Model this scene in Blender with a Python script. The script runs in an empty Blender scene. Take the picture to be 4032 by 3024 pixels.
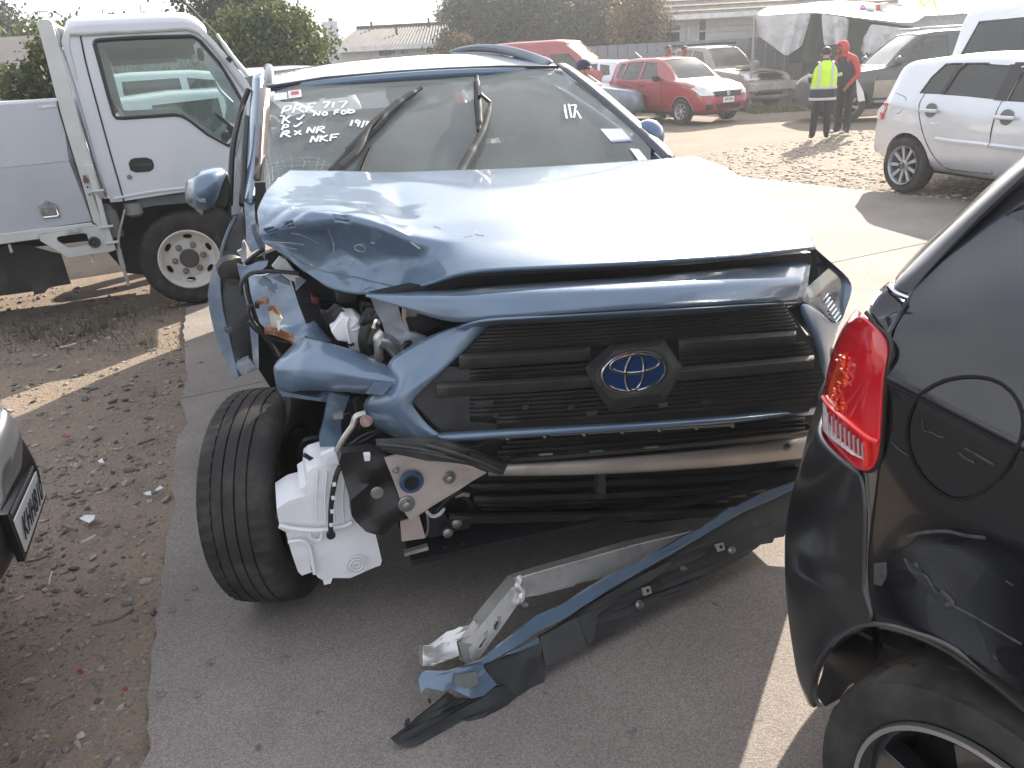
import bpy, bmesh, math, random
import numpy as np
from mathutils import Vector, Matrix, Euler, noise
from mathutils.geometry import tessellate_polygon

random.seed(7)
S = bpy.context.scene
COL = S.collection
PI = math.pi
R = math.radians

# ------------------------------------------------------------------ camera, sky, sun, exposure
IW, IH, FPX = 4032.0,3024.0,3098.7
CAM_H, CAM_PITCH, CAM_ROLL = 1.67, R(22.3), R(3.1)
CAM_C = Vector((0,0, CAM_H))
_f = Vector((0, math.cos(CAM_PITCH),-math.sin(CAM_PITCH)))
_u0 = Vector((0, math.sin(CAM_PITCH), math.cos(CAM_PITCH)))
_r0 = Vector((1,0,0))
CAM_R = _r0 * math.cos(CAM_ROLL) - _u0 * math.sin(CAM_ROLL)
CAM_U = _u0 * math.cos(CAM_ROLL) + _r0 * math.sin(CAM_ROLL)
CAM_F = _f
cd = bpy.data.cameras.new("camera")
cam = bpy.data.objects.new("camera", cd)
COL.objects.link(cam)
_m = Matrix((CAM_R, CAM_U, -CAM_F)).transposed().to_4x4()
_m.translation = CAM_C
cam.matrix_world = _m
cd.sensor_width = 36.0
cd.lens = 36.0 * FPX / IW
cd.clip_start, cd.clip_end = 0.05,2000
S.camera = cam

SUN_AZ, SUN_EL = R(29.0), R(29.0)          # azimuth measured from +Y towards +X
SUND = Vector((math.sin(SUN_AZ) * math.cos(SUN_EL), math.cos(SUN_AZ) * math.cos(SUN_EL), math.sin(SUN_EL)))
CLOUD = 3.4
wd = bpy.data.worlds.new("World")
S.world = wd
wd.use_nodes = True
wn = wd.node_tree
bg = wn.nodes["Background"]
sky = wn.nodes.new("ShaderNodeTexSky")
sky.sky_type = 'NISHITA'
sky.sun_disc = False
sky.sun_elevation = SUN_EL
sky.sun_rotation = SUN_AZ
sky.air_density = 1.0
sky.dust_density = 2.0
sky.ozone_density = 1.0
# thin bright cloud over the clear sky, all the way round
_tc = wn.nodes.new("ShaderNodeTexCoord"); _cn = wn.nodes.new("ShaderNodeTexNoise")
_cn.inputs["Scale"].default_value = 2.2; _cn.inputs["Detail"].default_value = 7; _cn.inputs["Roughness"].default_value = .55
_mp = wn.nodes.new("ShaderNodeMapping"); _mp.inputs["Scale"].default_value = (1,1,2.5)
wn.links.new(_tc.outputs["Generated"], _mp.inputs[0]); wn.links.new(_mp.outputs[0], _cn.inputs["Vector"])
_mr = wn.nodes.new("ShaderNodeMapRange"); _mr.inputs["From Min"].default_value = .35; _mr.inputs["From Max"].default_value = .65
_mr.inputs["To Min"].default_value = .45; _mr.inputs["To Max"].default_value = .9
wn.links.new(_cn.outputs["Fac"], _mr.inputs["Value"])
_mx = wn.nodes.new("ShaderNodeMix"); _mx.data_type = 'RGBA'
wn.links.new(_mr.outputs["Result"], _mx.inputs["Factor"]); wn.links.new(sky.outputs[0], _mx.inputs["A"])
_mx.inputs["B"].default_value = (CLOUD, CLOUD * 1.0, CLOUD * 1.02,1)
wn.links.new(_mx.outputs["Result"], bg.inputs[0])
bg.inputs[1].default_value = 0.15
sl = bpy.data.lights.new("sun", 'SUN')
sl.energy = 4.6
sl.angle = R(0.5)
sl.color = (1.0,0.90,0.77)
so = bpy.data.objects.new("sun", sl)
COL.objects.link(so)
so.rotation_euler = SUND.to_track_quat('Z', 'Y').to_euler()
S.view_settings.view_transform = 'Standard'
S.view_settings.look = 'None'
S.view_settings.gamma = 1.0
S.view_settings.use_curve_mapping = False
S.view_settings.exposure = 1.55

# ------------------------------------------------------------------ picture measurements -> places
CR = {'P': (0,0,1.8228), 'A': (0,0,.6076), '2': (1200,0,.6781), '3': (2350,0,.7604), '4': (750,600,.5666),
      '5': (750,1100,.7835), '6': (1500,1100,.8137), '7': (1400,1900,.8137), '8': (2900,600,1.4606),
      'a': (0,650,.4521), 'b': (0,1500,.9185), 'c': (3000,100,.6028), 'd': (3000,1100,.6028),
      'e': (3000,2000,.6172), 'f': (0,0,.3165), 'g': (2200,100,.3617), 'h': (2900,0,.5118)}


def ray(c, x, y):
    x0, y0, s = CR[c]
    return CAM_R * ((x0 + x * s - IW / 2) / FPX) - CAM_U * ((y0 + y * s - IH / 2) / FPX) + CAM_F


def hit(c, x, y, p0, n):
    d = ray(c, x, y)
    return CAM_C + d * ((Vector(p0) - CAM_C).dot(n) / d.dot(n))


def gnd(c, x, y, z=0.0):
    return hit(c, x, y, (0,0, z), Vector((0,0,1)))


def dep(c, x, y, Y):
    return hit(c, x, y, (0, Y, 0), Vector((0,1,0)))


class Frame:
    """a thing's own axes: X to its side, Y along it, Z up"""
    def __init__(s, o, yaw):
        s.o = Vector(o); s.yaw = yaw
        s.ax = Vector((math.cos(yaw), math.sin(yaw),0)); s.ay = Vector((-math.sin(yaw), math.cos(yaw),0)); s.az = Vector((0,0,1))

    def l(s, P):
        d = Vector(P) - s.o
        return Vector((d.dot(s.ax), d.dot(s.ay), d.z))

    def w(s, p):
        return s.o + s.ax * p[0] + s.ay * p[1] + s.az * p[2]

    def at(s, c, x, y, axis, v):
        n = (s.ax, s.ay, s.az)[axis]
        return s.l(hit(c, x, y, s.o + n * v, n))

    def pl(s, c, x, y, p0, n):
        n = Vector(n)
        return s.l(hit(c, x, y, s.w(p0), s.ax * n.x + s.ay * n.y + s.az * n.z))


# ------------------------------------------------------------------ materials
MATS = {}


def mat(name, col=(.5,.5,.5), rough=.5, metal=0.0, coat=0.0, var=.18, vscale=6.0, bump=0.0, bscale=60.0, spec=.5,
        col2=None, c2scale=3.0, c2lo=.5, c2hi=.65, trans=0.0, alpha=1.0, emit=None, island=0.0, rvar=.12, coatr=.03):
    if name in MATS:
        return MATS[name]
    m = bpy.data.materials.new(name)
    m.use_nodes = True
    t = m.node_tree; N = t.nodes; L = t.links
    b = N["Principled BSDF"]
    tc = N.new("ShaderNodeTexCoord")
    nz = N.new("ShaderNodeTexNoise"); nz.inputs["Scale"].default_value = vscale; nz.inputs["Detail"].default_value = 6
    L.new(tc.outputs["Object"], nz.inputs["Vector"])
    mr = N.new("ShaderNodeMapRange")
    mr.inputs["From Min"].default_value = .3; mr.inputs["From Max"].default_value = .7
    mr.inputs["To Min"].default_value = 1 - var; mr.inputs["To Max"].default_value = 1 + var
    L.new(nz.outputs["Fac"], mr.inputs["Value"])
    mul = N.new("ShaderNodeMix"); mul.data_type = 'RGBA'; mul.blend_type = 'MULTIPLY'; mul.inputs["Factor"].default_value = 1
    src = None
    if col2 is not None:
        n2 = N.new("ShaderNodeTexNoise"); n2.inputs["Scale"].default_value = c2scale; n2.inputs["Detail"].default_value = 8; n2.inputs["Roughness"].default_value = .65
        L.new(tc.outputs["Object"], n2.inputs["Vector"])
        r2 = N.new("ShaderNodeMapRange"); r2.inputs["From Min"].default_value = c2lo; r2.inputs["From Max"].default_value = c2hi
        L.new(n2.outputs["Fac"], r2.inputs["Value"])
        mx = N.new("ShaderNodeMix"); mx.data_type = 'RGBA'
        mx.inputs["A"].default_value = (*col, 1); mx.inputs["B"].default_value = (*col2,1)
        L.new(r2.outputs["Result"], mx.inputs["Factor"])
        L.new(mx.outputs["Result"], mul.inputs["A"])
    else:
        mul.inputs["A"].default_value = (*col, 1)
    out = mr.outputs["Result"]
    if island:
        g = N.new("ShaderNodeNewGeometry")
        ri = N.new("ShaderNodeMapRange"); ri.inputs["To Min"].default_value = 1 - island; ri.inputs["To Max"].default_value = 1 + island
        L.new(g.outputs["Random Per Island"], ri.inputs["Value"])
        mm = N.new("ShaderNodeMath"); mm.operation = 'MULTIPLY'
        L.new(out, mm.inputs[0]); L.new(ri.outputs["Result"], mm.inputs[1]); out = mm.outputs[0]
    cmb = N.new("ShaderNodeCombineColor")
    for k in range(3):
        L.new(out, cmb.inputs[k])
    L.new(cmb.outputs[0], mul.inputs["B"])
    L.new(mul.outputs["Result"], b.inputs["Base Color"])
    rr = N.new("ShaderNodeMapRange"); rr.inputs["To Min"].default_value = max(.02, rough - rvar * rough); rr.inputs["To Max"].default_value = min(1, rough + rvar * rough)
    L.new(nz.outputs["Fac"], rr.inputs["Value"]); L.new(rr.outputs["Result"], b.inputs["Roughness"])
    b.inputs["Metallic"].default_value = metal
    b.inputs["Coat Weight"].default_value = coat
    b.inputs["Coat Roughness"].default_value = coatr
    b.inputs["Specular IOR Level"].default_value = spec
    b.inputs["Transmission Weight"].default_value = trans
    b.inputs["Alpha"].default_value = alpha
    if emit:
        b.inputs["Emission Color"].default_value = (*emit[:3],1); b.inputs["Emission Strength"].default_value = emit[3]
    if bump:
        n3 = N.new("ShaderNodeTexNoise"); n3.inputs["Scale"].default_value = bscale; n3.inputs["Detail"].default_value = 5
        L.new(tc.outputs["Object"], n3.inputs["Vector"])
        bp = N.new("ShaderNodeBump"); bp.inputs["Strength"].default_value = bump; bp.inputs["Distance"].default_value = .02
        L.new(n3.outputs["Fac"], bp.inputs["Height"]); L.new(bp.outputs[0], b.inputs["Normal"])
    MATS[name] = m
    return m


def glass(name, tint=(.6,.65,.65), refl=1.0, dust=0.0, dustcol=(.55,.55,.5), rough=.02, transl=0.0):
    """thin glass: tinted see-through plus sky reflections, with a film of dust"""
    if name in MATS:
        return MATS[name]
    m = bpy.data.materials.new(name); m.use_nodes = True
    t = m.node_tree; N = t.nodes; L = t.links
    N.remove(N["Principled BSDF"])
    o = N["Material Output"]
    tr = N.new("ShaderNodeBsdfTransparent"); tr.inputs[0].default_value = (*tint, 1)
    gl = N.new("ShaderNodeBsdfGlossy"); gl.inputs["Roughness"].default_value = rough
    fr = N.new("ShaderNodeLayerWeight"); pw = N.new("ShaderNodeMath"); pw.operation = 'POWER'; pw.inputs[1].default_value = 4.5
    L.new(fr.outputs["Facing"], pw.inputs[0])
    ml = N.new("ShaderNodeMath"); ml.operation = 'MULTIPLY_ADD'; ml.inputs[1].default_value = .9 * refl; ml.inputs[2].default_value = .06 * refl; ml.use_clamp = True
    L.new(pw.outputs[0], ml.inputs[0])
    mx = N.new("ShaderNodeMixShader"); L.new(ml.outputs[0], mx.inputs[0]); L.new(tr.outputs[0], mx.inputs[1]); L.new(gl.outputs[0], mx.inputs[2])
    last = mx
    if dust:
        tc = N.new("ShaderNodeTexCoord"); nz = N.new("ShaderNodeTexNoise"); nz.inputs["Scale"].default_value = 2.5; nz.inputs["Detail"].default_value = 8
        L.new(tc.outputs["Object"], nz.inputs["Vector"])
        mr = N.new("ShaderNodeMapRange"); mr.inputs["From Min"].default_value = .25; mr.inputs["From Max"].default_value = .75
        mr.inputs["To Min"].default_value = dust * .7; mr.inputs["To Max"].default_value = dust * 1.3
        L.new(nz.outputs["Fac"], mr.inputs["Value"])
        df = N.new("ShaderNodeBsdfDiffuse"); df.inputs[0].default_value = (*dustcol, 1)
        tl = N.new("ShaderNodeBsdfTranslucent"); tl.inputs[0].default_value = (*dustcol, 1)
        dm = N.new("ShaderNodeMixShader"); dm.inputs[0].default_value = transl
        L.new(df.outputs[0], dm.inputs[1]); L.new(tl.outputs[0], dm.inputs[2])
        m2 = N.new("ShaderNodeMixShader"); L.new(mr.outputs["Result"], m2.inputs[0]); L.new(mx.outputs[0], m2.inputs[1]); L.new(dm.outputs[0], m2.inputs[2])
        last = m2
    L.new(last.outputs[0], o.inputs[0])
    MATS[name] = m
    return m


# ------------------------------------------------------------------ objects
def empty(name, loc, rz=0.0, label=None, cat=None, group=None):
    o = bpy.data.objects.new(name, None)
    o.empty_display_size = .2
    o.location = loc; o.rotation_euler = (0,0, rz)
    COL.objects.link(o)
    tag(o, label, cat, group)
    return o


def tag(o, label=None, cat=None, group=None, kind=None):
    if label: o['label'] = label
    if cat: o['category'] = cat
    if group: o['group'] = group
    if kind: o['kind'] = kind
    return o


def me(name, V, F, smooth=True, angle=None):
    m = bpy.data.meshes.new(name)
    m.from_pydata([tuple(v) for v in V],[], F)
    m.validate()
    m.update()
    if smooth:
        m.polygons.foreach_set('use_smooth', [True] * len(m.polygons))
        if angle:
            m.set_sharp_from_angle(angle=R(angle))
    return m


def obj(name, VF, mt, parent=None, smooth=True, angle=40, sub=0, solid=0, soff=-1, bev=0, bseg=2, kind=None, label=None, crease=None):
    V, F = VF
    m = me(name, V, F, smooth, None if sub else angle)
    for x in (mt if isinstance(mt, (list, tuple)) else [mt]):
        m.materials.append(x)
    o = bpy.data.objects.new(name, m)
    COL.objects.link(o)
    if parent: o.parent = parent
    if crease:
        at = m.attributes.new('crease_edge', 'FLOAT', 'EDGE')
        cs = {frozenset(k): v for k, v in crease.items()}
        for e in m.edges:
            w = cs.get(frozenset(e.vertices))
            if w: at.data[e.index].value = w
    if solid:
        d = o.modifiers.new('solid', 'SOLIDIFY'); d.thickness = solid; d.offset = soff
    if bev:
        d = o.modifiers.new('bev', 'BEVEL'); d.width = bev; d.segments = bseg; d.limit_method = 'ANGLE'; d.angle_limit = R(35)
        d.harden_normals = False
    if sub:
        d = o.modifiers.new('sub', 'SUBSURF'); d.levels = sub; d.render_levels = sub
    if kind: o['kind'] = kind
    if label: o['label'] = label
    return o


def grid(rows):
    V, F = [],[]
    n = len(rows[0])
    for r in rows:
        V += [Vector(p) for p in r]
    for i in range(len(rows) - 1):
        for j in range(n - 1):
            a = i * n + j
            F.append((a, a + 1, a + n + 1, a + n))
    return V, F


def join(*vfs):
    V, F = [],[]
    for v, f in vfs:
        k = len(V)
        V += list(v); F += [tuple(i + k for i in q) for q in f]
    return V, F


def xf(vf, M):
    return [M @ Vector(v) for v in vf[0]], vf[1]


def poly(pts, thick=(0,.02,0), crum=0.0, cuts=3, seed=0):
    """a sheet cut to an outline (local points), pushed back by `thick`, optionally crumpled"""
    pts = [Vector(p) for p in pts]
    tri = tessellate_polygon([pts])
    V = list(pts); F = [tuple(t) for t in tri]
    if crum:
        bm = bmesh.new()
        vs = [bm.verts.new(v) for v in V]
        for t in F:
            try: bm.faces.new([vs[i] for i in t])
            except ValueError: pass
        for _ in range(2):
            bmesh.ops.triangulate(bm, faces=bm.faces[:])
            bmesh.ops.subdivide_edges(bm, edges=[e for e in bm.edges if e.calc_length() > .035], cuts=1, use_grid_fill=True)
        bm.verts.ensure_lookup_table()
        tv = Vector(thick).normalized()
        for v in bm.verts:
            a = noise.noise(v.co * 6 + Vector((seed, 0,3))); b2 = noise.noise(v.co * 16 + Vector((0, seed, 1)))
            v.co += tv * crum * (abs(a) * 1.6 - .5 + .5 * b2)
        bmesh.ops.triangulate(bm, faces=bm.faces[:])
        bm.verts.index_update()
        V = [v.co.copy() for v in bm.verts]; F = [tuple(v.index for v in f.verts) for f in bm.faces]
        bm.free()
    t = Vector(thick)
    if t.length == 0:
        return V, F
    n = len(V)
    cnt = {}
    for f in F:
        for a, b2 in zip(f, f[1:] + f[:1]):
            cnt[(a, b2)] = 1
    FF = list(F) + [tuple(i + n for i in reversed(f)) for f in F]
    for (a, b2) in cnt:
        if (b2, a) not in cnt:
            FF.append((b2, a, a + n, b2 + n))
    return V + [v + t for v in V], FF


def spline(pts, n=6):
    pts = [Vector(p) for p in pts]
    if len(pts) < 3: return pts
    out = []
    P = [pts[0] * 2 - pts[1]] + pts + [pts[-1] * 2 - pts[-2]]
    for i in range(1, len(P) - 2):
        a, b, c, d = P[i - 1:i + 3]
        for k in range(n):
            t = k / n
            out.append(.5 * ((2 * b) + (c - a) * t + (2 * a - 5 * b + 4 * c - d) * t * t + (3 * b - a - 3 * c + d) * t ** 3))
    out.append(pts[-1])
    return out


def tube(pts, r=.01, n=8, smooth=True, flat=1.0, up=None):
    pts = spline(pts) if smooth else [Vector(p) for p in pts]
    rr = r if isinstance(r, (list, tuple)) else [r] * len(pts)
    if len(rr) != len(pts):
        rr = [rr[min(len(rr) - 1, int(i * (len(rr) - 1) / max(1, len(pts) - 1) + .5))] for i in range(len(pts))]
    V, F = [],[]
    pu = Vector(up) if up else None
    for i, p in enumerate(pts):
        t = (pts[min(i + 1, len(pts) - 1)] - pts[max(i - 1,0)]).normalized()
        if pu is None:
            pu = t.orthogonal()
        a = (pu - t * pu.dot(t))
        a = a.normalized() if a.length > 1e-6 else t.orthogonal().normalized()
        if not up: pu = a
        b = t.cross(a)
        for k in range(n):
            q = 2 * PI * k / n
            V.append(p + (a * math.cos(q) * flat + b * math.sin(q)) * rr[i])
    for i in range(len(pts) - 1):
        for k in range(n):
            F.append((i * n + k, i * n + (k + 1) % n, (i + 1) * n + (k + 1) % n, (i + 1) * n + k))
    F.append(tuple(range(n - 1,-1,-1)))
    F.append(tuple(range(len(V) - n, len(V))))
    return V, F


def box(c, s, M=None):
    c = Vector(c); x, y, z = s[0] / 2, s[1] / 2, s[2] / 2
    V = [Vector(p) for p in ((-x, -y, -z),(x, -y, -z),(x, y, -z),(-x, y, -z),(-x, -y, z),(x, -y, z),(x, y, z),(-x, y, z))]
    if M is not None: V = [M @ v for v in V]
    return [c + v for v in V],[(3,2,1,0),(4,5,6,7),(0,1,5,4),(1,2,6,5),(2,3,7,6),(3,0,4,7)]


def lathe(prof, c=(0,0,0), axis=(1,0,0), n=32, closed=False, cap=True):
    """prof: (along axis, radius)"""
    ax = Vector(axis).normalized(); u = ax.orthogonal().normalized()
    if abs(ax.z) < .9: u = (Vector((0,0,1)) - ax * ax.z).normalized()
    v = ax.cross(u); c = Vector(c)
    V, F = [],[]
    for a, r in prof:
        for k in range(n):
            q = 2 * PI * k / n
            V.append(c + ax * a + (u * math.cos(q) + v * math.sin(q)) * r)
    m = len(prof)
    for i in range(m if closed else m - 1):
        for k in range(n):
            i2 = (i + 1) % m
            F.append((i * n + k, i * n + (k + 1) % n, i2 * n + (k + 1) % n, i2 * n + k))
    if cap and not closed:
        F.append(tuple(range(n - 1,-1,-1))); F.append(tuple(range(len(V) - n, len(V))))
    return V, F


def tyre_vf(Rr, w, rim, c=(0,0,0), axis=(1,0,0), n=96, grooves=4, sipe=3, depth=.008):
    """a tyre with circumferential grooves and notched shoulders"""
    h = w / 2
    prof = [(-h * .82, rim, 0),(-h * .98, rim + (Rr - rim) * .25,0),(-h * 1.03, rim + (Rr - rim) * .55,0),(-h * .98, rim + (Rr - rim) * .82,0),(-h * .9, Rr - .014,1)]
    k = grooves + 1
    tw = h * 1.66
    for i in range(k):
        a0 = -tw / 2 + tw * i / k; a1 = -tw / 2 + tw * (i + 1) / k
        g = tw / k * .07
        crown = lambda a: Rr - .010 * (a / h) ** 2
        sh = 1 if i in (0, k - 1) else 2
        if i: prof += [(a0 + g, crown(a0) - depth, 0),(a0 + g * 1.2, crown(a0), sh)]
        else: prof += [(a0, crown(a0),1)]
        prof += [((a0 + a1) / 2, crown((a0 + a1) / 2), sh)]
        if i < k - 1: prof += [(a1 - g * 1.2, crown(a1), sh),(a1 - g, crown(a1) - depth, 0)]
        else: prof += [(a1, crown(a1),1)]
    prof += [(h * .9, Rr - .014,1),(h * .98, rim + (Rr - rim) * .82,0),(h * 1.03, rim + (Rr - rim) * .55,0),(h * .98, rim + (Rr - rim) * .25,0),(h * .82, rim, 0)]
    V, F = lathe([(a, r) for a, r, s in prof], c, axis, n, cap=False)
    if sipe:
        ax = Vector(axis).normalized(); c = Vector(c)
        for i, (a, r, s) in enumerate(prof):
            if s:
                for q in range(n):
                    if q % sipe == 0 and (s == 1):
                        v = V[i * n + q]; d = v - c - ax * (v - c).dot(ax)
                        V[i * n + q] = v - d.normalized() * depth * (.9 if s == 1 else .3)
    return V, F


def boolean(vf, cutters, op='DIFFERENCE'):
    """cut shapes out of a closed shape; returns (V,F)"""
    a = bpy.data.objects.new('tmp', me('tmp', vf[0], vf[1], False)); COL.objects.link(a)
    tmp = [a]
    for cvf in cutters:
        b = bpy.data.objects.new('tmpc', me('tmpc', cvf[0], cvf[1], False)); COL.objects.link(b); tmp.append(b)
        for o_ in (b,):
            bm = bmesh.new(); bm.from_mesh(o_.data); bmesh.ops.recalc_face_normals(bm, faces=bm.faces[:]); bm.to_mesh(o_.data); bm.free()
        d = a.modifiers.new('b', 'BOOLEAN'); d.operation = op; d.object = b; d.solver = 'EXACT'
    bm = bmesh.new(); bm.from_mesh(a.data); bmesh.ops.recalc_face_normals(bm, faces=bm.faces[:]); bm.to_mesh(a.data); bm.free()
    dg = bpy.context.evaluated_depsgraph_get(); dg.update()
    m = bpy.data.meshes.new_from_object(a.evaluated_get(dg))
    V = [v.co.copy() for v in m.vertices]; F = [tuple(p.vertices) for p in m.polygons]
    bpy.data.meshes.remove(m)
    for o_ in tmp:
        d = o_.data; bpy.data.objects.remove(o_); bpy.data.meshes.remove(d)
    return V, F


def text(name, body, M, size, mt, parent, depth=.001, spacing=1.0):
    """flat lettering, turned to mesh; M: local matrix (x along the line, y up, z out)"""
    cu = bpy.data.curves.new(name, 'FONT'); cu.body = body; cu.size = size; cu.extrude = depth; cu.align_x = 'CENTER'; cu.align_y = 'CENTER'; cu.space_character = spacing
    cu.resolution_u = 3
    t = bpy.data.objects.new('tmp', cu); COL.objects.link(t)
    dg = bpy.context.evaluated_depsgraph_get(); dg.update()
    m = bpy.data.meshes.new_from_object(t.evaluated_get(dg)); m.name = name
    bpy.data.objects.remove(t); bpy.data.curves.remove(cu)
    m.materials.clear(); m.materials.append(mt)
    m.transform(M)
    o = bpy.data.objects.new(name, m); COL.objects.link(o); o.parent = parent; o['kind'] = 'stuff'
    return o


def basis(o, x, y):
    x = Vector(x).normalized(); y = Vector(y); y = (y - x * y.dot(x)).normalized(); z = x.cross(y)
    M = Matrix((x, y, z)).transposed().to_4x4(); M.translation = Vector(o)
    return M


def copy_tree(o, parent=None):
    c = o.copy(); COL.objects.link(c)
    if parent: c.parent = parent
    for ch in [k for k in bpy.data.objects if k.parent == o]:
        copy_tree(ch, c)
    return c


from mathutils.bvhtree import BVHTree


def bvh_of(o):
    dg = bpy.context.evaluated_depsgraph_get(); dg.update()
    ev = o.evaluated_get(dg); m = ev.to_mesh()
    V = [v.co.copy() for v in m.vertices]; F = [tuple(p.vertices) for p in m.polygons]
    ev.to_mesh_clear()
    return BVHTree.FromPolygons(V, F)


def cast(b, fr, c, x, y, off=.003):
    """where the sight line of a measured point meets a surface (in the thing's own axes)"""
    d = ray(c, x, y).normalized(); o = fr.l(CAM_C); d = Vector((d.dot(fr.ax), d.dot(fr.ay), d.z))
    h = b.ray_cast(o, d)
    if h[0] is None:
        return None
    nn = h[1] if h[1].dot(d) < 0 else -h[1]
    return h[0] + nn * off



# common materials
M_BLACK = mat('black_plastic', (.012,.012,.013),.45, var=.3, vscale=14, bump=.05, bscale=250)
M_DUSTY = mat('dusty_black_plastic', (.028,.028,.029),.55, var=.35, vscale=9, col2=(.075,.071,.066), c2scale=5, c2lo=.45, c2hi=.8, bump=.06, bscale=200)
M_RUB = mat('tyre_rubber', (.032,.030,.029),.8, var=.25, vscale=12, col2=(.085,.078,.07), c2scale=7, c2lo=.45, c2hi=.8, bump=.12, bscale=220, spec=.3)
M_ALU = mat('bare_aluminium', (.55,.53,.51),.38, metal=.75, var=.15, vscale=5, bump=.05, bscale=40, col2=(.36,.34,.33), c2scale=8)
M_STEEL = mat('grey_steel', (.28,.28,.28),.4, metal=.8, var=.25, vscale=20)
M_CHROME = mat('chrome', (.75,.75,.76),.08, metal=1, var=.03)
M_WPLASTIC = mat('white_plastic', (.72,.72,.74),.45, var=.06, vscale=4, bump=.06, bscale=30)
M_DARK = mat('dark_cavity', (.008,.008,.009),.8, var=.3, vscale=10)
M_WHITE = mat('white_print', (.8,.8,.78),.6, var=.02)
M_INK = mat('black_ink', (.012,.012,.012),.6, var=.02)
# ------------------------------------------------------------------ ground
def ground_mat(name, base, base2, stone, scale, bump, patch=None):
    m = bpy.data.materials.new(name); m.use_nodes = True
    t = m.node_tree; N = t.nodes; L = t.links; b = N["Principled BSDF"]
    tc = N.new("ShaderNodeTexCoord")
    def nz(sc, det=8, ro=.6):
        n = N.new("ShaderNodeTexNoise"); n.inputs["Scale"].default_value = sc; n.inputs["Detail"].default_value = det; n.inputs["Roughness"].default_value = ro
        L.new(tc.outputs["Object"], n.inputs["Vector"]); return n.outputs["Fac"]
    def rng_(v, a, c, lo=0, hi=1):
        r = N.new("ShaderNodeMapRange"); r.inputs["From Min"].default_value = a; r.inputs["From Max"].default_value = c
        r.inputs["To Min"].default_value = lo; r.inputs["To Max"].default_value = hi; L.new(v, r.inputs["Value"]); return r.outputs["Result"]
    def mix(f, A, B, bt='MIX'):
        x = N.new("ShaderNodeMix"); x.data_type = 'RGBA'; x.blend_type = bt
        if isinstance(f, float): x.inputs["Factor"].default_value = f
        else: L.new(f, x.inputs["Factor"])
        for k, s in (("A", A),("B", B)):
            if isinstance(s, tuple): x.inputs[k].default_value = (*s, 1)
            else: L.new(s, x.inputs[k])
        return x.outputs["Result"]
    c = mix(rng_(nz(.6),.35,.65), base, base2)
    c = mix(rng_(nz(4),.5,.75), c, tuple(k * .7 for k in base2))
    hh = []
    for sc, th in scale:
        v = N.new("ShaderNodeTexVoronoi"); v.inputs["Scale"].default_value = sc; v.inputs["Randomness"].default_value = 1
        L.new(tc.outputs["Object"], v.inputs["Vector"])
        mk = rng_(v.outputs["Distance"], th * .6, th, 1,0)
        sp = N.new("ShaderNodeSeparateColor"); L.new(v.outputs["Color"], sp.inputs[0])
        keep = rng_(sp.outputs[0],.35,.4)
        f = N.new("ShaderNodeMath"); f.operation = 'MULTIPLY'; L.new(mk, f.inputs[0]); L.new(keep, f.inputs[1])
        sc_ = mix(rng_(sp.outputs[1],0,1), tuple(k * .55 for k in stone), tuple(min(1, k * 1.5) for k in stone))
        c = mix(f.outputs[0], c, sc_)
        hh.append(f.outputs[0])
    L.new(c, b.inputs["Base Color"])
    b.inputs["Roughness"].default_value = .9; b.inputs["Specular IOR Level"].default_value = .25
    h = nz(40,8,.7)
    for x in hh:
        a = N.new("ShaderNodeMath"); a.operation = 'ADD'; L.new(h, a.inputs[0]); L.new(x, a.inputs[1]); h = a.outputs[0]
    bp = N.new("ShaderNodeBump"); bp.inputs["Strength"].default_value = bump; bp.inputs["Distance"].default_value = .02
    L.new(h, bp.inputs["Height"]); L.new(bp.outputs[0], b.inputs["Normal"])
    MATS[name] = m
    return m


M_GRAVEL = ground_mat('gravel_dirt', (.29,.218,.158),(.20,.156,.116),(.21,.185,.16),((34,.40),(75,.45),(150,.45)),.5)
# the ground: one sheet out to the horizon, finer and slightly uneven near the yard
xs = [-500,-200,-80,-40] + [-24 + i * .6 for i in range(81)] + [40,80,200,500]
ys = [-200,-60,-20] + [-8 + i * .6 for i in range(81)] + [60,90,200,600]
def gz(x, y):
    if -24 < x < 24 and -8 < y < 40:
        return .018 * noise.noise(Vector((x * .35, y * .35,2))) + .008 * noise.noise(Vector((x * 1.3, y * 1.3,5))) - .022
    return -.03
gv, gf = grid([[(x, y, gz(x, y)) for x in xs] for y in ys])
tag(obj('ground', (gv, gf), M_GRAVEL), kind='structure')

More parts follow.
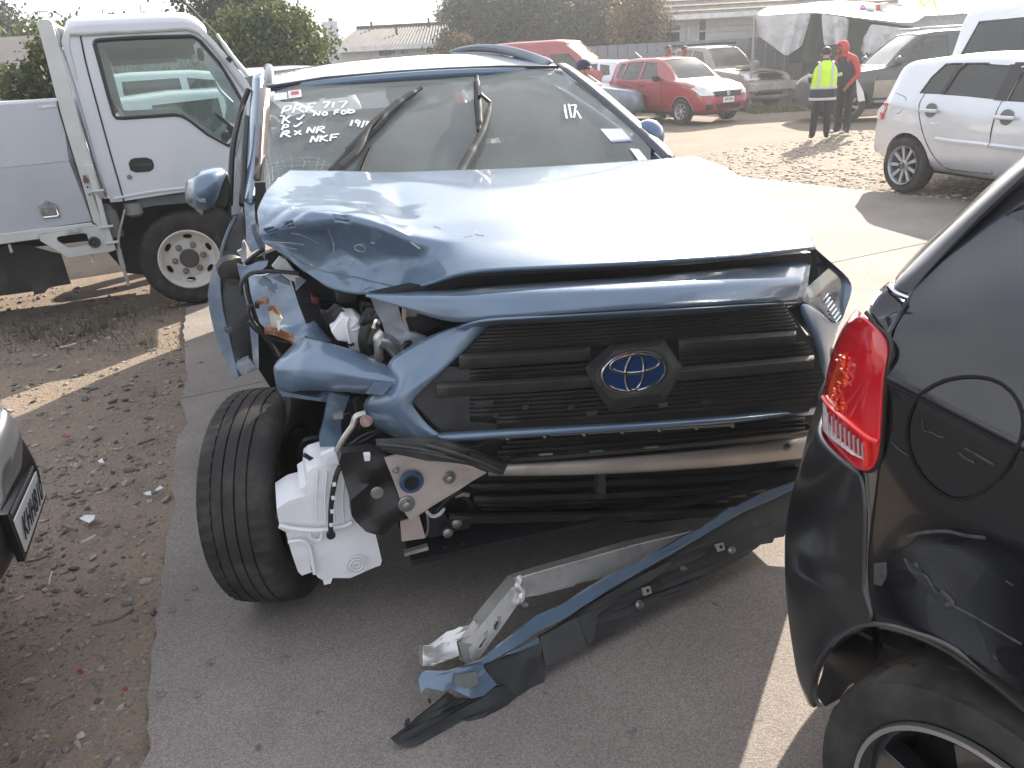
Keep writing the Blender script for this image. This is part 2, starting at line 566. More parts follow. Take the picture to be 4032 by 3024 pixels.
# the concrete drive: two poured slabs with an open joint, a broken edge on the gravel side
def conc_mat():
    m = mat('poured_concrete', (.245,.215,.193),.85, var=.10, vscale=1.3, col2=(.165,.146,.132), c2scale=1.1, c2lo=.42, c2hi=.75, bump=.25, bscale=180, spec=.3)
    t = m.node_tree; N = t.nodes; L = t.links; b = N["Principled BSDF"]
    tc = N.new("ShaderNodeTexCoord")
    v = N.new("ShaderNodeTexVoronoi"); v.inputs["Scale"].default_value = 260
    L.new(tc.outputs["Object"], v.inputs["Vector"])
    sp = N.new("ShaderNodeSeparateColor"); L.new(v.outputs["Color"], sp.inputs[0])
    r = N.new("ShaderNodeMapRange"); r.inputs["From Min"].default_value = 0; r.inputs["From Max"].default_value = 1; r.inputs["To Min"].default_value = .74; r.inputs["To Max"].default_value = 1.26
    L.new(sp.outputs[0], r.inputs["Value"])
    n2 = N.new("ShaderNodeTexNoise"); n2.inputs["Scale"].default_value = 380; n2.inputs["Detail"].default_value = 2
    L.new(tc.outputs["Object"], n2.inputs["Vector"])
    r2 = N.new("ShaderNodeMapRange"); r2.inputs["From Min"].default_value = .3; r2.inputs["From Max"].default_value = .7; r2.inputs["To Min"].default_value = .75; r2.inputs["To Max"].default_value = 1.25
    L.new(n2.outputs["Fac"], r2.inputs["Value"])
    mu = N.new("ShaderNodeMath"); mu.operation = 'MULTIPLY'; L.new(r.outputs["Result"], mu.inputs[0]); L.new(r2.outputs["Result"], mu.inputs[1])
    cc = N.new("ShaderNodeCombineColor")
    for k in range(3): L.new(mu.outputs[0], cc.inputs[k])
    x = N.new("ShaderNodeMix"); x.data_type = 'RGBA'; x.blend_type = 'MULTIPLY'; x.inputs["Factor"].default_value = 1
    old = b.inputs["Base Color"].links[0].from_socket
    L.new(old, x.inputs["A"]); L.new(cc.outputs[0], x.inputs["B"]); L.new(x.outputs["Result"], b.inputs["Base Color"])
    # scattered dark stains
    n3 = N.new("ShaderNodeTexNoise"); n3.inputs["Scale"].default_value = 9; n3.inputs["Detail"].default_value = 3
    L.new(tc.outputs["Object"], n3.inputs["Vector"])
    r3 = N.new("ShaderNodeMapRange"); r3.inputs["From Min"].default_value = .70; r3.inputs["From Max"].default_value = .76
    L.new(n3.outputs["Fac"], r3.inputs["Value"])
    y = N.new("ShaderNodeMix"); y.data_type = 'RGBA'; y.inputs["B"].default_value = (.06,.055,.05,1)
    L.new(r3.outputs["Result"], y.inputs["Factor"]); L.new(x.outputs["Result"], y.inputs["A"]); L.new(y.outputs["Result"], b.inputs["Base Color"])
    return m
M_CONC = conc_mat()
edge = [('b',606,1659),('b',655,1580),('b',626,1500),('b',640,1300),('b',665,1100),('b',690,960),('b',700,830),('b',716,680),('b',752,560),('b',736,440),
        ('b',757,300),('b',762,245),('b',803,190),('b',776,90),('b',800,10),('a',1600,1450),('a',1627,1245),('a',1815,1203)]
EP = [gnd(*e) for e in edge]
E2 = []
for a, b_ in zip(EP, EP[1:]):
    k = max(2, int((b_ - a).length / .025))
    for i in range(k):
        p = a.lerp(b_, i / k)
        w_ = .012 * noise.noise(Vector((p.x * 9, p.y * 9,0))) + .007 * noise.noise(Vector((p.x * 40, p.y * 40,3)))
        E2.append(p + Vector((w_, 0,0)))
E2.append(EP[-1])
j1 = gnd('c',600,1527); j2 = gnd('c',1065,1430)        # the joint across the drive
jd = (j2 - j1).normalized(); jn = Vector((-jd.y, jd.x, 0))
far1 = gnd('P',1612,384); far2 = gnd('P',2100,437)
fd = (far2 - far1).normalized()
jL = j1 - jd * 7.5; jR = j1 + jd * 9
fL = far1 - fd * 3.6; fR = far1 + fd * 12
near = [Vector((-.75,-.5,0)), Vector((-.6,-6,0))]
endp = E2[-1]
def slab(name, outline):
    V = [Vector((p.x, p.y, 0)) for p in outline]
    tri = tessellate_polygon([V]); n = len(V)
    F = [tuple(t) if (V[t[1]] - V[t[0]]).cross(V[t[2]] - V[t[0]]).z > 0 else tuple(reversed(t)) for t in tri]
    top = [v + Vector((0,0,.005)) for v in V]; bot = [v + Vector((0,0,-.08)) for v in V]
    FF = F + [(i, (i + 1) % n, (i + 1) % n + n, i + n) for i in range(n)]
    return tag(obj(name, (top + bot, FF), M_CONC, smooth=False), kind='structure')
def side(p): return (p - j1).dot(jn)
nearpts = [p for p in E2 if side(p) < 0]; farpts = [p for p in E2 if side(p) >= 0]
# where the far edge of the drive meets the joint line
_den = fd.cross(jd).z
jX = far1 + fd * ((j1 - far1).cross(jd).z / _den)
ragged = lambda i: far1 + fd * (i * .25 - 3.4) + Vector((0,.06 * noise.noise(Vector((i * .6,0,0))),0))
jl = (j1 - nearpts[-1]).dot(jd)
tX = (jX - far1).dot(fd)
farline = [ragged(i) for i in range(80)]
slab('concrete_drive', [near[1], near[0]] + nearpts + [j1 - jd * jl - jn * .004, jX - jn * .004 - fd * .01] + [p for p in farline if tX + .2 < (p - far1).dot(fd) < 15] + [Vector((14,-6,0))])
slab('concrete_drive', [j1 - jd * jl + jn * .004] + farpts + [Vector((-3.2,8.0,0)), Vector((-3.0,12.5,0)), fL + Vector((0,.3,0))] +
     [p for p in farline if (p - far1).dot(fd) < tX - .2] + [jX + jn * .004 - fd * .02])


def icosa():
    bm = bmesh.new(); bmesh.ops.create_icosphere(bm, subdivisions=1, radius=1)
    V = [v.co.copy() for v in bm.verts]; F = [tuple(v.index for v in f.verts) for f in bm.faces]; bm.free(); return V, F
ICO = icosa()


def scatter(name, n, place, smin, smax, mt, flat=.45, tall=1.0):
    rs = np.random.default_rng(hash(name) % 1000 if False else len(name) * 7 + n)
    bv = np.array([tuple(v) for v in ICO[0]]); bf = np.array(ICO[1])
    VV, FF = [],[]; k = 0
    for i in range(n):
        p = place(rs)
        if p is None: continue
        s = smin + (smax - smin) * rs.random() ** 3
        sc = np.array([s * (.7 + .7 * rs.random()), s * (.5 + .4 * rs.random()), s * flat * (.6 + .8 * rs.random())])
        v = bv * sc * (1 + .28 * (rs.random((len(bv),1)) - .5) * 2)
        a = rs.random() * 6.283; b_ = (rs.random() - .5) * .8
        ca, sa, cb, sb = math.cos(a), math.sin(a), math.cos(b_), math.sin(b_)
        v = v @ np.array([[1,0,0],[0, cb, sb],[0,-sb, cb]]) @ np.array([[ca, sa, 0],[-sa, ca, 0],[0,0,1]])
        v += np.array([p[0], p[1], p[2] + sc[2] * .35])
        VV.append(v); FF.append(bf + k); k += len(v)
    V = np.concatenate(VV); F = np.concatenate(FF)
    m = bpy.data.meshes.new(name); m.from_pydata(V.tolist(),[], F.tolist()); m.update(); m.materials.append(mt)
    o = bpy.data.objects.new(name, m); COL.objects.link(o); tag(o, kind='stuff'); return o


EX = np.array([p.x for p in E2]); EY = np.array([p.y for p in E2])
def edge_x(y): return float(np.interp(y, EY, EX))
M_STONE = mat('gravel_stone', (.235,.20,.168),.9, var=.2, vscale=30, island=.6, col2=(.13,.125,.12), c2scale=12, bump=.1, bscale=120)
M_CHIP = mat('pale_stone_chip', (.40,.345,.285),.9, var=.2, vscale=30, island=.5)
def pl_near(rs):
    y = 1.0 + 2.6 * rs.random() ** 1.3; x = edge_x(y) - .02 - 1.5 * rs.random() ** .8
    return x, y, gz(x, y)
def pl_left(rs):
    y = 2.8 + 4.2 * rs.random(); x = edge_x(y) - .02 - 4.5 * rs.random() ** 1.1
    return x, y, gz(x, y)
def pl_far(rs):
    t = rs.random(); a = far1 + fd * (-2.5 + 5.5 * rs.random())
    nrm = Vector((-fd.y, fd.x, 0)); nrm = nrm if nrm.y > 0 else -nrm
    p = a + nrm * (.05 + 14 * rs.random() ** 1.6)
    return p.x, p.y, gz(p.x, p.y)
scatter('gravel', 4200, pl_near, .003,.020, M_STONE)
scatter('gravel', 3600, pl_left, .005,.028, M_STONE)
scatter('gravel', 6500, pl_far, .012,.05, M_CHIP, flat=.35)

# grass and weeds: nobody could count the blades
M_GRASS = mat('grass_blade', (.08,.09,.035),.7, var=.3, vscale=3, island=.5, col2=(.17,.14,.07), c2scale=2)
def grass(name, n, place, h0, h1):
    rs = np.random.default_rng(n)
    V, F = [],[]
    for i in range(n):
        p = place(rs)
        a = rs.random() * 6.283; h = h0 + (h1 - h0) * rs.random(); w = .002 + .003 * rs.random() * (h1 / .1)
        lx, ly = (rs.random(2) - .5) * h * 1.1
        dx, dy = math.cos(a) * w, math.sin(a) * w
        k = len(V)
        V += [(p[0] - dx, p[1] - dy, p[2]),(p[0] + dx, p[1] + dy, p[2]),(p[0] + lx * .4 + dx * .7, p[1] + ly * .4 + dy * .7, p[2] + h * .6),(p[0] + lx * .4 - dx * .7, p[1] + ly * .4 - dy * .7, p[2] + h * .6),(p[0] + lx, p[1] + ly, p[2] + h)]
        F += [(k, k + 1, k + 2, k + 3),(k + 3, k + 2, k + 4)]
    o = obj(name, (V, F), M_GRASS, smooth=False); tag(o, kind='stuff'); return o
g0 = [gnd('a', x, y) for x, y in ((700,1470),(900,1400),(560,1540),(300,1500),(1000,1300),(200,1440),(780,1440),(1230,1540),(1100,1290),(400,1420))]
def pl_g(rs):
    c = g0[int(rs.random() * len(g0))]; r = .32 * rs.random() ** 1.2; a = rs.random() * 6.283
    x, y = c.x + 1.6 * r * math.cos(a), c.y + r * math.sin(a); return x, y, gz(x, y)
grass('grass', 1500, pl_g, .012,.06)
def pl_w(rs):
    c = gnd('h',430,850); x = c.x + (rs.random() - .5) * 2.4; y = c.y + (rs.random() - .3) * 1.2; return x, y, -.02
grass('grass', 1500, pl_w, .05,.30)
# ------------------------------------------------------------------ the wrecked blue SUV
RV = Frame((.34,1.93,0), R(16))
rav = empty('wrecked_suv', RV.o, RV.yaw, 'blue crashed SUV with its right front corner torn open and white writing on its windscreen', 'car')
M_BLUE = mat('blue_car_paint', (.112,.166,.238),.30, metal=.25, coat=1.0, var=.05, vscale=3, coatr=.05, bump=.02, bscale=300)
M_BLUED = mat('scuffed_blue_paint', (.112,.166,.238),.33, metal=.25, coat=.8, var=.08, vscale=7, col2=(.14,.18,.24), c2scale=9, c2lo=.68, c2hi=1.1, coatr=.07, bump=.04, bscale=60)
M_BLUEIN = mat('blue_primer', (.11,.15,.21),.5, metal=.1, coat=.3, var=.2, vscale=8, col2=(.32,.32,.31), c2scale=6, c2lo=.5, c2hi=.62)
def A(c, x, y, v): return RV.at(c, x, y, 1, v)

# hood: rows from the windscreen forward, columns from the crushed corner across
Hr = [
 [('4',690,145,1.20),('4',850,146,1.20),('4',1080,150,1.20),('4',1250,160,1.2),('4',1450,160,1.2),('4',1800,147,1.2),('4',2206,135,1.2),('P',1250,362,1.22),('P',1400,352,1.25),('P',1500,343,1.28)],
 [('4',595,205,1.05),('4',730,285,1.0),('4',1000,240,1.0),('4',1210,235,1.0),('4',1440,238,1.0),('4',1800,220,1.0),('4',2206,205,1.0),('P',1270,386,1.02),('P',1440,376,1.05),('P',1570,368,1.1)],
 [('4',540,275,.92),('4',640,330,.86),('4',930,335,.8),('4',1215,325,.8),('4',1450,400,.8),('4',1800,335,.78),('4',2206,315,.78),('P',1300,428,.8),('P',1490,414,.82),('P',1642,418,.85)],
 [('4',472,400,.78),('4',610,400,.72),('4',900,395,.62),('4',1230,420,.58),('4',1450,490,.58),('4',1800,470,.55),('4',2206,450,.53),('P',1340,478,.54),('P',1550,460,.56),('P',1705,466,.6)],
 [('4',488,560,.64),('4',680,505,.57),('4',930,430,.50),('4',1290,492,.43),('4',1530,612,.40),('4',1815,645,.38),('4',2206,640,.36),('P',1310,524,.36),('P',1565,506,.38),('P',1740,504,.42)],
 [('4',500,605,.64),('4',690,600,.66),('4',940,640,.63),('4',1270,690,.56),('4',1580,760,.45),('4',1835,735,.30),('4',2206,745,.24),('P',1320,556,.22),('P',1575,538,.25),('P',1752,524,.34)],
 [('4',505,628,.64),('4',692,742,.64),('4',960,968,.60),('4',1220,1000,.50),('4',1650,955,.34),('4',1842,850,.23),('4',2206,826,.19),('P',1330,577,.17),('P',1580,560,.20),('P',1758,540,.30)],
]
rows = [[A(*q) for q in r] for r in Hr]
n = 10
cr = {}
for j in range(0,5): cr[(4 * n + j, 4 * n + j + 1)] = 1 if j > 0 else .7
for j in range(5,9): cr[(4 * n + j, 4 * n + j + 1)] = .45
cr[(4 * n + 4,5 * n + 4)] = .4; cr[(4 * n + 4,4 * n + 5)] = .5
for j in range(9): cr[(6 * n + j, 6 * n + j + 1)] = 1; cr[(j, j + 1)] = 1
for i in range(6): cr[(i * n + 9, i * n + n + 9)] = 1; cr[(i * n, i * n + n)] = .7
for i in (0,1,2): cr[(i * n + 4, i * n + n + 4)] = .5
hv, hf = grid(rows)
hood = obj('hood', (hv, hf), M_BLUED, rav, sub=4, crease=cr)
tx = bpy.data.textures.new('hood_wrinkle', 'CLOUDS'); tx.noise_scale = .13; tx.noise_depth = 2
dm = hood.modifiers.new('wrinkle', 'DISPLACE'); dm.texture = tx; dm.strength = .022; dm.mid_level = .5; dm.texture_coords = 'LOCAL'
vg = hood.vertex_groups.new(name='crushed')
for i in range(7):
    for j in range(10):
        vg.add([i * n + j], max(0, min(1,(5.0 - j) / 2.5)) * (1.0 if i >= 4 else .45 if i == 3 else .08), 'REPLACE')
dm.vertex_group = 'crushed'
tx2 = bpy.data.textures.new('hood_creases', 'VORONOI'); tx2.noise_scale = .11; tx2.distance_metric = 'DISTANCE'
d3 = hood.modifiers.new('creases', 'DISPLACE'); d3.texture = tx2; d3.strength = .026; d3.mid_level = .4; d3.texture_coords = 'LOCAL'; d3.vertex_group = 'crushed'
sd = hood.modifiers.new('solid', 'SOLIDIFY'); sd.thickness = .012; sd.offset = -1
M_SCR = mat('bare_scratched_metal', (.42,.41,.39),.6, var=.3, vscale=40)
# ragged pale scratches and dents in the folded-down corner
def scratch(name, c, pts, y, r=.0025, mt=None, par=None):
    return obj(name, tube([A(c, px, py, y) for px, py in pts], r, 5), mt or M_ALU, par or hood)

hbv = bvh_of(hood)
def hline(c, pts, r, name='scratch', mt=None):
    q = [cast(hbv, RV, c, *p, .001) for p in pts]; q = [p for p in q if p]
    if len(q) > 1: obj(name, tube(q, r * .42,5), mt or M_SCR, hood)
for pts, r in (([(520,615),(600,622),(700,628),(790,640)],.003),([(580,640),(660,660),(740,672)],.0025),([(995,625),(998,690)],.004),([(1005,735),(1004,760)],.003),([(1145,650),(1180,640),(1215,665),(1200,690),(1150,675),(1143,652)],.003),
               ([(985,790),(1060,760),(1125,745),(1120,770),(1030,795)],.0025),([(830,775),(850,785)],.005),([(1255,625),(1280,630)],.004),([(700,560),(760,570),(830,600),(890,630)],.002),([(930,470),(960,540),(985,600),(1000,680)],.0022),
               ([(640,700),(720,780),(800,860)],.002),([(1530,625),(1595,668)],.006),([(760,500),(772,540)],.002),([(900,900),(960,905)],.002),([(1040,890),(1120,885),(1060,905)],.002),([(1690,515),(1740,530)],.0015),([(1980,545),(1985,570),(2040,580)],.0015),([(1900,590),(1960,580)],.001)):
    hline('4', pts, r)
for pts, r in (([(505,632),(560,650),(640,700)],.004),([(1000,985),(1080,1008),(1160,1008)],.003),([(720,560),(650,600),(560,605)],.003),([(1190,965),(1245,940),(1300,955)],.003),([(690,700),(760,760),(900,820),(1100,860),(1300,905),(1460,940)],.004)):
    hline('4', pts, r, 'fold_edge', M_BLUED)

# seal gap under the hood lip
obj('radiator_seal', poly([A('P', *p, .34) for p in ((800,640),(985,598),(1250,586),(1500,571),(1752,545),(1756,575),(1500,594),(1250,606),(1000,618),(850,650))],(0,.05,0)), M_BLACK, rav)
obj('radiator_support', poly([A('P', *p, .42) for p in ((905,620),(1250,580),(1760,530),(1775,640),(1300,680),(1040,740),(960,720))],(0,.06,0)), M_DARK, rav)

# bumper cover: band above the grille, arm, lower-left body and the strip below, as one skin
def cgrid(name, Rr, mt, sub=2, solid=.006, par=None, creases=(), crum=0):
    rr = [[A(*q) for q in r] for r in Rr]
    k = len(rr[0]); cr_ = {}
    for (i, j, i2, j2, w) in creases: cr_[(i * k + j, i2 * k + j2)] = w
    for j in range(k - 1):
        cr_[(j, j + 1)] = 1; cr_[((len(rr) - 1) * k + j, (len(rr) - 1) * k + j + 1)] = 1
    for i in range(len(rr) - 1):
        cr_[(i * k, i * k + k)] = 1; cr_[(i * k + k - 1, i * k + 2 * k - 1)] = 1
    o = obj(name, grid(rr), mt, par or rav, sub=sub, crease=cr_)
    if solid:
        d = o.modifiers.new('solid', 'SOLIDIFY'); d.thickness = solid; d.offset = -1
    return o
band = [
 [('4',1220,992,.40),('4',1500,985,.34),('4',1850,962,.29),('6',600,34,.25),('6',1060,8,.22),('6',1500,-24,.25),('P',1662,576,.31),('P',1750,565,.36)],
 [('4',1224,996,.34),('4',1500,1010,.26),('4',1850,1030,.19),('6',600,72,.11),('6',1060,46,.08),('6',1500,18,.11),('P',1665,606,.19),('P',1742,612,.27)],
 [('4',1228,1000,.34),('4',1500,1086,.25),('4',1850,1206,.19),('6',600,182,.085),('6',1080,154,.05),('6',1500,131,.075),('6',1900,107,.17),('d',255,140,.30)],
]
cgrid('bumper_cover', band, M_BLUED, creases=[(1, j, 1, j + 1,.5) for j in range(7)])
bev = [
 [('4',1850,1208,.19),('6',480,190,.105),('6',600,184,.085),('6',1080,156,.05),('6',1500,133,.075),('6',1900,109,.17),('d',255,142,.30)],
 [('4',1985,1225,.16),('6',500,203,.11),('6',620,196,.10),('6',1080,175,.065),('6',1500,150,.09),('6',1900,118,.185),('d',225,165,.30)],
 [('6',520,213,.155),('6',570,211,.15),('6',650,208,.145),('6',1080,191,.12),('6',1500,166,.14),('6',1900,126,.22),('d',180,172,.33)],
]
cgrid('bumper_lip', bev, M_BLUE)
arm = [
 [('4',1860,1212,.20),('4',1965,1212,.17),('6',470,200,.13),('6',522,214,.165)],
 [('4',1700,1262,.24),('4',1850,1290,.18),('4',1960,1310,.16),('6',430,305,.175)],
 [('4',1510,1365,.28),('4',1690,1400,.20),('4',1860,1420,.17),('6',330,397,.18)],
 [('4',1335,1472,.30),('4',1540,1510,.21),('4',1720,1530,.18),('6',230,498,.185)],
 [('5',1040,530,.28),('5',1062,545,.20),('5',1080,560,.185),('6',145,583,.19)],
 [('5',850,600,.34),('5',960,620,.24),('5',1050,635,.19),('5',1112,632,.19)],
 [('5',900,700,.33),('5',1000,710,.23),('5',1090,720,.18),('5',1172,712,.18)],
 [('5',945,748,.32),('5',1050,770,.23),('5',1150,782,.17),('5',1235,768,.165)],
 [('5',1040,792,.31),('5',1120,800,.22),('5',1200,806,.16),('5',1262,778,.155)],
]
cgrid('bumper_cover', arm, M_BLUED, creases=[(i, 1, i + 1,1,.6) for i in range(4)] + [(3, j, 4, j, .6) for j in range(3)])
strip = [
 [('6',275,752,.155),('6',560,733,.12),('6',900,716,.10),('6',1300,696,.105),('6',1700,666,.155),('6',2130,620,.30)],
 [('6',275,768,.12),('6',560,745,.085),('6',900,729,.065),('6',1300,706,.07),('6',1700,678,.12),('6',2130,628,.27)],
 [('6',275,790,.15),('6',560,758,.10),('6',900,743,.08),('6',1300,717,.085),('6',1700,690,.135),('6',2130,645,.28)],
]
cgrid('bumper_lip', strip, M_BLUED)
# torn bumper corner that sticks out to the side, with its curled underside and scraped patch
corner = list(zip(*[
 [('5',548,318,.60),('5',440,410,.56),('5',426,447,.54),('5',438,520,.54),('5',452,566,.56)],
 [('5',585,300,.54),('5',572,372,.47),('5',560,452,.44),('5',545,515,.44),('5',552,548,.47)],
 [('5',680,322,.47),('5',684,392,.40),('5',692,460,.36),('5',692,512,.36),('5',700,547,.39)],
 [('5',800,362,.41),('5',815,424,.34),('5',830,482,.30),('5',845,535,.30),('5',868,566,.33)],
 [('5',900,405,.37),('5',930,450,.30),('5',955,492,.26),('5',965,535,.26),('5',960,568,.29)],
 [('5',972,434,.34),('5',1012,480,.28),('5',1048,510,.25),('5',1062,540,.24),('5',1050,575,.26)],
]))
bc = cgrid('bumper_corner', corner, M_BLUED, sub=3, solid=.008, creases=[(2, j, 2, j + 1,.75) for j in range(5)] + [(i, 1, i + 1,1,.8) for i in range(4)])
dmc = bc.modifiers.new('wrinkle', 'DISPLACE'); dmc.texture = tx; dmc.strength = .012; dmc.texture_coords = 'LOCAL'
obj('bumper_edge', poly([A('5', *p, .5) for p in ((447,560),(520,572),(640,592),(700,566),(752,590),(796,600),(792,634),(660,612),(540,594),(460,585))],(0,.025,0),.012), M_BLUED, rav)
obj('scraped_patch', poly([A('5', *p, .243) for p in ((885,574),(930,520),(1020,512),(1000,545),(970,580))],(0,.006,0)), mat('scraped_primer', (.12,.17,.25),.6, var=.2, vscale=20), rav)
obj('inner_fold', poly([A('5', *p, .49) for p in ((545,545),(700,545),(690,562),(640,575),(560,560))],(0,.02,0)), M_DARK, rav)

# grille: recessed panel, bars, thin slats, uprights, badge housing
GB = lambda x, y, v=.20: A('6', x, y, v)
obj('grille_panel', poly([GB(*p, .215) for p in ((520,208),(1080,186),(1500,160),(1960,122),(2080,300),(2150,480),(2070,640),(1700,672),(1300,702),(900,722),(560,738),(285,756),(135,585),(330,392))],(0,.02,0)), mat('grille_back', (.036,.036,.036),.7, var=.3, vscale=8), rav)
def gx(y):   # slanted ends of the opening at a given crop row (left)
    return float(np.interp(y, [205,585,760],[525,143,285]))
def gxr(y): return float(np.interp(y, [120,480,640],[1950,2145,2085]))
def bar(name, yl, hl, d0, d1, x0=None, x1=None, mt=M_DUSTY, par=None, tilt=-.052, lean=.35):
    """a cross bar: yl = crop row where it meets the left end of the opening"""
    rowsV = []
    xa = gx(yl) + 8 if x0 is None else x0
    xb = gxr(yl - 90) - 10 if x1 is None else x1
    for k in range(13):
        x = xa + (xb - xa) * k / 12
        sag = .035 * ((x - 1080) / 1000) ** 2
        yy = yl + (x - 425) * tilt - .000012 * (x - 425) ** 2
        hh = hl * (1 - .12 * k / 12)
        rowsV.append([GB(x, yy, d0 + .02 + sag), GB(x, yy + hh * lean, d0 + sag), GB(x, yy + hh, d1 + sag), GB(x, yy + hh + 3, d1 + .05 + sag)])
    o = obj(name, grid(rowsV), mt, par or rav, angle=30)
    d = o.modifiers.new('solid', 'SOLIDIFY'); d.thickness = .004; d.offset = 1
    return o
M_GRL = mat('grille_plastic', (.045,.044,.044),.8, var=.25, vscale=12, col2=(.075,.072,.068), c2scale=4, c2lo=.5, c2hi=.8, bump=.05, bscale=250)
for k in range(8): bar('slat', 222 + k * 17,10,.165,.175, mt=M_GRL)
bar('grille_bar', 360,66,.135,.165, mt=M_GRL, x1=1010); bar('grille_bar', 330,60,.135,.165, mt=M_GRL, x0=1440, tilt=-.03)
for k in range(3): bar('slat', 438 + k * 22,11,.17,.18, mt=M_GRL, x0=425, x1=1010)
for k in range(3): bar('slat', 420 + k * 22,11,.17,.18, mt=M_GRL, x0=1440)
bar('grille_bar', 498,60,.135,.165, mt=M_GRL, x0=270, x1=1040); bar('grille_bar', 492,60,.135,.165, mt=M_GRL, x0=1420)
for k in range(7): bar('slat', 566 + k * 21,11,.175,.185, mt=M_GRL, x0=430 if k < 5 else 560)
for x in (425,625,815,1000,1380,1560,1720):
    for (ya, yb) in ((432,500),(560,690)):
        yo = (x - 425) * -.052 - .000012 * (x - 425) ** 2
        obj('rib', poly([GB(x - 7, ya + yo, .20), GB(x + 7, ya + yo, .20), GB(x + 7, yb + yo, .20), GB(x - 7, yb + yo, .20)],(0,.02,0)), M_GRL, rav)
obj('grille_end', poly([GB(*p, .19) for p in ((150,588),(240,490),(330,420),(430,430),(430,690),(560,700),(560,730),(300,748))],(0,.03,0),.004), M_GRL, rav)
for x, y, w in ((455,590,90),(680,612,36),(900,612,36),(990,640,60),(540,650,30),(1340,600,50),(1550,590,50)):
    obj('clip', poly([GB(x, y, .172), GB(x + w, y - 6,.172), GB(x + w - 4, y + 16,.172), GB(x + 6, y + 22,.172)],(0,.01,0)), M_DUSTY, rav)
# badge: octagonal housing, dark blue oval, chrome rings
bz = [(990,420),(1110,315),(1370,290),(1465,430),(1440,480),(1370,590),(1110,640),(1000,480)]
inn = [(1045,440),(1130,345),(1350,325),(1415,430),(1400,470),(1350,550),(1120,580),(1040,490)]
V = [GB(*p, .165) for p in bz] + [GB(*p, .085) for p in inn]
F = [(i, (i + 1) % 8,8 + (i + 1) % 8,8 + i) for i in range(8)] + [tuple(range(8,16))]
obj('badge_housing', (V, F), M_GRL, rav, angle=25)
EC = A('6',1228,448,.072); eu = (A('6',1380,436,.072) - EC); ev = (A('6',1226,352,.072) - EC)
ea, eb = eu.length, ev.length
eM = basis(EC, eu, ev); eZ = eM.to_3x3() @ Vector((0,0,1))
def ering(cx, cy, rx, ry, r, dz=0.0, n=48, thick=1):
    pts = [eM @ Vector((cx + rx * math.cos(2 * PI * k / n), cy + ry * math.sin(2 * PI * k / n), dz)) for k in range(n + 1)]
    V, F = [],[]
    for k in range(n):
        t = (pts[(k + 1) % n] - pts[k - 1]).normalized(); a = eZ; b_ = t.cross(a)
        for q in range(8):
            V.append(pts[k] + (a * math.cos(q * PI / 4) * .8 + b_ * math.sin(q * PI / 4)) * r)
    for k in range(n):
        for q in range(8):
            F.append((k * 8 + q, k * 8 + (q + 1) % 8,((k + 1) % n) * 8 + (q + 1) % 8,((k + 1) % n) * 8 + q))
    return V, F
M_BADGE = mat('badge_blue', (.01,.035,.11),.1, coat=1, var=.05)
bk = obj('badge', ([eM @ Vector((ea * math.cos(2 * PI * k / 40), eb * math.sin(2 * PI * k / 40), z)) for z in (0,-.02) for k in range(40)],
         [tuple(range(40))] + [(k, k + 40,(k + 1) % 40 + 40,(k + 1) % 40) for k in range(40)]), M_BADGE, rav)
obj('badge_ring', join(ering(0,0, ea, eb, .005), ering(0,0, ea * .29, eb * .94,.0045,.001), ering(0, eb * .40, ea * .78, eb * .46,.0045,.001)), M_CHROME, bk)

# lower opening: slotted mesh, aluminium crash beam, dark slats and tray
def LB(x, y, v): return A('6', x, y, v)
obj('lower_mesh', poly([LB(*p, .20) for p in ((330,780),(600,760),(1300,722),(2000,672),(2110,720),(2000,765),(1500,820),(900,870),(610,890),(560,850))],(0,.03,0)), M_DARK, rav)
xs_ = [620,800,990,1175,1355,1535,1710]
for k, x in enumerate(xs_):
    yy = 757 - (x - 620) * .054
    obj('mesh_tab', poly([LB(x - 175 if k else 560, yy + 9 + (9 if k else 0),.16), LB(x, yy - 2,.16), LB(x, yy + 22,.16), LB(x - 14, yy + 20,.16), LB(x - 18, yy + 12,.16), LB(x - 170 if k else 570, yy + 22,.16)],(0,.02,0)), mat('beige_plastic', (.22,.2,.17),.6, var=.2), rav)
for yl, h_, d in ((792,14,.165),(815,12,.165),(838,16,.15),(862,16,.14)):
    bar('slat', yl, h_, d, d + .01, x0=600 - (yl - 800), x1=2050, tilt=-.056)
bar('grille_bar', 880,12,.13,.15, x0=620, x1=2100, tilt=-.07)
for x, y in ((800,846),(1045,832),(1310,812)):
    obj('clip', poly([LB(x - 32, y + 3,.128), LB(x + 32, y - 2,.128), LB(x + 32, y + 2,.128), LB(x - 32, y + 7,.128)],(0,.008,0)), M_ALU, rav)
beam = [
 [('6',520,895,.235),('6',900,880,.215),('6',1400,840,.215),('6',1800,800,.235),('6',2120,752,.30)],
 [('6',520,903,.20),('6',900,888,.185),('6',1400,848,.185),('6',1800,810,.205),('6',2120,762,.27)],
 [('6',520,938,.20),('6',900,940,.185),('6',1400,915,.185),('6',1800,885,.205),('6',2120,842,.27)],
 [('6',520,945,.24),('6',900,947,.225),('6',1400,922,.225),('6',1800,892,.245),('6',2120,850,.31)],
]
M_BEAM = mat('crash_beam_metal', (.47,.42,.38),.5, metal=.55, var=.15, vscale=4, col2=(.30,.26,.23), c2scale=3, bump=.05, bscale=40)
cb = cgrid('crash_beam', beam, M_BEAM, sub=1, solid=.004, creases=[(r_, j, r_, j + 1,1) for r_ in (1,2) for j in range(4)])
obj('bolt', lathe([(0,.014),(-.01,.014),(-.014,.008)], A('6',1962,812,.225),(0,1,0),10), M_STEEL, cb)
obj('lower_panel', poly([LB(*p, .36) for p in ((440,930),(1000,945),(1600,905),(2120,840),(2120,960),(1800,1120),(1300,1180),(520,1150),(300,1230),(330,1060))],(0,.03,0)), M_DARK, rav)
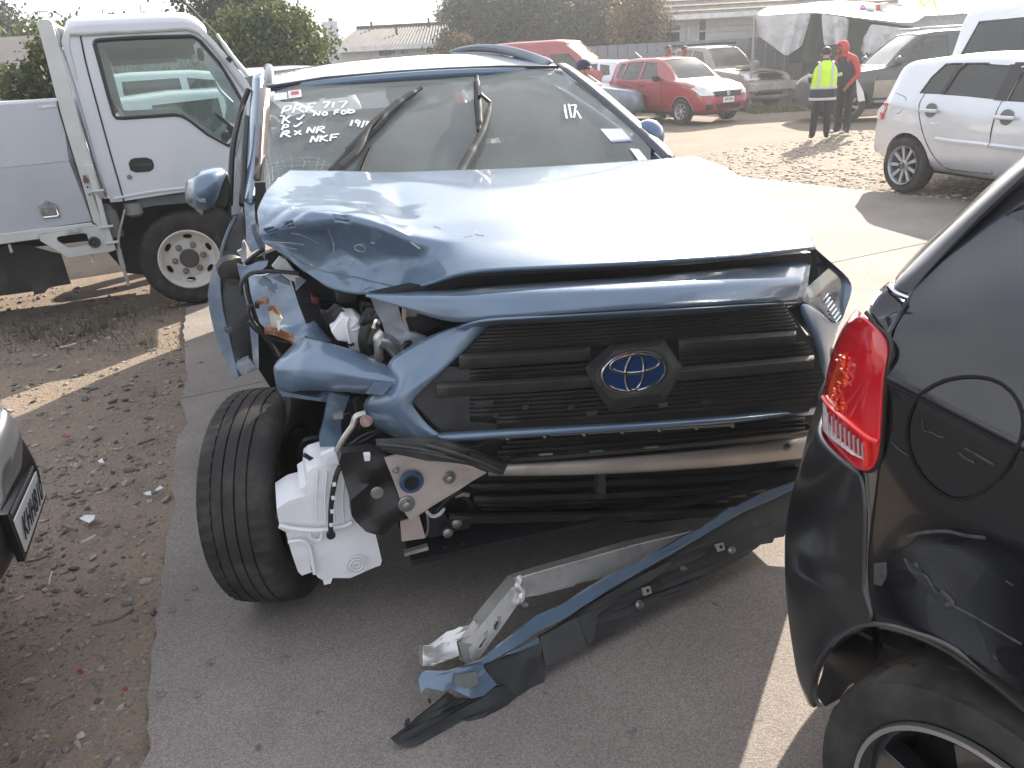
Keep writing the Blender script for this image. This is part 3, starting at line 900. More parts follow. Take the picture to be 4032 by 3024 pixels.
for k, (yl, h_, d) in enumerate(((985,30,.33),(1045,34,.31),(1085,14,.33),(1108,12,.33))):
    bar('slat', yl, h_, d, d + .015, x0=430 + k * 20, x1=1950 - k * 90, tilt=-.02, mt=M_DUSTY)
obj('rib', poly([LB(1055,935,.31), LB(1085,935,.31), LB(1090,1060,.31), LB(1040,1060,.31)],(0,.03,0)), M_DUSTY, rav)
bar('air_dam', 1135,40,.27,.33, x0=330, x1=1700, tilt=-.008, mt=M_DUSTY)
obj('undertray', poly([RV.l(p) for p in (RV.w((-.62,.3,.24)), RV.w((.80,.3,.24)), RV.w((.80,2.0,.22)), RV.w((-.62,2.0,.22)))],(0,0,.02)), M_DARK, rav)

# torn trim strip hanging over the bracket
obj('torn_trim', poly([A('5', *p, .10) for p in ((935,822),(1080,815),(1240,808),(1420,858),(1592,935),(1570,985),(1545,978),(1400,930),(1180,905),(1040,875),(990,862))],(0,.03,0),.014), M_DUSTY, rav)
bx = []
for (a, b_) in (((935,830),(1280,880)),((960,845),(1400,920)),((1180,830),(1560,960))):
    bx.append(tube([A('5', *a, .09), A('5', (a[0] + b_[0]) / 2,(a[1] + b_[1]) / 2 - 8,.085), A('5', *b_, .09)],.006,6))
obj('trim_edge', join(*bx), M_DUSTY, rav)
obj('trim_block', poly([A('5', *p, .085) for p in ((1405,870),(1592,935),(1570,985),(1400,905))],(0,.04,0)), M_BLACK, rav)
obj('foam', poly([A('5', *p, .21) for p in ((1190,810),(1420,795),(1610,788),(1600,830),(1500,850),(1300,830))],(0,.03,0),.006), mat('cream_foam', (.34,.31,.26),.8, var=.2, vscale=20), rav)
obj('wire', tube([A('5',1230,832,.15), A('5',1400,850,.14), A('5',1470,830,.14), A('5',1560,790,.15)],.007,6), M_BLACK, rav)

# bracket plate with hole and bolts, crumpled black cover, small tab
pb = [(975,900),(1060,880),(1250,905),(1420,940),(1490,970),(1420,1010),(1300,1085),(1190,1155),(1105,1212),(1072,1165),(1045,1080),(1010,985)]
br = obj('crash_bracket', poly([A('5', *p, .17) for p in pb],(0,.012,0),.006), mat('bracket_metal', (.60,.55,.53),.35, metal=.7, var=.1, vscale=6, col2=(.42,.37,.34), c2scale=6), rav)
dy = Vector((0,1,0))
c0 = A('5',1110,1015,.168)
obj('bushing', lathe([(0,.030),(-.006,.034),(-.012,.030),(-.012,.022),(.03,.020)], c0,(0,1,0),24, cap=False), mat('blue_rubber', (.03,.06,.12),.5, var=.1), br)
obj('bushing', lathe([(-.002,.022),(.0,.0005)], c0 + dy * .003,(0,1,0),20, cap=False), M_DARK, br)
for x, y, r in ((1032,955,.010),(1300,995,.019),(1085,1128,.024)):
    obj('bolt', join(lathe([(0, r),(-.004, r),(-.006, r * .9)], A('5', x, y, .168),(0,1,0),16), lathe([(-.006, r * .62),(-.016, r * .6),(-.018, r * .4)], A('5', x, y, .168),(0,1,0),6)), M_STEEL, br)
obj('torn_cover', poly([A('5', *p, .20) for p in ((760,880),(900,850),(980,870),(1000,960),(1040,1080),(1085,1180),(1050,1215),(990,1262),(960,1282),(880,1262),(830,1222),(808,1180),(800,1100),(775,1020),(748,930))],(0,.04,0),.035, seed=3), M_BLACK, rav)
for x, y, r in ((938,1070,.018),):
    obj('bolt', join(lathe([(0, r),(-.004, r),(-.006, r * .9)], A('5', x, y, .165),(0,1,0),16), lathe([(-.006, r * .62),(-.014, r * .6)], A('5', x, y, .165),(0,1,0),6)), M_STEEL, rav)
obj('clip', poly([A('5', *p, .17) for p in ((872,885),(905,882),(902,912),(876,914))],(0,.02,0)), M_WPLASTIC, rav)
tb = poly([A('5', *p, .22) for p in ((1055,1215),(1150,1190),(1182,1300),(1062,1318))],(0,.008,0))
tab = obj('mounting_tab', boolean(tb, [poly([A('5', *p, .18) for p in ((1086,1214),(1122,1208),(1126,1222),(1090,1230))],(0,.1,0))]), mat('pink_grey_metal', (.50,.40,.38),.45, metal=.5, var=.1), rav)
obj('loose_plate', poly([A('5', *p, .30) for p in ((1074,1378),(1194,1343),(1197,1360),(1078,1393))],(0,.02,0)), M_ALU, rav)
obj('cooler', join(poly([A('5', *p, .36) for p in ((1180,1170),(1420,1060),(1430,1180),(1400,1250),(1200,1300))],(0,.08,0),.01),
    lathe([(0,.05),(-.02,.05),(-.02,.04),(0,.03)], A('5',1330,1140,.355),(0,1,0),20)), M_BLACK, rav)
for pts, r, m_ in ((((1185,1165),(1215,1190),(1250,1180),(1275,1150)),.006, M_WPLASTIC),(((1190,1180),(1195,1240),(1185,1290)),.005, M_STEEL),(((1330,1090),(1370,1080),(1400,1085)),.007, M_ALU),
                   (((1270,1350),(1320,1355),(1380,1330)),.006, M_BLACK),(((1240,1160),(1300,1100),(1360,1060)),.008, M_BLACK)):
    obj('pipe', tube([A('5', *p, .33) for p in pts], r, 6), m_, rav)
for x, y in ((1290,1268),(1335,1220)):
    obj('bolt', lathe([(0,.017),(-.012,.017),(-.016,.01)], A('5', x, y, .33),(0,1,0),8), M_STEEL, rav)

# washer bottle hanging out, with its strap
wb = [(745,925),(770,960),(792,1030),(800,1060),(812,1110),(808,1190),(858,1225),(930,1280),(962,1415),(955,1440),(800,1498),(715,1502),(705,1528),(672,1535),(665,1512),(640,1498),(628,1480),(600,1440),(612,1472),(560,1492),(540,1470),(500,1350),(478,1270),(450,1255),(433,1150),(500,1110),(572,1090),(582,1062),(550,1055),(580,1035),(585,975),(610,950),(660,930)]
tank = obj('washer_bottle', poly([A('5', *p, .30) for p in wb],(0,.16,0),.012, seed=5), M_WPLASTIC, rav, bev=.006)
obj('seam', tube([A('5',445,1238,.287), A('5',520,1255,.285), A('5',640,1262,.282), A('5',760,1245,.285), A('5',812,1222,.287)],.008,6), M_WPLASTIC, tank)
obj('panel_ridge', tube([A('5',490,1320,.287), A('5',560,1315,.285), A('5',600,1350,.285), A('5',625,1480,.285)],.006,6), M_WPLASTIC, tank)
obj('panel_ridge', tube([A('5',600,1262,.285), A('5',605,1300,.284), A('5',650,1310,.284), A('5',660,1262,.285)],.005,6), M_WPLASTIC, tank)
for k in range(4):
    obj('panel_ridge', tube([A('5',640 + k * 45,960 + k * 8,.287), A('5',630 + k * 45,1100,.285), A('5',635 + k * 45,1225,.285)],.003,5), M_WPLASTIC, tank)
for r in (.010,.020,.030):
    obj('panel_ridge', tube([A('5',835,1435,.287) + Vector((r * math.cos(a * .5),0, r * math.sin(a * .5))) for a in range(13)],.0022,5), M_WPLASTIC, tank)
st = [A('5', *p, .25) for p in ((752,940),(735,980),(722,1030),(712,1090),(706,1150),(704,1220),(706,1290))]
strap = obj('rubber_strap', tube(st, .009,8, flat=.6), M_BLACK, rav)
for k in range(4):
    p = A('5',722 - k * 5,1030 + k * 68,.243)
    obj('strap_hole', box(p, (.010,.002,.012)), M_WPLASTIC, strap)
obj('rubber_strap', lathe([(-.004,.0005),(-.004,.013),(.006,.013),(.006,.0005)], A('5',706,1285,.248),(0,1,0),12, cap=False), M_BLACK, rav)
# filler pipe, clips and wiring above the bottle
obj('coolant_pipe', tube([A('5',738,862,.28), A('5',770,800,.27), A('5',815,735,.26), A('5',832,690,.26), A('5',880,672,.26)],.009,8), M_ALU, rav)
obj('bolt', join(lathe([(0,.017),(-.006,.017)], A('5',882,710,.24),(0,1,0),18), lathe([(-.006,.010),(-.018,.009)], A('5',882,710,.24),(0,1,0),6)), mat('pink_washer', (.30,.20,.18),.5), rav)
for pts, r in ((((760,870),(830,810),(880,780),(940,760)),.006),(((725,690),(760,690),(800,675),(850,720),(845,760)),.004),(((820,600),(835,640),(840,690)),.006),(((790,830),(860,815),(950,765)),.006),(((570,880),(610,905),(650,920),(720,912)),.007),(((640,800),(580,810),(555,860),(560,930),(575,1010)),.012)):
    obj('wire', tube([A('5', *p, .36 if r < .01 else .62) for p in pts], r, 6), M_BLACK, rav)
obj('clip', poly([A('5', *p, .27) for p in ((655,885),(722,858),(728,885),(690,895),(665,925))],(0,.02,0),.006), M_WPLASTIC, rav)
obj('connector', poly([A('5', *p, .27) for p in ((715,680),(765,670),(768,700),(720,705))],(0,.02,0)), M_STEEL, rav)
obj('torn_liner', poly([A('5', *p, .42) for p in ((705,565),(800,590),(780,640),(755,720),(760,790),(740,860),(700,900),(655,885),(645,790),(670,700),(690,610))],(0,.02,0),.02, seed=9), M_BLUED, rav)
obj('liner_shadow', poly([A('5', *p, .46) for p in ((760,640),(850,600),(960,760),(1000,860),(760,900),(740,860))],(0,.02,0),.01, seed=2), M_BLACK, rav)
# ---- knocked-out front wheel
wG = gnd('P',600,1288)
wc = RV.l(wG + Vector((.02,.10,.352)))
waxis = Vector((math.cos(R(-16 - 4)), math.sin(R(-16 - 4)),.035)).normalized()      # local: towards the engine
wheel = obj('wheel', tyre_vf(.360,.222,.225, wc, waxis, n=150, grooves=4, sipe=3), M_RUB, rav, angle=50)
obj('rim', join(lathe([(-.10,.215),(.09,.222),(.10,.228),(.10,.215),(.07,.20),(-.06,.195),(-.075,.08)], wc, waxis, 48, cap=False)), mat('dark_rim', (.035,.035,.037),.5, metal=.5, var=.3, vscale=15), wheel)
obj('brake_disc', lathe([(-.02,.02),(-.02,.155),(.005,.155),(.005,.08),(.03,.07),(.04,.0)], wc, waxis, 40, cap=False), mat('brake_rust', (.10,.075,.06),.6, metal=.5, var=.3, vscale=20), wheel)
obj('caliper', box(wc + waxis * .01 + Vector((0,-.13,.06)),(.07,.07,.14)), M_BLACK, wheel, bev=.01)
for k in range(3):
    a = k * 2.1 + .4
    u = Vector((0,0,1)); v = waxis.cross(u).normalized()
    obj('suspension_link', tube([wc + waxis * .06 + (u * math.cos(a) + v * math.sin(a)) * .06, wc + waxis * .35 + (u * math.cos(a) + v * math.sin(a)) * .12],.018,8), M_BLACK, wheel)

# ---- wheel housing and opened engine bay
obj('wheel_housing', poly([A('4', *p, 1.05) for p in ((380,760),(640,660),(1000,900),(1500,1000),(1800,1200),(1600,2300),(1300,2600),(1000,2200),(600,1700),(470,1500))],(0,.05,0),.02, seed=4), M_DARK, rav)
obj('apron_panel', poly([A('4', *p, v) for *p, v in ((375,905,.98),(430,850,.98),(520,850,.96),(640,800,.94),(720,860,.92),(770,1040,.86),(870,1180,.78),(985,1320,.70),(880,1300,.70),(800,1275,.70),(745,1335,.72),(640,1285,.76),(520,1225,.80),(470,1180,.86),(430,1010,.92))],(0,.02,0),.035, seed=1),
    mat('torn_apron', (.20,.29,.42),.45, metal=.2, coat=.2, var=.25, vscale=9, col2=(.40,.41,.41), c2scale=10, c2lo=.42, c2hi=.7), rav)
obj('apron_rail', poly([A('4', *p, v) for *p, v in ((352,870,.97),(385,890,.97),(430,1010,.93),(470,1190,.88),(475,1500,.88),(440,1497,.90),(400,1100,.92))],(0,.03,0),.008), M_BLUEIN, rav)
obj('apron_tear', poly([A('4', *p, v) for *p, v in ((545,1095,.80),(600,1100,.79),(640,1160,.77),(610,1180,.77),(620,1245,.76),(560,1230,.78))],(0,.02,0),.01), mat('cream_sealer', (.45,.42,.35),.7, var=.2), rav)
M_RUST = mat('rusty_edge', (.26,.11,.045),.9, var=.5, vscale=40, col2=(.42,.36,.30), c2scale=25)
obj('rust_edge', join(tube([A('4', *p, .745) for p in ((515,1235),(590,1245),(640,1265),(700,1290),(745,1330))],.014,6), tube([A('4', *p, .80) for p in ((470,1040),(510,1030),(545,1035))],.012,6), tube([A('4', *p, .79) for p in ((540,1090),(580,1080),(620,1130))],.008,6)), M_RUST, rav)
obj('white_panel', poly([A('4', *p, .72) for p in ((565,790),(620,725),(660,740),(750,860),(800,890),(735,960),(722,900),(650,860))],(0,.02,0),.012), mat('white_primer', (.5,.5,.48),.5, var=.1, col2=(.2,.22,.25), c2scale=9, c2lo=.55), rav)
obj('panel_tab', poly([A('4', *p, .70) for p in ((730,880),(800,885),(730,958))],(0,.01,0)), M_BLUEIN, rav)
obj('torn_flap', poly([A('4', *p, v) for *p, v in ((325,775,.84),(400,790,.82),(470,765,.80),(540,758,.78),(530,790,.78),(450,845,.80),(350,885,.83),(335,830,.84))],(0,.02,0),.02, seed=7), M_BLUED, rav)
for pl_ in (((470,905),(505,860),(560,900),(590,975),(560,965),(530,920),(500,930)),((540,960),(545,925),(600,915),(605,945)),((570,870),(620,850),(690,900),(700,930),(620,900))):
    obj('bracket', poly([A('4', *p, .72) for p in pl_],(0,.02,0),.01), M_BLUEIN, rav)
obj('relay', poly([A('4', *p, .84) for p in ((445,1050),(475,1045),(480,1085),(450,1085))],(0,.03,0)), M_BLACK, rav)
obj('bolt', poly([A('4', *p, .70) for p in ((598,1175),(628,1170),(622,1195),(618,1240),(608,1240))],(0,.01,0)), M_WPLASTIC, rav)
for pts, r, v in ((((350,990),(355,910),(400,850),(470,830),(600,828),(752,842)),.006,.70),(((385,880),(400,980),(430,1080),(480,1220),(560,1330),(620,1410)),.008,.80),(((405,1060),(402,1120),(440,1180),(470,1230)),.005,.78),
                  (((400,1180),(470,1250),(600,1310),(690,1320)),.005,.74),(((440,1065),(415,1070),(405,1110),(430,1170),(520,1280),(570,1350),(610,1420)),.006,.76)):
    obj('wire', tube([A('4', *p, v) for p in pts], r, 6), M_BLACK, rav)
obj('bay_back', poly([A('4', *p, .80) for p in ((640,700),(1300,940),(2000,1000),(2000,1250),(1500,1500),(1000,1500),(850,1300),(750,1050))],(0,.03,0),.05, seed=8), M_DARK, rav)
for (x, y, w, h, v, m_) in ((840,1000,60,60,.74, mat('red_cap', (.12,.02,.02),.5)),(900,1090,140,60,.72, M_BLACK),(1000,960,180,90,.70, M_BLACK),(1180,1060,90,110,.68, M_BLACK),(940,1150,120,70,.68, M_BLACK)):
    obj('engine_part', poly([A('4', x, y, v), A('4', x + w, y + h * .1, v), A('4', x + w * .9, y + h, v), A('4', x + w * .1, y + h * .95, v)],(0,.06,0),.01, seed=x), m_, rav, bev=.006)
rv_ = [(975,1240),(1010,1190),(1060,1130),(1100,1142),(1150,1138),(1212,1195),(1192,1270),(1240,1290),(1195,1400),(1105,1365),(1100,1320),(1020,1310)]
res_ = obj('fluid_reservoir', poly([A('4', *p, .50) for p in rv_],(0,.10,0),.012, seed=6), M_WPLASTIC, rav, bev=.005)
obj('panel_ridge', tube([A('4', *p, .487) for p in ((1100,1145),(1085,1200),(1095,1270),(1110,1330))],.005,6), M_WPLASTIC, res_)
obj('panel_ridge', tube([A('4', *p, .487) for p in ((1115,1215),(1150,1185),(1180,1215),(1120,1240))],.004,6, smooth=False), M_WPLASTIC, res_)
for pl_ in (((1098,1330),(1140,1330),(1140,1340),(1118,1352),(1100,1342)),((1175,1272),(1184,1272),(1184,1320),(1205,1325),(1205,1334),(1170,1334))):
    obj('slot', poly([A('4', *p, .482) for p in pl_],(0,.01,0)), M_INK, res_)
obj('fluid_reservoir', poly([A('4', *p, .50) for p in ((1245,1345),(1290,1335),(1340,1345),(1345,1450),(1300,1465),(1245,1420))],(0,.09,0),.01), M_WPLASTIC, rav, bev=.006)
obj('filler_neck', tube([A('4',965,1165,.55), A('4',1000,1140,.56), A('4',1045,1100,.57)],.028,12), M_BLACK, rav)
obj('coolant_pipe', tube([A('4', *p, .44) for p in ((1310,1440),(1305,1330),(1300,1290),(1320,1260),(1335,1245))],.014,10), M_ALU, rav)
obj('coolant_pipe', tube([A('4', *p, .43) for p in ((1320,1298),(1370,1315),(1410,1350),(1448,1395))],.024,12), mat('foil_pipe', (.5,.52,.55),.3, metal=.8, var=.3, vscale=40), rav)
for pts, r in ((((1330,1090),(1280,1150),(1235,1210),(1215,1300),(1235,1400)),.022),(((1265,1090),(1250,1150),(1220,1190)),.018),(((1360,1130),(1310,1180),(1270,1260),(1250,1320)),.026),(((1200,1140),(1220,1150),(1250,1140)),.026)):
    obj('hose', tube([A('4', *p, .47) for p in pts], r, 10), M_BLACK, rav)
obj('hose_clamp', tube([A('4', *p, .44) for p in ((1268,1220),(1290,1165),(1312,1185))],.007,6), M_CHROME, rav)
obj('strut_panel', poly([A('4', *p, .42) for p in ((1255,1010),(1330,1040),(1450,1080),(1470,1160),(1505,1240),(1590,1265),(1640,1280),(1560,1320),(1450,1395),(1370,1310),(1340,1200),(1290,1110))],(0,.02,0),.015, seed=2), mat('pale_strut', (.30,.33,.38),.45, metal=.3, coat=.3, var=.15), rav)
obj('headlight_bracket', poly([A('4', *p, .385) for p in ((1478,1082),(1500,1090),(1495,1160),(1520,1235),(1505,1240),(1478,1160))],(0,.02,0)), mat('tan_bracket', (.42,.34,.26),.5), rav)
obj('headlight_remains', poly([A('4', *p, .39) for p in ((1490,1080),(1740,1185),(1735,1200),(1650,1240),(1590,1252),(1520,1240),(1495,1170))],(0,.04,0),.01), mat('smoky_lens', (.03,.03,.032),.15, coat=1, var=.3), rav)
obj('black_clip', poly([A('4', *p, .34) for p in ((1465,1390),(1500,1330),(1545,1325),(1500,1370))],(0,.03,0)), M_BLACK, rav)

obj('arch_liner', lathe([(-.30,.01),(-.30,.40),(.10,.40)],(.80,.98,.40),(1,0,0),32, cap=False), M_DARK, rav)  # unseen liner added to stop sun slipping over the tyre
obj('bumper_sun_filler', join(box((.72,.48,.42),(.34,.22,.36)), box((.60,.62,.40),(.5,.3,.3)), box((.80,.50,.48),(.24,.30,.46))), M_BLACK, rav, bev=.03)  # unseen boxes added to stop sun leaking past the bumper corner
obj('engine_block', join(box((.22,.92,.60),(1.16,.62,.62)), box((.1,1.5,.62),(1.5,.5,.5))), M_DARK, rav)  # solid stand-in for the engine, added to keep sun from crossing the bay
# ---- torn front fender, liner, cowl corner
M_FEND = mat('fender_edge', (.05,.077,.11),.45, metal=.2, coat=.3, var=.2, vscale=6, col2=(.12,.14,.17), c2scale=4)
obj('fender', poly([A('4', *p, v) for *p, v in ((232,765,1.12),(165,778,1.15),(140,860,1.15),(120,980,1.12),(130,1090,1.08),(160,1230,1.02),(220,1400,.95),(305,1582,.88),(335,1562,.88),(295,1400,.93),(262,1250,.98),(225,1100,1.04),(208,950,1.08),(205,850,1.1),(240,800,1.1))],(.012,.02,0)), M_FEND, rav)
obj('fender_liner', poly([A('4', *p, v) for *p, v in ((205,850,1.11),(330,840,1.08),(372,960,1.05),(402,1100,1.02),(430,1300,.98),(462,1500,.94),(440,1520,.94),(318,1560,.90),(290,1390,.94),(290,1270,.98),(245,1240,.99),(222,1100,1.05),(210,960,1.09))],(.01,.03,0),.012, seed=4), M_BLACK, rav)
obj('liner_foot', poly([A('4', *p, .90) for p in ((318,1470),(400,1430),(450,1480),(460,1505),(320,1565))],(0,.03,0),.02), M_BLUEIN, rav)
obj('bracket', poly([A('4', *p, 1.02) for p in ((245,890),(290,875),(345,890),(350,960),(330,960),(325,920),(265,925))],(0,.02,0)), M_DUSTY, rav)
obj('rubber_mount', join(lathe([(0,.05),(-.03,.045),(-.04,.02)], A('4',285,800,1.05),(0,1,.3),16)), M_DUSTY, rav)
obj('fender_tab', poly([A('4', *p, .93) for p in ((245,1235),(285,1215),(292,1245),(260,1262))],(0,.01,0)), M_FEND, rav)
obj('cowl_corner', poly([A('4', *p, v) for *p, v in ((215,755,1.2),(225,680,1.22),(290,480,1.3),(345,425,1.34),(380,425,1.34),(385,560,1.28),(390,700,1.2),(330,770,1.16),(240,765,1.18))],(0,.03,0),.006), M_BLACK, rav)
obj('cowl_edge', tube([A('4', *p, 1.22) for p in ((215,760),(225,670),(262,560),(315,445))],.008,6), M_FEND, rav)
obj('lower_pillar', poly([A('4', *p, v) for *p, v in ((372,350,1.36),(445,350,1.34),(450,470,1.28),(480,600,1.2),(500,660,1.15),(420,700,1.15),(395,640,1.2))],(0,.03,0),.008), M_BLUEIN, rav)
obj('torn_foam', poly([A('4', *p, 1.0) for p in ((325,695),(355,680),(360,625),(375,615),(388,650),(392,730),(400,760),(355,765),(345,720))],(0,.03,0),.02), mat('pale_foam', (.42,.43,.48),.7), rav)
obj('bracket', poly([A('4', *p, .95) for p in ((418,510),(450,495),(465,560),(520,650),(520,760),(500,720),(440,590))],(0,.02,0),.01), M_BLUEIN, rav)
obj('prop_rod', tube([A('4', *p, .9) for p in ((380,775),(430,730),(510,668))],.008,6), M_BLACK, rav)

# ---- pillars, side, roof
def yz(top, bot): return lambda t: top + (bot - top) * t
apl = []
for k, (xl, xr, yy) in enumerate(((1640,1698,490),(1636,1700,600),(1622,1692,760),(1612,1684,900),(1600,1674,1080),(1592,1664,1200),(1584,1648,1320))):
    t = (yy - 480) / 840; v = 2.0 + (1.34 - 2.0) * t
    apl.append([A('A', xl, yy, v + .07), A('A', xl + (xr - xl) * .35, yy, v + .01), A('A', xl + (xr - xl) * .75, yy, v - .01), A('A', xr, yy, v + .02)])
o = obj('pillar', grid(apl), M_BLUE, rav, sub=2); d = o.modifiers.new('solid', 'SOLIDIFY'); d.thickness = .006
trim = []
for xl, xr, yy in ((1702,1728,590),(1697,1721,760),(1689,1712,900),(1678,1701,1080),(1666,1688,1180)):
    t = (yy - 480) / 840; v = 1.97 + (1.36 - 1.97) * t
    trim.append([A('A', xl, yy, v), A('A', (xl + xr) / 2, yy, v - .012), A('A', xr, yy, v)])
o = obj('pillar_trim', grid(trim), mat('brown_trim', (.10,.075,.065),.3, coat=.4, var=.1), rav); d = o.modifiers.new('solid', 'SOLIDIFY'); d.thickness = .02
obj('pillar_seal', tube([A('A',1740,592,1.97), A('A',1722,900,1.68), A('A',1700,1185,1.40)],.009,6), M_BLACK, rav)
obj('cowl_end', poly([A('A', *p, 1.33) for p in ((1650,1185),(1720,1180),(1725,1250),(1690,1330),(1655,1340))],(0,.05,0)), M_BLACK, rav)

roofP = [[('P',572,188,1.99),('P',700,172,1.95),('P',850,159,1.93),('P',960,152,1.93),('P',1080,147,1.94),('P',1204,145,1.99)],
         [('P',568,172,2.2),('P',700,157,2.2),('P',850,144,2.2),('P',960,137,2.2),('P',1085,133,2.2),('P',1200,138,2.2)],
         [('P',574,160,2.6),('P',700,144,2.6),('P',850,129,2.6),('P',960,120,2.6),('P',1085,118,2.6),('P',1190,130,2.6)],
         [('P',585,152,3.0),('P',705,136,3.0),('P',850,120.5,3.0),('P',960,112.5,3.0),('P',1080,111.5,3.0),('P',1180,124,3.0)]]
rr = [[A(*q) for q in r] for r in roofP]
for y_, dz in ((3.7,-.02),(4.3,-.10),(4.45,-.2)):
    rr.append([Vector((p.x * .96, y_, p.z + dz)) for p in rr[3]])
roof = obj('roof', grid(rr), M_BLUE, rav, sub=3); d = roof.modifiers.new('solid', 'SOLIDIFY'); d.thickness = .03
False and obj('sunroof_seam', tube([rr[1][1] + Vector((0,.1,.012)), rr[1][2] + Vector((0,.05,.018)), rr[1][3] + Vector((0,.05,.018)), rr[1][4] + Vector((0,.1,.012))],.004,5), M_BLACK, roof)
obj('headliner', grid([[p + Vector((0,0,-.06)) for p in r_] for r_ in rr[1:6]]), mat('pale_headliner', (.42,.41,.39),.9), rav, sub=1)
# sides, doors, rear
xr0, xr1 = rr[0][0].x, rr[0][-1].x
def side(sgn, xr_, nm):
    xb = -.80 - .02 if sgn < 0 else .93
    rowsS = []
    st_ = [1.42,1.7,2.0,2.4,2.9,3.5,4.1,4.42]
    up, low = [],[]
    for y_ in st_:
        zt_ = float(np.interp(y_, [1.42,2.0,2.6,3.2,3.8,4.42],[1.17,1.53,1.60,1.60,1.57,1.45]))
        tpx = abs(xr_); xo = abs(xb)
        x_t = xo - (xo - tpx - .02) * min(1,(zt_ - 1.10) / .45)
        up.append((y_, zt_, x_t * sgn))
    zz = [1.0,.85,.6,.4]
    rows_ = []
    rows_.append([Vector((x_, y_, z_)) for y_, z_, x_ in up])
    for z_, k_ in ((1.12,.99),(1.0,1.0),(.8,1.005),(.55,1.0),(.32,.97)):
        rows_.append([Vector((xb * k_, y_, min(z_, up[i][1] - .02))) for i, y_ in enumerate(st_)])
    vf_ = grid(rows_)
    b_ = obj('body_side', vf_, M_BLUE, rav, sub=1); dd = b_.modifiers.new('solid', 'SOLIDIFY'); dd.thickness = .03; dd.offset = 0
    # glass panels standing just proud of the doors
    for (ya, yb, nm_) in ((1.62,2.35, 'side_window'),(2.42,3.2, 'side_window'),(3.3,3.95, 'side_window')):
        def xs(y_, z_):
            zt_ = float(np.interp(y_, [1.42,2.0,2.6,3.2,3.8,4.42],[1.17,1.53,1.60,1.60,1.57,1.45]))
            x_t = abs(xb) - (abs(xb) - abs(xr_) - .02) * min(1,(zt_ - 1.10) / .45)
            t = max(0,(z_ - 1.12)) / max(.02, zt_ - 1.12)
            return (abs(xb) + (x_t - abs(xb)) * t + .02) * sgn
        zt2 = lambda y_: float(np.interp(y_, [1.42,2.0,2.6,3.2,3.8,4.42],[1.17,1.53,1.60,1.60,1.57,1.45])) - .05
        pr_ = [Vector((xs(y_, 1.10), y_, 1.10)) for y_ in (ya, (ya + yb) / 2, yb)],[Vector((xs(y_, zt2(y_)), y_, max(1.12, zt2(y_)))) for y_ in (ya, (ya + yb) / 2, yb)]
        obj(nm_, grid(pr_), glass('tinted_side_glass', (.05,.055,.06),1.0), rav, solid=.004)
    obj('sill', box((xb * .96,2.9,.28),(.08,3.0,.16)), M_BLACK, rav, bev=.02)
    rw = Vector((xb * .90,3.62,.36))
    w_ = obj('wheel', tyre_vf(.36,.22,.23, rw, (sgn, 0,0), n=72), M_RUB, rav)
    obj('rim', lathe([(.06,.225),(.09,.23),(.08,.21),(.05,.18),(.07,.05),(.07,.0)], rw, (sgn, 0,0),32, cap=False), M_STEEL, w_)
side(-1, xr0, 'r'); side(1, xr1, 'l')
obj('tailgate', grid([[Vector((x_, y_, z_)) for x_ in (-.80,-.4,0,.45,.90)] for z_, y_ in ((1.42,4.38),(1.1,4.55),(.8,4.62),(.45,4.6),(.32,4.5))]), M_BLUE, rav, sub=1, solid=.03)
# left front wheel and fender on the far side
fw = Vector((.80,.98,.36))
w2 = obj('wheel', tyre_vf(.36,.22,.23, fw, (1,0,0), n=72), M_RUB, rav)
obj('rim', lathe([(.06,.225),(.09,.23),(.08,.21),(.05,.18),(.07,.05),(.07,.0)], fw, (1,0,0),32, cap=False), M_STEEL, w2)
fen = [
 [('P',1500,343,1.28),('P',1575,362,1.12),('P',1650,418,.88),('P',1712,466,.63),('P',1762,530,.40)],
]
f0 = [A(*q) + Vector((.004,0,-.018)) for q in fen[0]]
f1 = [Vector((.86,1.30,1.08)), Vector((.90,1.10,1.02)), Vector((.93,.85,.98)), Vector((.925,.60,.96)), A('d',628,10,.52)]
f2 = [Vector((.91,1.30,.9)), Vector((.95,1.1,.88)), Vector((.965,.85,.86)), Vector((.95,.60,.84)), A('d',600,120,.42)]
f3 = [Vector((.92,1.36,.45)), Vector((.95,1.36,.6)), Vector((.965,.95,.76)), Vector((.95,.55,.70)), Vector((.93,.42,.62))]
obj('fender', grid([f0, f1, f2, f3]), M_BLUE, rav, sub=2, solid=.01)
# unbroken headlight on the far corner and the bumper side under it
hl = [[A('d',290,60,.33), A('d',330,20,.36), A('d',400,-40,.42), A('d',470,-105,.50)],
      [A('d',305,110,.31), A('d',370,90,.345), A('d',450,60,.41), A('d',545,-60,.52)],
      [A('d',320,160,.31), A('d',400,195,.34), A('d',470,170,.41), A('d',560,40,.50)],
      [A('d',335,166,.33), A('d',415,225,.35), A('d',490,316,.40), A('d',562,110,.48)]]
hb = obj('headlight', grid(hl), glass('headlight_glass', (.75,.78,.8),1.2,.05), rav, sub=2)
obj('headlight_housing', xf(grid(hl), Matrix.Translation((0,.05,-.005))), mat('lamp_silver', (.42,.43,.45),.2, metal=.7, var=.2, vscale=25), hb, sub=2)
for k in range(7):
    p = A('d',395 + k * 14,135 + k * 24,.37)
    obj('lamp_rib', tube([p, p + Vector((.035,.02,.012))],.004,5), M_CHROME, hb)
bs = [[A('d',255,145,.30), A('d',320,172,.325), A('d',400,228,.35), A('d',488,320,.41), A('d',600,125,.46)],
      [A('d',215,190,.30), A('d',330,300,.29), A('d',430,400,.34), A('d',500,470,.43), Vector((.95,.56,.80))],
      [A('d',400,520,.30), A('d',440,560,.31), A('d',470,620,.37), Vector((.90,.46,.62)), Vector((.95,.58,.62))],
      [A('d',330,800,.31), A('d',390,820,.32), A('d',420,830,.38), Vector((.88,.46,.50)), Vector((.94,.58,.50))]]
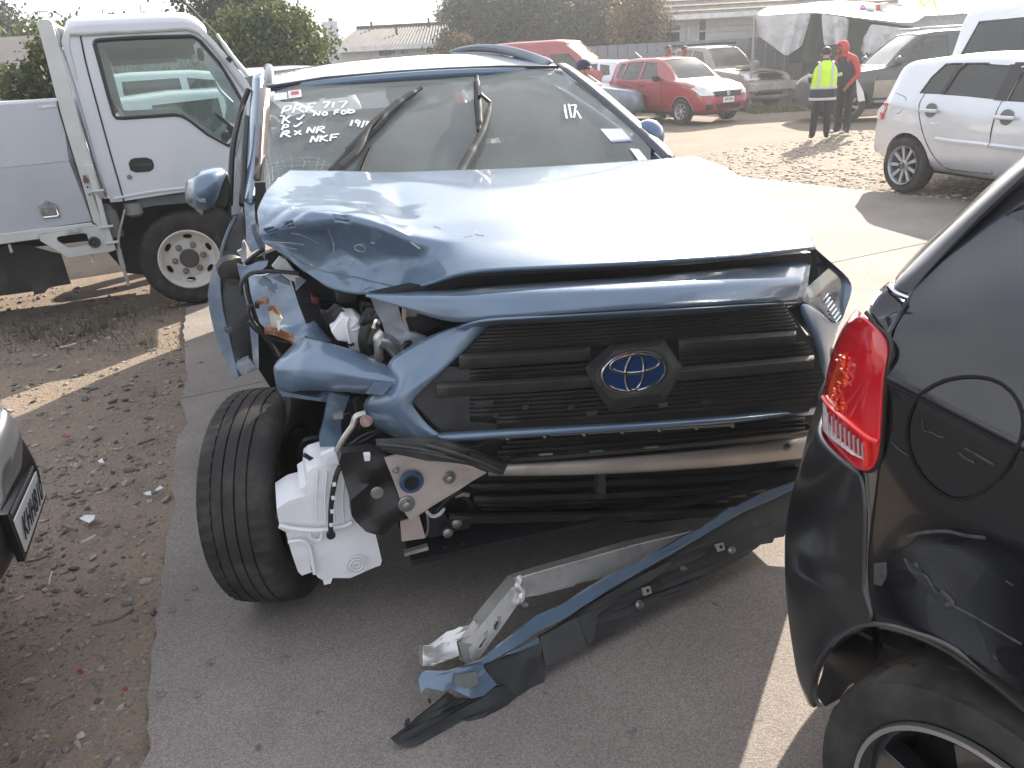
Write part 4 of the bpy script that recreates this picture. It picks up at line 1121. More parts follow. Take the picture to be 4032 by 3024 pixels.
cgrid_o = obj('bumper_side', grid(bs), M_BLUED, rav, sub=2, solid=.01)

# ---- roof rails
for nm_, outer, inner_, ys_ in (('roof_rail', [('A',1715,400),('A',1755,400),('A',1790,440)], None, 0),):
    pass
ra = [[A('A',1702,580,2.05), A('A',1745,590,2.02), A('A',1788,560,2.05)],[A('A',1700,520,2.12), A('A',1750,500,2.08), A('A',1790,500,2.12)],[A('A',1705,440,2.3), A('A',1750,405,2.28), A('A',1785,440,2.3)],[A('A',1712,405,2.6), A('A',1740,398,2.6), A('A',1775,420,2.6)]]
ra.append([p + Vector((.0,1.2,-.01)) for p in ra[-1]])
obj('roof_rail', grid(ra), mat('grey_rail', (.075,.08,.09),.35, coat=.3, var=.1), rav, sub=1, solid=.03)
rl = [A('2',845,298,3.6), A('2',930,270,3.3), A('2',1050,263,3.0), A('2',1180,275,2.7), A('2',1290,305,2.45), A('2',1390,345,2.25), A('2',1460,378,2.08)]
rl2 = [A('2',870,300,3.6), A('2',950,285,3.3), A('2',1060,285,3.0), A('2',1180,302,2.7), A('2',1280,332,2.45), A('2',1380,372,2.25), A('2',1430,384,2.08)]
obj('roof_rail', grid([rl, [(a + b_) / 2 + Vector((-.012,-.01,0)) for a, b_ in zip(rl, rl2)], rl2]), mat('blue_grey_rail', (.05,.07,.10),.35, coat=.4, var=.1), rav, sub=2, solid=.03)

# ---- windscreen with its dirt, writing, stickers, crack and wipers
pTL, pTR, pBR = A('P',577,192,1.96), A('P',1202,147,1.96), A('P',1440,348,1.34)
wn_ = (pTR - pTL).cross(pBR - pTL).normalized()
if wn_.y > 0: wn_ = -wn_
def WS(c, x, y, off=0.0): return RV.pl(c, x, y, pTL, wn_) + wn_ * off
M_WS = glass('windscreen_glass', (.68,.76,.72),1.1,.40,(.50,.53,.50),.03,.3)
wl = [WS('P', *p) for p in ((577,192),(700,172),(850,159),(960,152),(1080,147),(1202,147))]
wlo = [WS('P', *p) for p in ((570,440),(740,440),(920,432),(1100,422),(1280,402),(1442,350))]
wrow = [[a.lerp(b_, t) + wn_ * (.012 * math.sin(PI * t)) for a, b_ in zip(wl, wlo)] for t in (0,.25,.5,.75,1)]
ws = obj('windscreen', grid(wrow), M_WS, rav, sub=1)
M_FRIT = mat('black_frit', (.015,.015,.016),.3, var=.1)
obj('windscreen_seal', tube([WS('P',576,200,.005)] + [p + wn_ * .006 for p in wl] + [WS('P',1204,149,.005)],.008,6, smooth=False), M_FRIT, ws)
pr_rows = []
for x0, y0, x1, y1, v in ((1200,141,1222,142,1.98),(1262,190,1288,187,1.80),(1330,252,1356,246,1.62),(1402,315,1425,307,1.44),(1440,350,1458,344,1.34)):
    pr_rows.append([A('P', x0, y0, v), A('P', x0 * .62 + x1 * .38, y0 * .62 + y1 * .38, v - .015), A('P', x0 * .3 + x1 * .7, y0 * .3 + y1 * .7, v - .01), A('P', x1, y1, v + .03)])
o = obj('pillar', grid(pr_rows), mat('dark_pillar', (.012,.02,.035),.25, coat=1, var=.1), rav, sub=2); d = o.modifiers.new('solid', 'SOLIDIFY'); d.thickness = .012; d.offset = -1
obj('pillar_trim', tube([A('P',1205,139,1.97), A('P',1275,186,1.79), A('P',1343,246,1.61), A('P',1412,308,1.43), A('P',1455,345,1.33)],.007,6), mat('bright_seal', (.12,.125,.14),.2, coat=1), rav)
M_MARK = mat('white_marker', (.82,.84,.86),.7, var=.05)
def stroke(c, pts, name='lettering', r=.0046, mt=None, off=.014):
    return tube([WS(c, *p, off) for p in pts], r, 5, smooth=len(pts) > 3, flat=.35, up=wn_)
wr = []
def put(*strokes): wr.extend(stroke('A', s) for s in strokes)
# first line: PRF717
put([(1848,708),(1836,735),(1828,756)],[(1845,712),(1880,705),(1888,718),(1870,733),(1842,740)],
    [(1918,700),(1908,728),(1898,750)],[(1916,704),(1950,696),(1958,708),(1938,722),(1912,727)],[(1930,725),(1955,738),(1972,748)],
    [(2005,692),(1994,720),(1986,745)],[(2003,694),(2050,688)],[(1998,716),(2035,712)])
# second line: K tick NO FOB
put([(1845,778),(1838,800),(1830,822)],[(1818,768),(1850,775)],[(1882,768),(1850,795)],[(1850,795),(1880,815)],
    [(1925,785),(1938,795)],[(1938,795),(1975,762)])
put([(1842,828),(1836,845),(1830,862)],[(1840,830),(1865,828),(1866,842),(1838,848)],[(1905,832),(1918,842)],[(1918,842),(1960,812)])
put([(1840,872),(1830,890),(1822,908)],[(1838,874),(1868,868),(1872,880),(1832,890)],[(1848,890),(1885,908)],[(1910,868),(1955,892)],[(1952,866),(1912,894)],
    [(1990,882),(2002,845)],[(2002,845),(2028,880)],[(2028,880),(2045,842)],[(2065,842),(2058,862),(2050,882)],[(2064,844),(2095,840),(2096,852),(2058,862)],[(2070,862),(2105,880)],
    [(2012,942),(2028,902)],[(2028,902),(2050,938)],[(2050,938),(2068,898)],[(2085,898),(2075,938)],[(2125,895),(2080,918)],[(2080,918),(2125,935)],[(2150,892),(2140,932)],[(2150,893),(2200,888)],[(2146,912),(2185,908)])
def put2(*s): wr.extend(stroke('2', k) for k in s)
put2([(105,612),(148,608)],[(148,608),(118,645)],[(170,610),(162,642)],[(198,608),(250,605)],[(250,605),(215,642)],
     [(52,690),(62,668)],[(62,668),(80,688)],[(80,688),(92,664)],[(118,666),(104,678),(112,688),(128,682),(126,668),(114,668)],
     [(178,658),(172,682)],[(176,660),(208,654)],[(174,671),(200,668)],[(228,657),(214,668),(222,680),(238,674),(236,660),(224,660)],[(256,650),(252,674)],[(253,664),(275,656),(288,662),(276,672),(253,674)],
     [(278,715),(266,748)],[(318,718),(302,716),(298,728),(314,732),(322,720)],[(322,720),(308,752)],[(348,718),(330,758)],[(366,720),(358,750)],[(395,728),(380,724),(375,738),(392,740),(400,726)],[(400,726),(385,765)])
# scribbles that show mirrored through the far side of the glass
put2([(1505,625),(1518,705)],[(1528,620),(1545,700)],[(1518,705),(1505,650)],[(1540,630),(1570,625)],[(1570,625),(1560,700)],[(1575,660),(1600,705)])
obj('lettering', join(*wr), M_MARK, ws, kind='stuff')
ck = []
rs = random.Random(3)
for pts in ([(520,110),(600,95),(700,80),(800,75),(900,95),(1020,135)],[(522,160),(600,120),(700,105),(820,100),(930,115)],[(520,200),(560,160),(640,130)],[(690,30),(700,90),(712,140)],[(770,40),(785,90),(795,142)],[(880,55),(872,140)],
            [(935,70),(915,140)],[(530,60),(545,150),(540,230)],[(520,130),(560,150),(530,190),(565,215)],[(600,60),(612,130)],[(540,90),(700,55),(860,60),(1000,100)],[(525,175),(590,165),(650,150)],[(560,100),(575,200)],[(640,50),(655,140)],[(830,50),(838,142)]):
    ck.append(tube([WS('4', x + rs.uniform(-16,16), y + rs.uniform(-12,12),.013) for x, y in pts],.0004,4, smooth=False))
obj('crack', join(*ck), mat('glass_crack', (.5,.56,.56),.4, var=.3, vscale=30), ws)
def wpoly(c, pts, off=.012): return poly([WS(c, *p, off) for p in pts], wn_ * -.002)
obj('sticker', wpoly('A', ((1775,622),(1862,612),(1864,658),(1778,668))), mat('pale_sticker', (.6,.63,.62),.5, var=.25, vscale=90), ws)
s2 = obj('sticker', wpoly('A', ((1868,606),(1952,596),(1958,642),(1872,654))), mat('pink_sticker', (.72,.66,.66),.5, var=.08, vscale=40), ws)
obj('sticker_mark', wpoly('A', ((1888,612),(1938,606),(1940,626),(1890,632)),.014), mat('red_print', (.5,.09,.09),.5), s2)
obj('paper', wpoly('2', ((1715,762),(1835,760),(1900,830),(1780,838))), mat('white_paper', (.75,.77,.78),.7, var=.03), ws)
obj('paper_print', wpoly('2', ((1775,826),(1895,820),(1898,830),(1780,836)),.014), mat('blue_print', (.2,.22,.45),.6), ws)
obj('sticker', wpoly('2', ((1885,875),(1935,878),(1985,940),(1935,945))), mat('white_paper', ), ws)
# wipers
def wp(c, pts, off): return [WS(c, *p, off) for p in pts]
w1 = obj('wiper', tube(wp('2', ((100,1090),(180,1004),(280,900),(375,800),(450,722),(540,640),(610,590),(676,545)),.03),[.010,.014,.022,.024,.020,.016,.010],8, flat=.8, up=wn_), M_BLACK, rav)
obj('wiper_arm', tube(wp('2', ((150,1100),(235,1012),(300,950),(340,880),(380,795),(455,725)),.055),[.010,.016,.015,.012,.01],8, flat=.6, up=wn_), M_BLACK, w1)
obj('wiper_shadow_arm', tube(wp('2', ((300,1090),(325,1015),(350,950),(385,870)),.008),.008,6, up=wn_), M_DARK, w1).name = 'arm_shadow'  # dark tube on the glass stands in for the arm's shadow
w2_ = obj('wiper', tube(wp('2', ((996,466),(1000,540),(1006,640),(1012,720),(1010,785)),.02),[.010,.015,.017,.015,.01],8, flat=.8, up=wn_), M_BLACK, rav)
obj('wiper_arm', tube(wp('2', ((870,1120),(925,1008),(975,920),(1030,815),(1058,720),(1072,655)),.05),[.022,.019,.014,.012,.009],8, flat=.6, up=wn_), M_BLACK, w2_)
obj('wiper_link', tube(wp('2', ((1072,655),(1045,632),(1018,608)),.05),.008,6, up=wn_), M_BLACK, w2_)
obj('wiper_clip', poly(wp('2', ((1000,548),(1018,548),(1020,606),(1002,606)),.045), wn_ * -.02), M_DUSTY, w2_)
# sensor housing behind the glass, mirror, dash, seats, wheel
obj('sensor_housing', poly([WS('2', *p, -.03) for p in ((470,470),(620,452),(800,440),(868,470),(872,570),(760,582),(640,585),(520,560))], wn_ * -.05), mat('mauve_housing', (.16,.12,.12),.6, var=.05), rav)
obj('camera_window', poly([WS('2', *p, -.024) for p in ((730,535),(765,535),(800,565),(700,572))], wn_ * -.005), mat('pale_housing', (.4,.41,.40),.5), rav)
M_INT = mat('dark_interior', (.03,.031,.033),.7, var=.2, vscale=5)
obj('dashboard', grid([[Vector((x_, y_, z_)) for x_ in (-.72,-.3,.1,.45,.74)] for y_, z_ in ((1.28,1.02),(1.5,1.06),(1.75,1.05),(1.82,.98),(1.85,.70))]), M_INT, rav, sub=2)
M_SEAT = mat('grey_seat', (.14,.145,.14),.8, var=.12, vscale=8, bump=.1, bscale=90)
for sx in (-.38,.40):
    s_ = obj('seat', grid([[Vector((sx + w_ * a, y_ + abs(a) * -.05, z_)) for a in (-1,-.5,0,.5,1)] for y_, z_, w_ in ((2.15,.55,.26),(2.45,.62,.27),(2.62,.9,.26),(2.72,1.15,.22),(2.78,1.26,.14))]), M_SEAT, rav, sub=2, solid=.12)
    obj('headrest', box((sx, 2.74,1.36),(.27,.11,.18)), M_SEAT, s_, bev=.05, bseg=3)
obj('steering_wheel', ering_local if False else tube([Vector((-.36 + .18 * math.cos(k * PI / 12),1.98 + .07 * math.sin(k * PI / 12),.98 + .165 * math.sin(k * PI / 12))) for k in range(25)],.016,8), M_INT, rav)
obj('floor_pan', poly([Vector(p) for p in ((-.8,1.3,.35),(.9,1.3,.35),(.9,4.5,.35),(-.8,4.5,.35))],(0,0,.02)), M_DARK, rav)
obj('rear_seat', grid([[Vector((x_, y_, z_)) for x_ in (-.65,0,.65)] for y_, z_ in ((3.1,.55),(3.5,.6),(3.7,.9),(3.8,1.18))]), M_SEAT, rav, sub=2, solid=.1)

# ---- door mirrors
def blob(c, s, M=None, n=2):
    bm = bmesh.new(); bmesh.ops.create_icosphere(bm, subdivisions=n, radius=1)
    V = [Vector((v.co.x * s[0], v.co.y * s[1], v.co.z * s[2])) for v in bm.verts]; F = [tuple(v.index for v in f.verts) for f in bm.faces]; bm.free()
    if M is not None: V = [M @ v for v in V]
    return [Vector(c) + v for v in V], F
mrow = [
 [('A',1240,1150,1.52),('A',1300,1125,1.44),('A',1370,1105,1.42),('A',1448,1102,1.46)],
 [('A',1226,1190,1.46),('A',1290,1165,1.34),('A',1380,1140,1.33),('A',1455,1120,1.40)],
 [('A',1220,1240,1.45),('A',1280,1225,1.32),('A',1370,1200,1.31),('A',1425,1170,1.37)],
 [('A',1220,1290,1.46),('A',1275,1300,1.33),('A',1350,1290,1.32),('A',1398,1240,1.36)],
 [('A',1238,1318,1.50),('A',1280,1340,1.40),('A',1340,1346,1.38),('A',1368,1340,1.40)],
]
mir = obj('door_mirror', grid([[A(*q) for q in r] for r in mrow]), M_BLUED, rav, sub=2, crease={(4 + j, 5 + j): 1 for j in range(3)} | {(i * 4 + 1, i * 4 + 5): .9 for i in range(1,4)} | {(i * 4 + 3, i * 4 + 7): 1 for i in range(4)})
d = mir.modifiers.new('solid', 'SOLIDIFY'); d.thickness = .012
obj('mirror_back', poly([A('A', *p, 1.43) for p in ((1448,1106),(1478,1130),(1495,1200),(1496,1290),(1480,1360),(1470,1385),(1440,1345),(1370,1340),(1398,1245),(1428,1170))],(0,.08,0)), M_BLACK, mir, bev=.01)
obj('mirror_indicator', poly([A('A', *p, 1.42) for p in ((1228,1300),(1245,1318),(1320,1345),(1310,1395),(1250,1345))],(0,.05,0)), mat('grey_lens', (.25,.26,.28),.3), mir)
obj('mirror_arm', poly([A('A', *p, 1.46) for p in ((1315,1345),(1430,1345),(1500,1450),(1452,1555),(1400,1480),(1310,1395))],(0,.05,0),.01), M_DUSTY, mir)
obj('mirror_scuff', poly([A('A', *p, 1.318) for p in ((1250,1265),(1290,1250),(1330,1290),(1335,1312),(1290,1310))],(0,.004,0)), mat('scuffed_plastic', (.17,.22,.30),.5, var=.3, vscale=40, col2=(.4,.42,.46), c2scale=60), mir)
mp = A('g',960,1190,1.52)
obj('door_mirror', blob(A('g',975,1215,1.55),(.075,.06,.078)), mat('dark_blue_paint', (.05,.10,.19),.3, coat=1), rav)
# door and side glass seen edge-on
obj('side_window', poly([A('A', *p, v) for *p, v in ((1600,610,2.1),(1590,900,1.9),(1580,1300,1.62),(1570,1385,1.6),(1500,1395,1.7),(1500,1180,1.85),(1530,900,2.05),(1575,680,2.3))],(0,.01,0)), glass('grey_side_glass', (.35,.37,.38),1.2,.25,(.4,.42,.42)), rav)
obj('window_rubber', tube([A('A', *p, v) for *p, v in ((1610,580,2.0),(1560,720,1.95),(1510,950,1.75),(1495,1180,1.66),(1490,1330,1.62))],.012,6), M_BLACK, rav)
obj('window_rubber', tube([A('A', *p, v) for *p, v in ((1600,760,1.75),(1585,950,1.62),(1578,1150,1.52),(1570,1330,1.42))],.012,6), M_BLACK, rav)
# ------------------------------------------------------------------ helpers for laying details on a built surface
def cast_line(b, fr, c, pts, r, name, mt, par, off=.002, n=6):
    q = [cast(b, fr, c, *p, off) for p in pts]
    q = [p for p in q if p is not None]
    if len(q) < 2: return None
    return obj(name, tube(q, r, n), mt, par)


def drop(b, p, d, off=.003):
    h = b.ray_cast(Vector(p), Vector(d))
    if h[0] is None: return None
    nn = h[1] if h[1].dot(Vector(d)) < 0 else -h[1]
    return h[0] + nn * off


def patch(b, pts, d, off=.004, thick=.006, cuts=2):
    """a panel following a surface: outline points are pushed along d onto it"""
    pts = [Vector(p) for p in pts]; d = Vector(d).normalized()
    fine = []
    for a, c in zip(pts, pts[1:] + pts[:1]):
        for k in range(cuts): fine.append(a.lerp(c, k / cuts))
    bm = bmesh.new()
    vs = [bm.verts.new(v) for v in fine]
    for t in tessellate_polygon([fine]):
        try: bm.faces.new([vs[i] for i in t])
        except ValueError: pass
    L = max((a - c).length for a in pts for c in pts) / 6
    for _ in range(2):
        bmesh.ops.subdivide_edges(bm, edges=[e for e in bm.edges if e.calc_length() > L], cuts=1)
        bmesh.ops.triangulate(bm, faces=bm.faces[:])
    bm.verts.index_update()
    V, F = [],[tuple(v.index for v in f.verts) for f in bm.faces]
    for v in bm.verts:
        q = drop(b, v.co, d, off)
        V.append(q if q is not None else v.co + d * 0)
    bm.free()
    n = len(V); cnt = {}
    for f in F:
        for a, c in zip(f, f[1:] + f[:1]): cnt[(a, c)] = 1
    FF = list(F) + [tuple(i + n for i in reversed(f)) for f in F]
    for (a, c) in cnt:
        if (c, a) not in cnt: FF.append((c, a, a + n, c + n))
    return V + [v + d * thick for v in V], FF


def rim(parent, c, axis, r, nsp, mt, depth=.03, dark=None, sw=.16, name='rim', off=.07):
    """an alloy rim: lip, dark barrel, spokes and hub"""
    c = Vector(c); ax = Vector(axis).normalized(); u = Vector((0,0,1)); v = ax.cross(u).normalized()
    o = obj(name, lathe([(off + .02, r * 1.0),(off + .035, r * .985),(off + .02, r * .92),(off - .01, r * .90),(off - .12, r * .88)], c, ax, 40, cap=False), mt, parent)
    obj('rim_well', lathe([(off - .10, r * .95),(off - .11,.01)], c, ax, 24, cap=False), dark or M_DARK, o)
    for k in range(nsp):
        a = 2 * PI * k / nsp + .2
        d = u * math.cos(a) + v * math.sin(a); t = ax.cross(d)
        w0, w1 = r * sw * .8, r * sw * 1.15
        P = [c + d * r * .2 + t * w0 * .5 + ax * off, c + d * r * .2 - t * w0 * .5 + ax * off, c + d * r * .94 - t * w1 * .5 + ax * (off + .01), c + d * r * .94 + t * w1 * .5 + ax * (off + .01)]
        Q = [p - ax * depth for p in P]
        obj('spoke', (P + Q, [(0,1,2,3),(7,6,5,4),(0,4,5,1),(1,5,6,2),(2,6,7,3),(3,7,4,0)]), mt, o, bev=.003)
    obj('hub_cap', lathe([(off - .03, r * .26),(off + .005, r * .26),(off + .015, r * .2),(off + .018,.001)], c, ax, 24, cap=False), mt, o)
    return o


# ------------------------------------------------------------------ white flat-deck truck
TK = Frame(gnd('a',1600,1215), R(21.7))
trk = empty('service_truck', TK.o, TK.yaw, 'white cab-over truck with grey toolbox body parked on the gravel', 'truck')
M_TW = mat('white_truck_paint', (.58,.59,.62),.35, coat=.6, var=.04, vscale=2, col2=(.55,.55,.55), c2scale=2.2, c2lo=.55, c2hi=.85)
M_TG = mat('pale_grey_panel', (.43,.445,.48),.5, coat=.2, var=.05, vscale=2, bump=.03, bscale=120)
M_TGW = mat('weathered_white_steel', (.52,.52,.50),.6, var=.10, vscale=6, col2=(.34,.32,.29), c2scale=5, c2lo=.62, c2hi=.8, bump=.06, bscale=60)
M_TD = mat('chassis_black', (.02,.02,.021),.7, var=.4, vscale=6, col2=(.05,.046,.04), c2scale=4, c2lo=.5)
def T(c, x, y, v=0.0): return TK.at(c, x, y, 1, v)
co = [(395,268),(408,228),(428,198),(455,180),(520,167),(900,150),(1180,138),(1240,148),(1290,172),(1360,235),(1480,372),(1600,520),(1660,640),(1730,850),(1740,1100),(1700,1235),(1560,1215),(1220,1238),(800,1303),(718,1312),(690,1240),(640,1090),(560,800),(490,560)]
ho = [(610,280),(622,266),(645,260),(900,243),(1235,234),(1262,242),(1300,268),(1420,408),(1500,535),(1560,640),(1580,740),(1560,860),(1482,946),(1350,872),(1230,780),(1180,752),(1130,744),(800,766),(755,764),(740,745),(700,610),(650,425)]
cabp = poly([T('A', *p, .0) for p in co],(0,.06,0))
cabp = boolean(cabp, [poly([T('A', *p, -.2) for p in ho],(0,.5,0))])
cab = obj('cab', cabp, M_TW, trk, smooth=False, bev=.008)
CW = 1.68
far = boolean(poly([T('A', *p, .0) + Vector((0, CW, 0)) for p in co],(0,.05,0)),[poly([T('A', *p, .0) + Vector((0, CW - .2,0)) for p in ho],(0,.5,0))])
obj('cab_panel', far, M_TW, trk, smooth=False)
# roof shell, rear wall, nose
topc = [(395,268),(408,228),(428,198),(455,180),(520,167),(900,150),(1180,138),(1240,148),(1290,172),(1360,235)]
rw = []
for dy, dz in ((-.005,0),(.05,.055),(.2,.085),(.84,.10),(CW - .2,.085),(CW - .03,.05),(CW + .055,0)):
    rw.append([T('A', *p, 0) + Vector((0, dy, dz * (0.25 if i < 2 else 1))) for i, p in enumerate(topc)])
obj('cab_roof', grid(rw), M_TW, trk, sub=1, solid=.03)
rear = [T('A', *p, .0) for p in ((395,268),(490,560),(560,800),(640,1090),(718,1312))]
obj('cab_back', grid([[p + Vector((.01,0,0)) for p in rear],[p + Vector((-.03,.12,0)) for p in rear],[p + Vector((-.03, CW - .12,0)) for p in rear],[p + Vector((.01, CW, 0)) for p in rear]]), M_TW, trk, sub=1, solid=.03)
fr_ = [T('A', *p, .0) for p in ((1360,235),(1480,372),(1600,520),(1660,640),(1730,850))]
obj('windscreen', grid([[p + Vector((0,.06,0)) for p in fr_],[p + Vector((.09, CW / 2,0)) for p in fr_],[p + Vector((0, CW, 0)) for p in fr_]]), glass('truck_screen', (.6,.66,.64),1,.05), trk, sub=1)
fr2 = [T('A', *p, .0) for p in ((1730,850),(1740,1100),(1700,1235))]
obj('cab_front', grid([[p for p in fr2],[p + Vector((.1, CW / 2,0)) for p in fr2],[p + Vector((0, CW, 0)) for p in fr2]]), M_TW, trk, sub=1, solid=.02)
obj('rain_gutter', tube([T('A', *p, -.012) for p in ((452,224),(520,222),(900,205),(1180,190),(1240,198),(1300,225),(1380,310),(1480,440),(1590,590))],.012,6), mat('grey_gutter', (.34,.33,.32),.6), trk)
M_SEAM = mat('dark_seam', (.03,.03,.032),.8)
obj('door_seam', tube([T('A', *p, -.002) for p in ((520,228),(560,420),(640,720),(720,1010),(775,1200),(802,1302))],.006,6), M_SEAM, trk)
obj('door_seam', tube([T('A', *p, -.001) for p in ((455,228),(452,300),(480,420),(500,520))],.003,5), mat('faint_seam', (.4,.4,.41),.7), trk)
obj('door_ridge', tube([T('A', *p, .0) for p in ((735,1290),(800,1275),(1000,1240),(1220,1215),(1500,1185))],.012,8), M_TW, trk)
dg_ = obj('door_glass', poly([T('A', *p, .035) for p in ho],(0,.004,0)), glass('truck_door_glass', (.78,.85,.85),.9,.04,(.5,.52,.5)), trk)
obj('window_rubber', tube([T('A', *p, .0) for p in ho + ho[:1]],.013,8, smooth=False), M_BLACK, trk)
obj('far_glass', poly([T('A', *p, .0) + Vector((0, CW + .03,0)) for p in ho],(0,.004,0)), glass('truck_far_glass', (.85,.90,.88),.9,.02), trk)
# handle, lock
hp = [(832,1060),(845,1035),(870,1024),(950,1020),(985,1035),(998,1065),(995,1095),(970,1112),(880,1118),(845,1105)]
h_ = obj('door_handle', poly([T('A', *p, -.006) for p in hp],(0,.02,0)), M_BLACK, trk, bev=.004)
obj('handle_flap', poly([T('A', *p, -.012) for p in ((845,1062),(985,1058),(988,1075),(845,1080))],(0,.01,0)), M_DUSTY, h_)
obj('door_lock', lathe([(.01,.018),(-.006,.018),(-.008,.012),(-.003,.009),(-.003,.001)], T('A',838,1146,0),(0,1,0),16, cap=False), M_STEEL, trk)
# cab interior
M_TI = mat('grey_cab_trim', (.11,.115,.125),.8, var=.1)
obj('headlining', poly([T('A', *p, 0) + Vector((0,.07,-.02)) for p in ((440,250),(560,235),(900,225),(1200,212),(1290,230))],(0, CW - .14,0)), M_TI, trk)
obj('far_header', poly([T('A', *p, 0) + Vector((0, CW - .02,0)) for p in ((560,200),(1290,180),(1330,300),(1250,352),(1150,335),(640,372))],(0,.04,0)), M_TI, trk)
obj('header_edge', poly([T('A', *p, 0) + Vector((0, CW - .03,0)) for p in ((640,368),(1150,331),(1180,372),(655,408))],(0,.04,0)), mat('beige_trim', (.30,.27,.23),.7), trk)
obj('seat', grid([[Vector((x_, y_, z_)) for y_ in (.18,.3,.5,.7,.8)] for x_, z_ in ((.45,1.12),(.05,1.10),(-.10,1.18),(-.19,1.45),(-.25,1.72))]), mat('navy_seat', (.03,.04,.065),.9, var=.2), trk, sub=2, solid=.1)
obj('seat', grid([[Vector((x_, y_, z_)) for y_ in (.95,1.05,1.3,1.5,1.6)] for x_, z_ in ((.45,1.12),(.05,1.10),(-.10,1.18),(-.19,1.40),(-.22,1.5))]), MATS['navy_seat'], trk, sub=2, solid=.1)
swc = Vector((.62,.48,1.30)); 
obj('steering_wheel', tube([swc + Vector((.10 * math.cos(k * PI / 12) * .9,.19 * math.sin(k * PI / 12),.17 * math.cos(k * PI / 12) * -.55)) for k in range(25)],.014,8), M_BLACK, trk)
obj('steering_column', tube([swc, swc + Vector((.14,0,-.3))],.035,8), M_BLACK, trk)
obj('dashboard', join(box((.98, CW / 2,1.10),(.36, CW - .14,.34)), box((.88,.48,1.30),(.22,.42,.12)), box((.72,.95,1.15),(.3,.3,.16))), M_TI, trk, bev=.04)
obj('grab_bar', tube([T('A',1395,530,.10), T('A',1430,590,.10), T('A',1505,665,.10)],.012,8), mat('white_bar', (.6,.6,.6),.4), trk)
obj('sun_mirror', join(lathe([(-.01,.001),(-.01,.05),(.01,.05),(.01,.001)], T('A',1300,352,.6),(1,.3,0),16, cap=False)), M_BLACK, trk)
# whip aerial
an = [T('A', *p, -.03) for p in ((1185,-5),(1290,100),(1405,220))]
obj('aerial', tube(an, .004,6), M_STEEL, trk)
obj('aerial_base', tube([T('A', *p, -.03) for p in ((1405,220),(1500,360),(1610,495))],[.010,.016,.018],8), M_TW, trk)
obj('aerial_clip', lathe([(-.02,.02),(.02,.02)], T('A',1488,382,-.03),(.6,0,-.8),8), M_BLACK, trk)
# wheel
whc = Vector((TK.at('a',1655,835,1,0).x, .10,.352))
wh = obj('wheel', tyre_vf(.365,.20,.215, whc, (0,-1,0), n=96, grooves=3, sipe=4), M_RUB, trk)
disc = lathe([(.088,.226),(.104,.232),(.108,.222),(.09,.205),(.05,.19),(.035,.15),(.045,.125),(.05,.06),(.03,.058),(.03,.001),(.0,.001),(.0,.19),(.06,.21)], whc, (0,-1,0),48, cap=False)
holes = []
for k in range(6):
    a = k * PI / 3 + .42
    hc = whc + Vector((math.cos(a) * .172,-.04, math.sin(a) * .172)); tv = Vector((-math.sin(a),0, math.cos(a))); rv = Vector((math.cos(a),0, math.sin(a)))
    ring = [hc + tv * (.036 * math.cos(q * PI / 8)) + rv * (.019 * math.sin(q * PI / 8)) for q in range(16)]
    holes.append(([p + Vector((0,-.06,0)) for p in ring] + [p + Vector((0,.10,0)) for p in ring],[tuple(range(15,-1,-1)), tuple(range(16,32))] + [(i, (i + 1) % 16,(i + 1) % 16 + 16, i + 16) for i in range(16)]))
disc = boolean((disc[0], disc[1]), holes)
rm = obj('rim', disc, mat('cream_rim_paint', (.52,.50,.46),.5, var=.12, vscale=12, col2=(.25,.16,.10), c2scale=14, c2lo=.6, c2hi=.8), wh, angle=30)
obj('hub_cap', lathe([(.02,.075),(.07,.072),(.082,.06),(.078,.03),(.08,.001)], whc, (0,-1,0),24, cap=False), mat('dark_hub', (.06,.055,.05),.6, var=.2), rm)
for k in range(6):
    a = k * PI / 3 + .1
    obj('wheel_nut', join(lathe([(.04,.026),(.055,.024),(.056,.018)], whc + Vector((math.cos(a) * .108,0, math.sin(a) * .108)),(0,-1,0),14), lathe([(.056,.016),(.075,.015),(.078,.009)], whc + Vector((math.cos(a) * .108,0, math.sin(a) * .108)),(0,-1,0),6)), mat('nut_steel', (.22,.20,.19),.5, metal=.6), rm)
wh2 = obj('wheel', tyre_vf(.365,.20,.215, whc + Vector((0, CW - .1,0)),(0,1,0), n=48, grooves=3), M_RUB, trk)
# wheel arch, chassis and underbody
obj('wheel_arch', poly([T('a', *p, .05) for p in ((1190,298),(1640,252),(1760,260),(1760,340),(1640,330),(1350,352),(1205,380))],(0,.3,0),.0), mat('grey_arch', (.12,.125,.135),.6, var=.1), trk)
obj('arch_liner', poly([T('a', *p, .32) for p in ((860,300),(1900,240),(2000,900),(1700,1000),(1100,940),(900,720))],(0,.04,0)), M_TD, trk)
obj('chassis', join(box((-.9,.45,.60),(3.4,.10,.16)), box((-.9,1.25,.60),(3.4,.10,.16)), box((-.2,.85,.45),(.5,.5,.35)), box((.4,.85,.36),(.10,1.5,.10))), M_TD, trk)
obj('reservoir_bottle', lathe([(0,.065),(.16,.06),(.20,.05),(.205,.04),(.235,.04),(.24,.03)], T('a',1000,620,.06) , (0,0,1),16), mat('grey_bottle', (.16,.155,.15),.6), trk)
obj('lamp', lathe([(0,.06),(.08,.065),(.10,.04)], T('a',1150,330,.05),(0,0,-1),14), mat('grey_bottle2', (.18,.18,.175),.6), trk)
obj('hose', tube([T('a', *p, -.02) for p in ((1085,385),(1065,480),(1032,620),(1035,740),(1070,880),(1100,980),(1122,1050))],[.007,.008,.012,.018,.013,.011],8), mat('pale_hose', (.36,.34,.32),.6), trk)
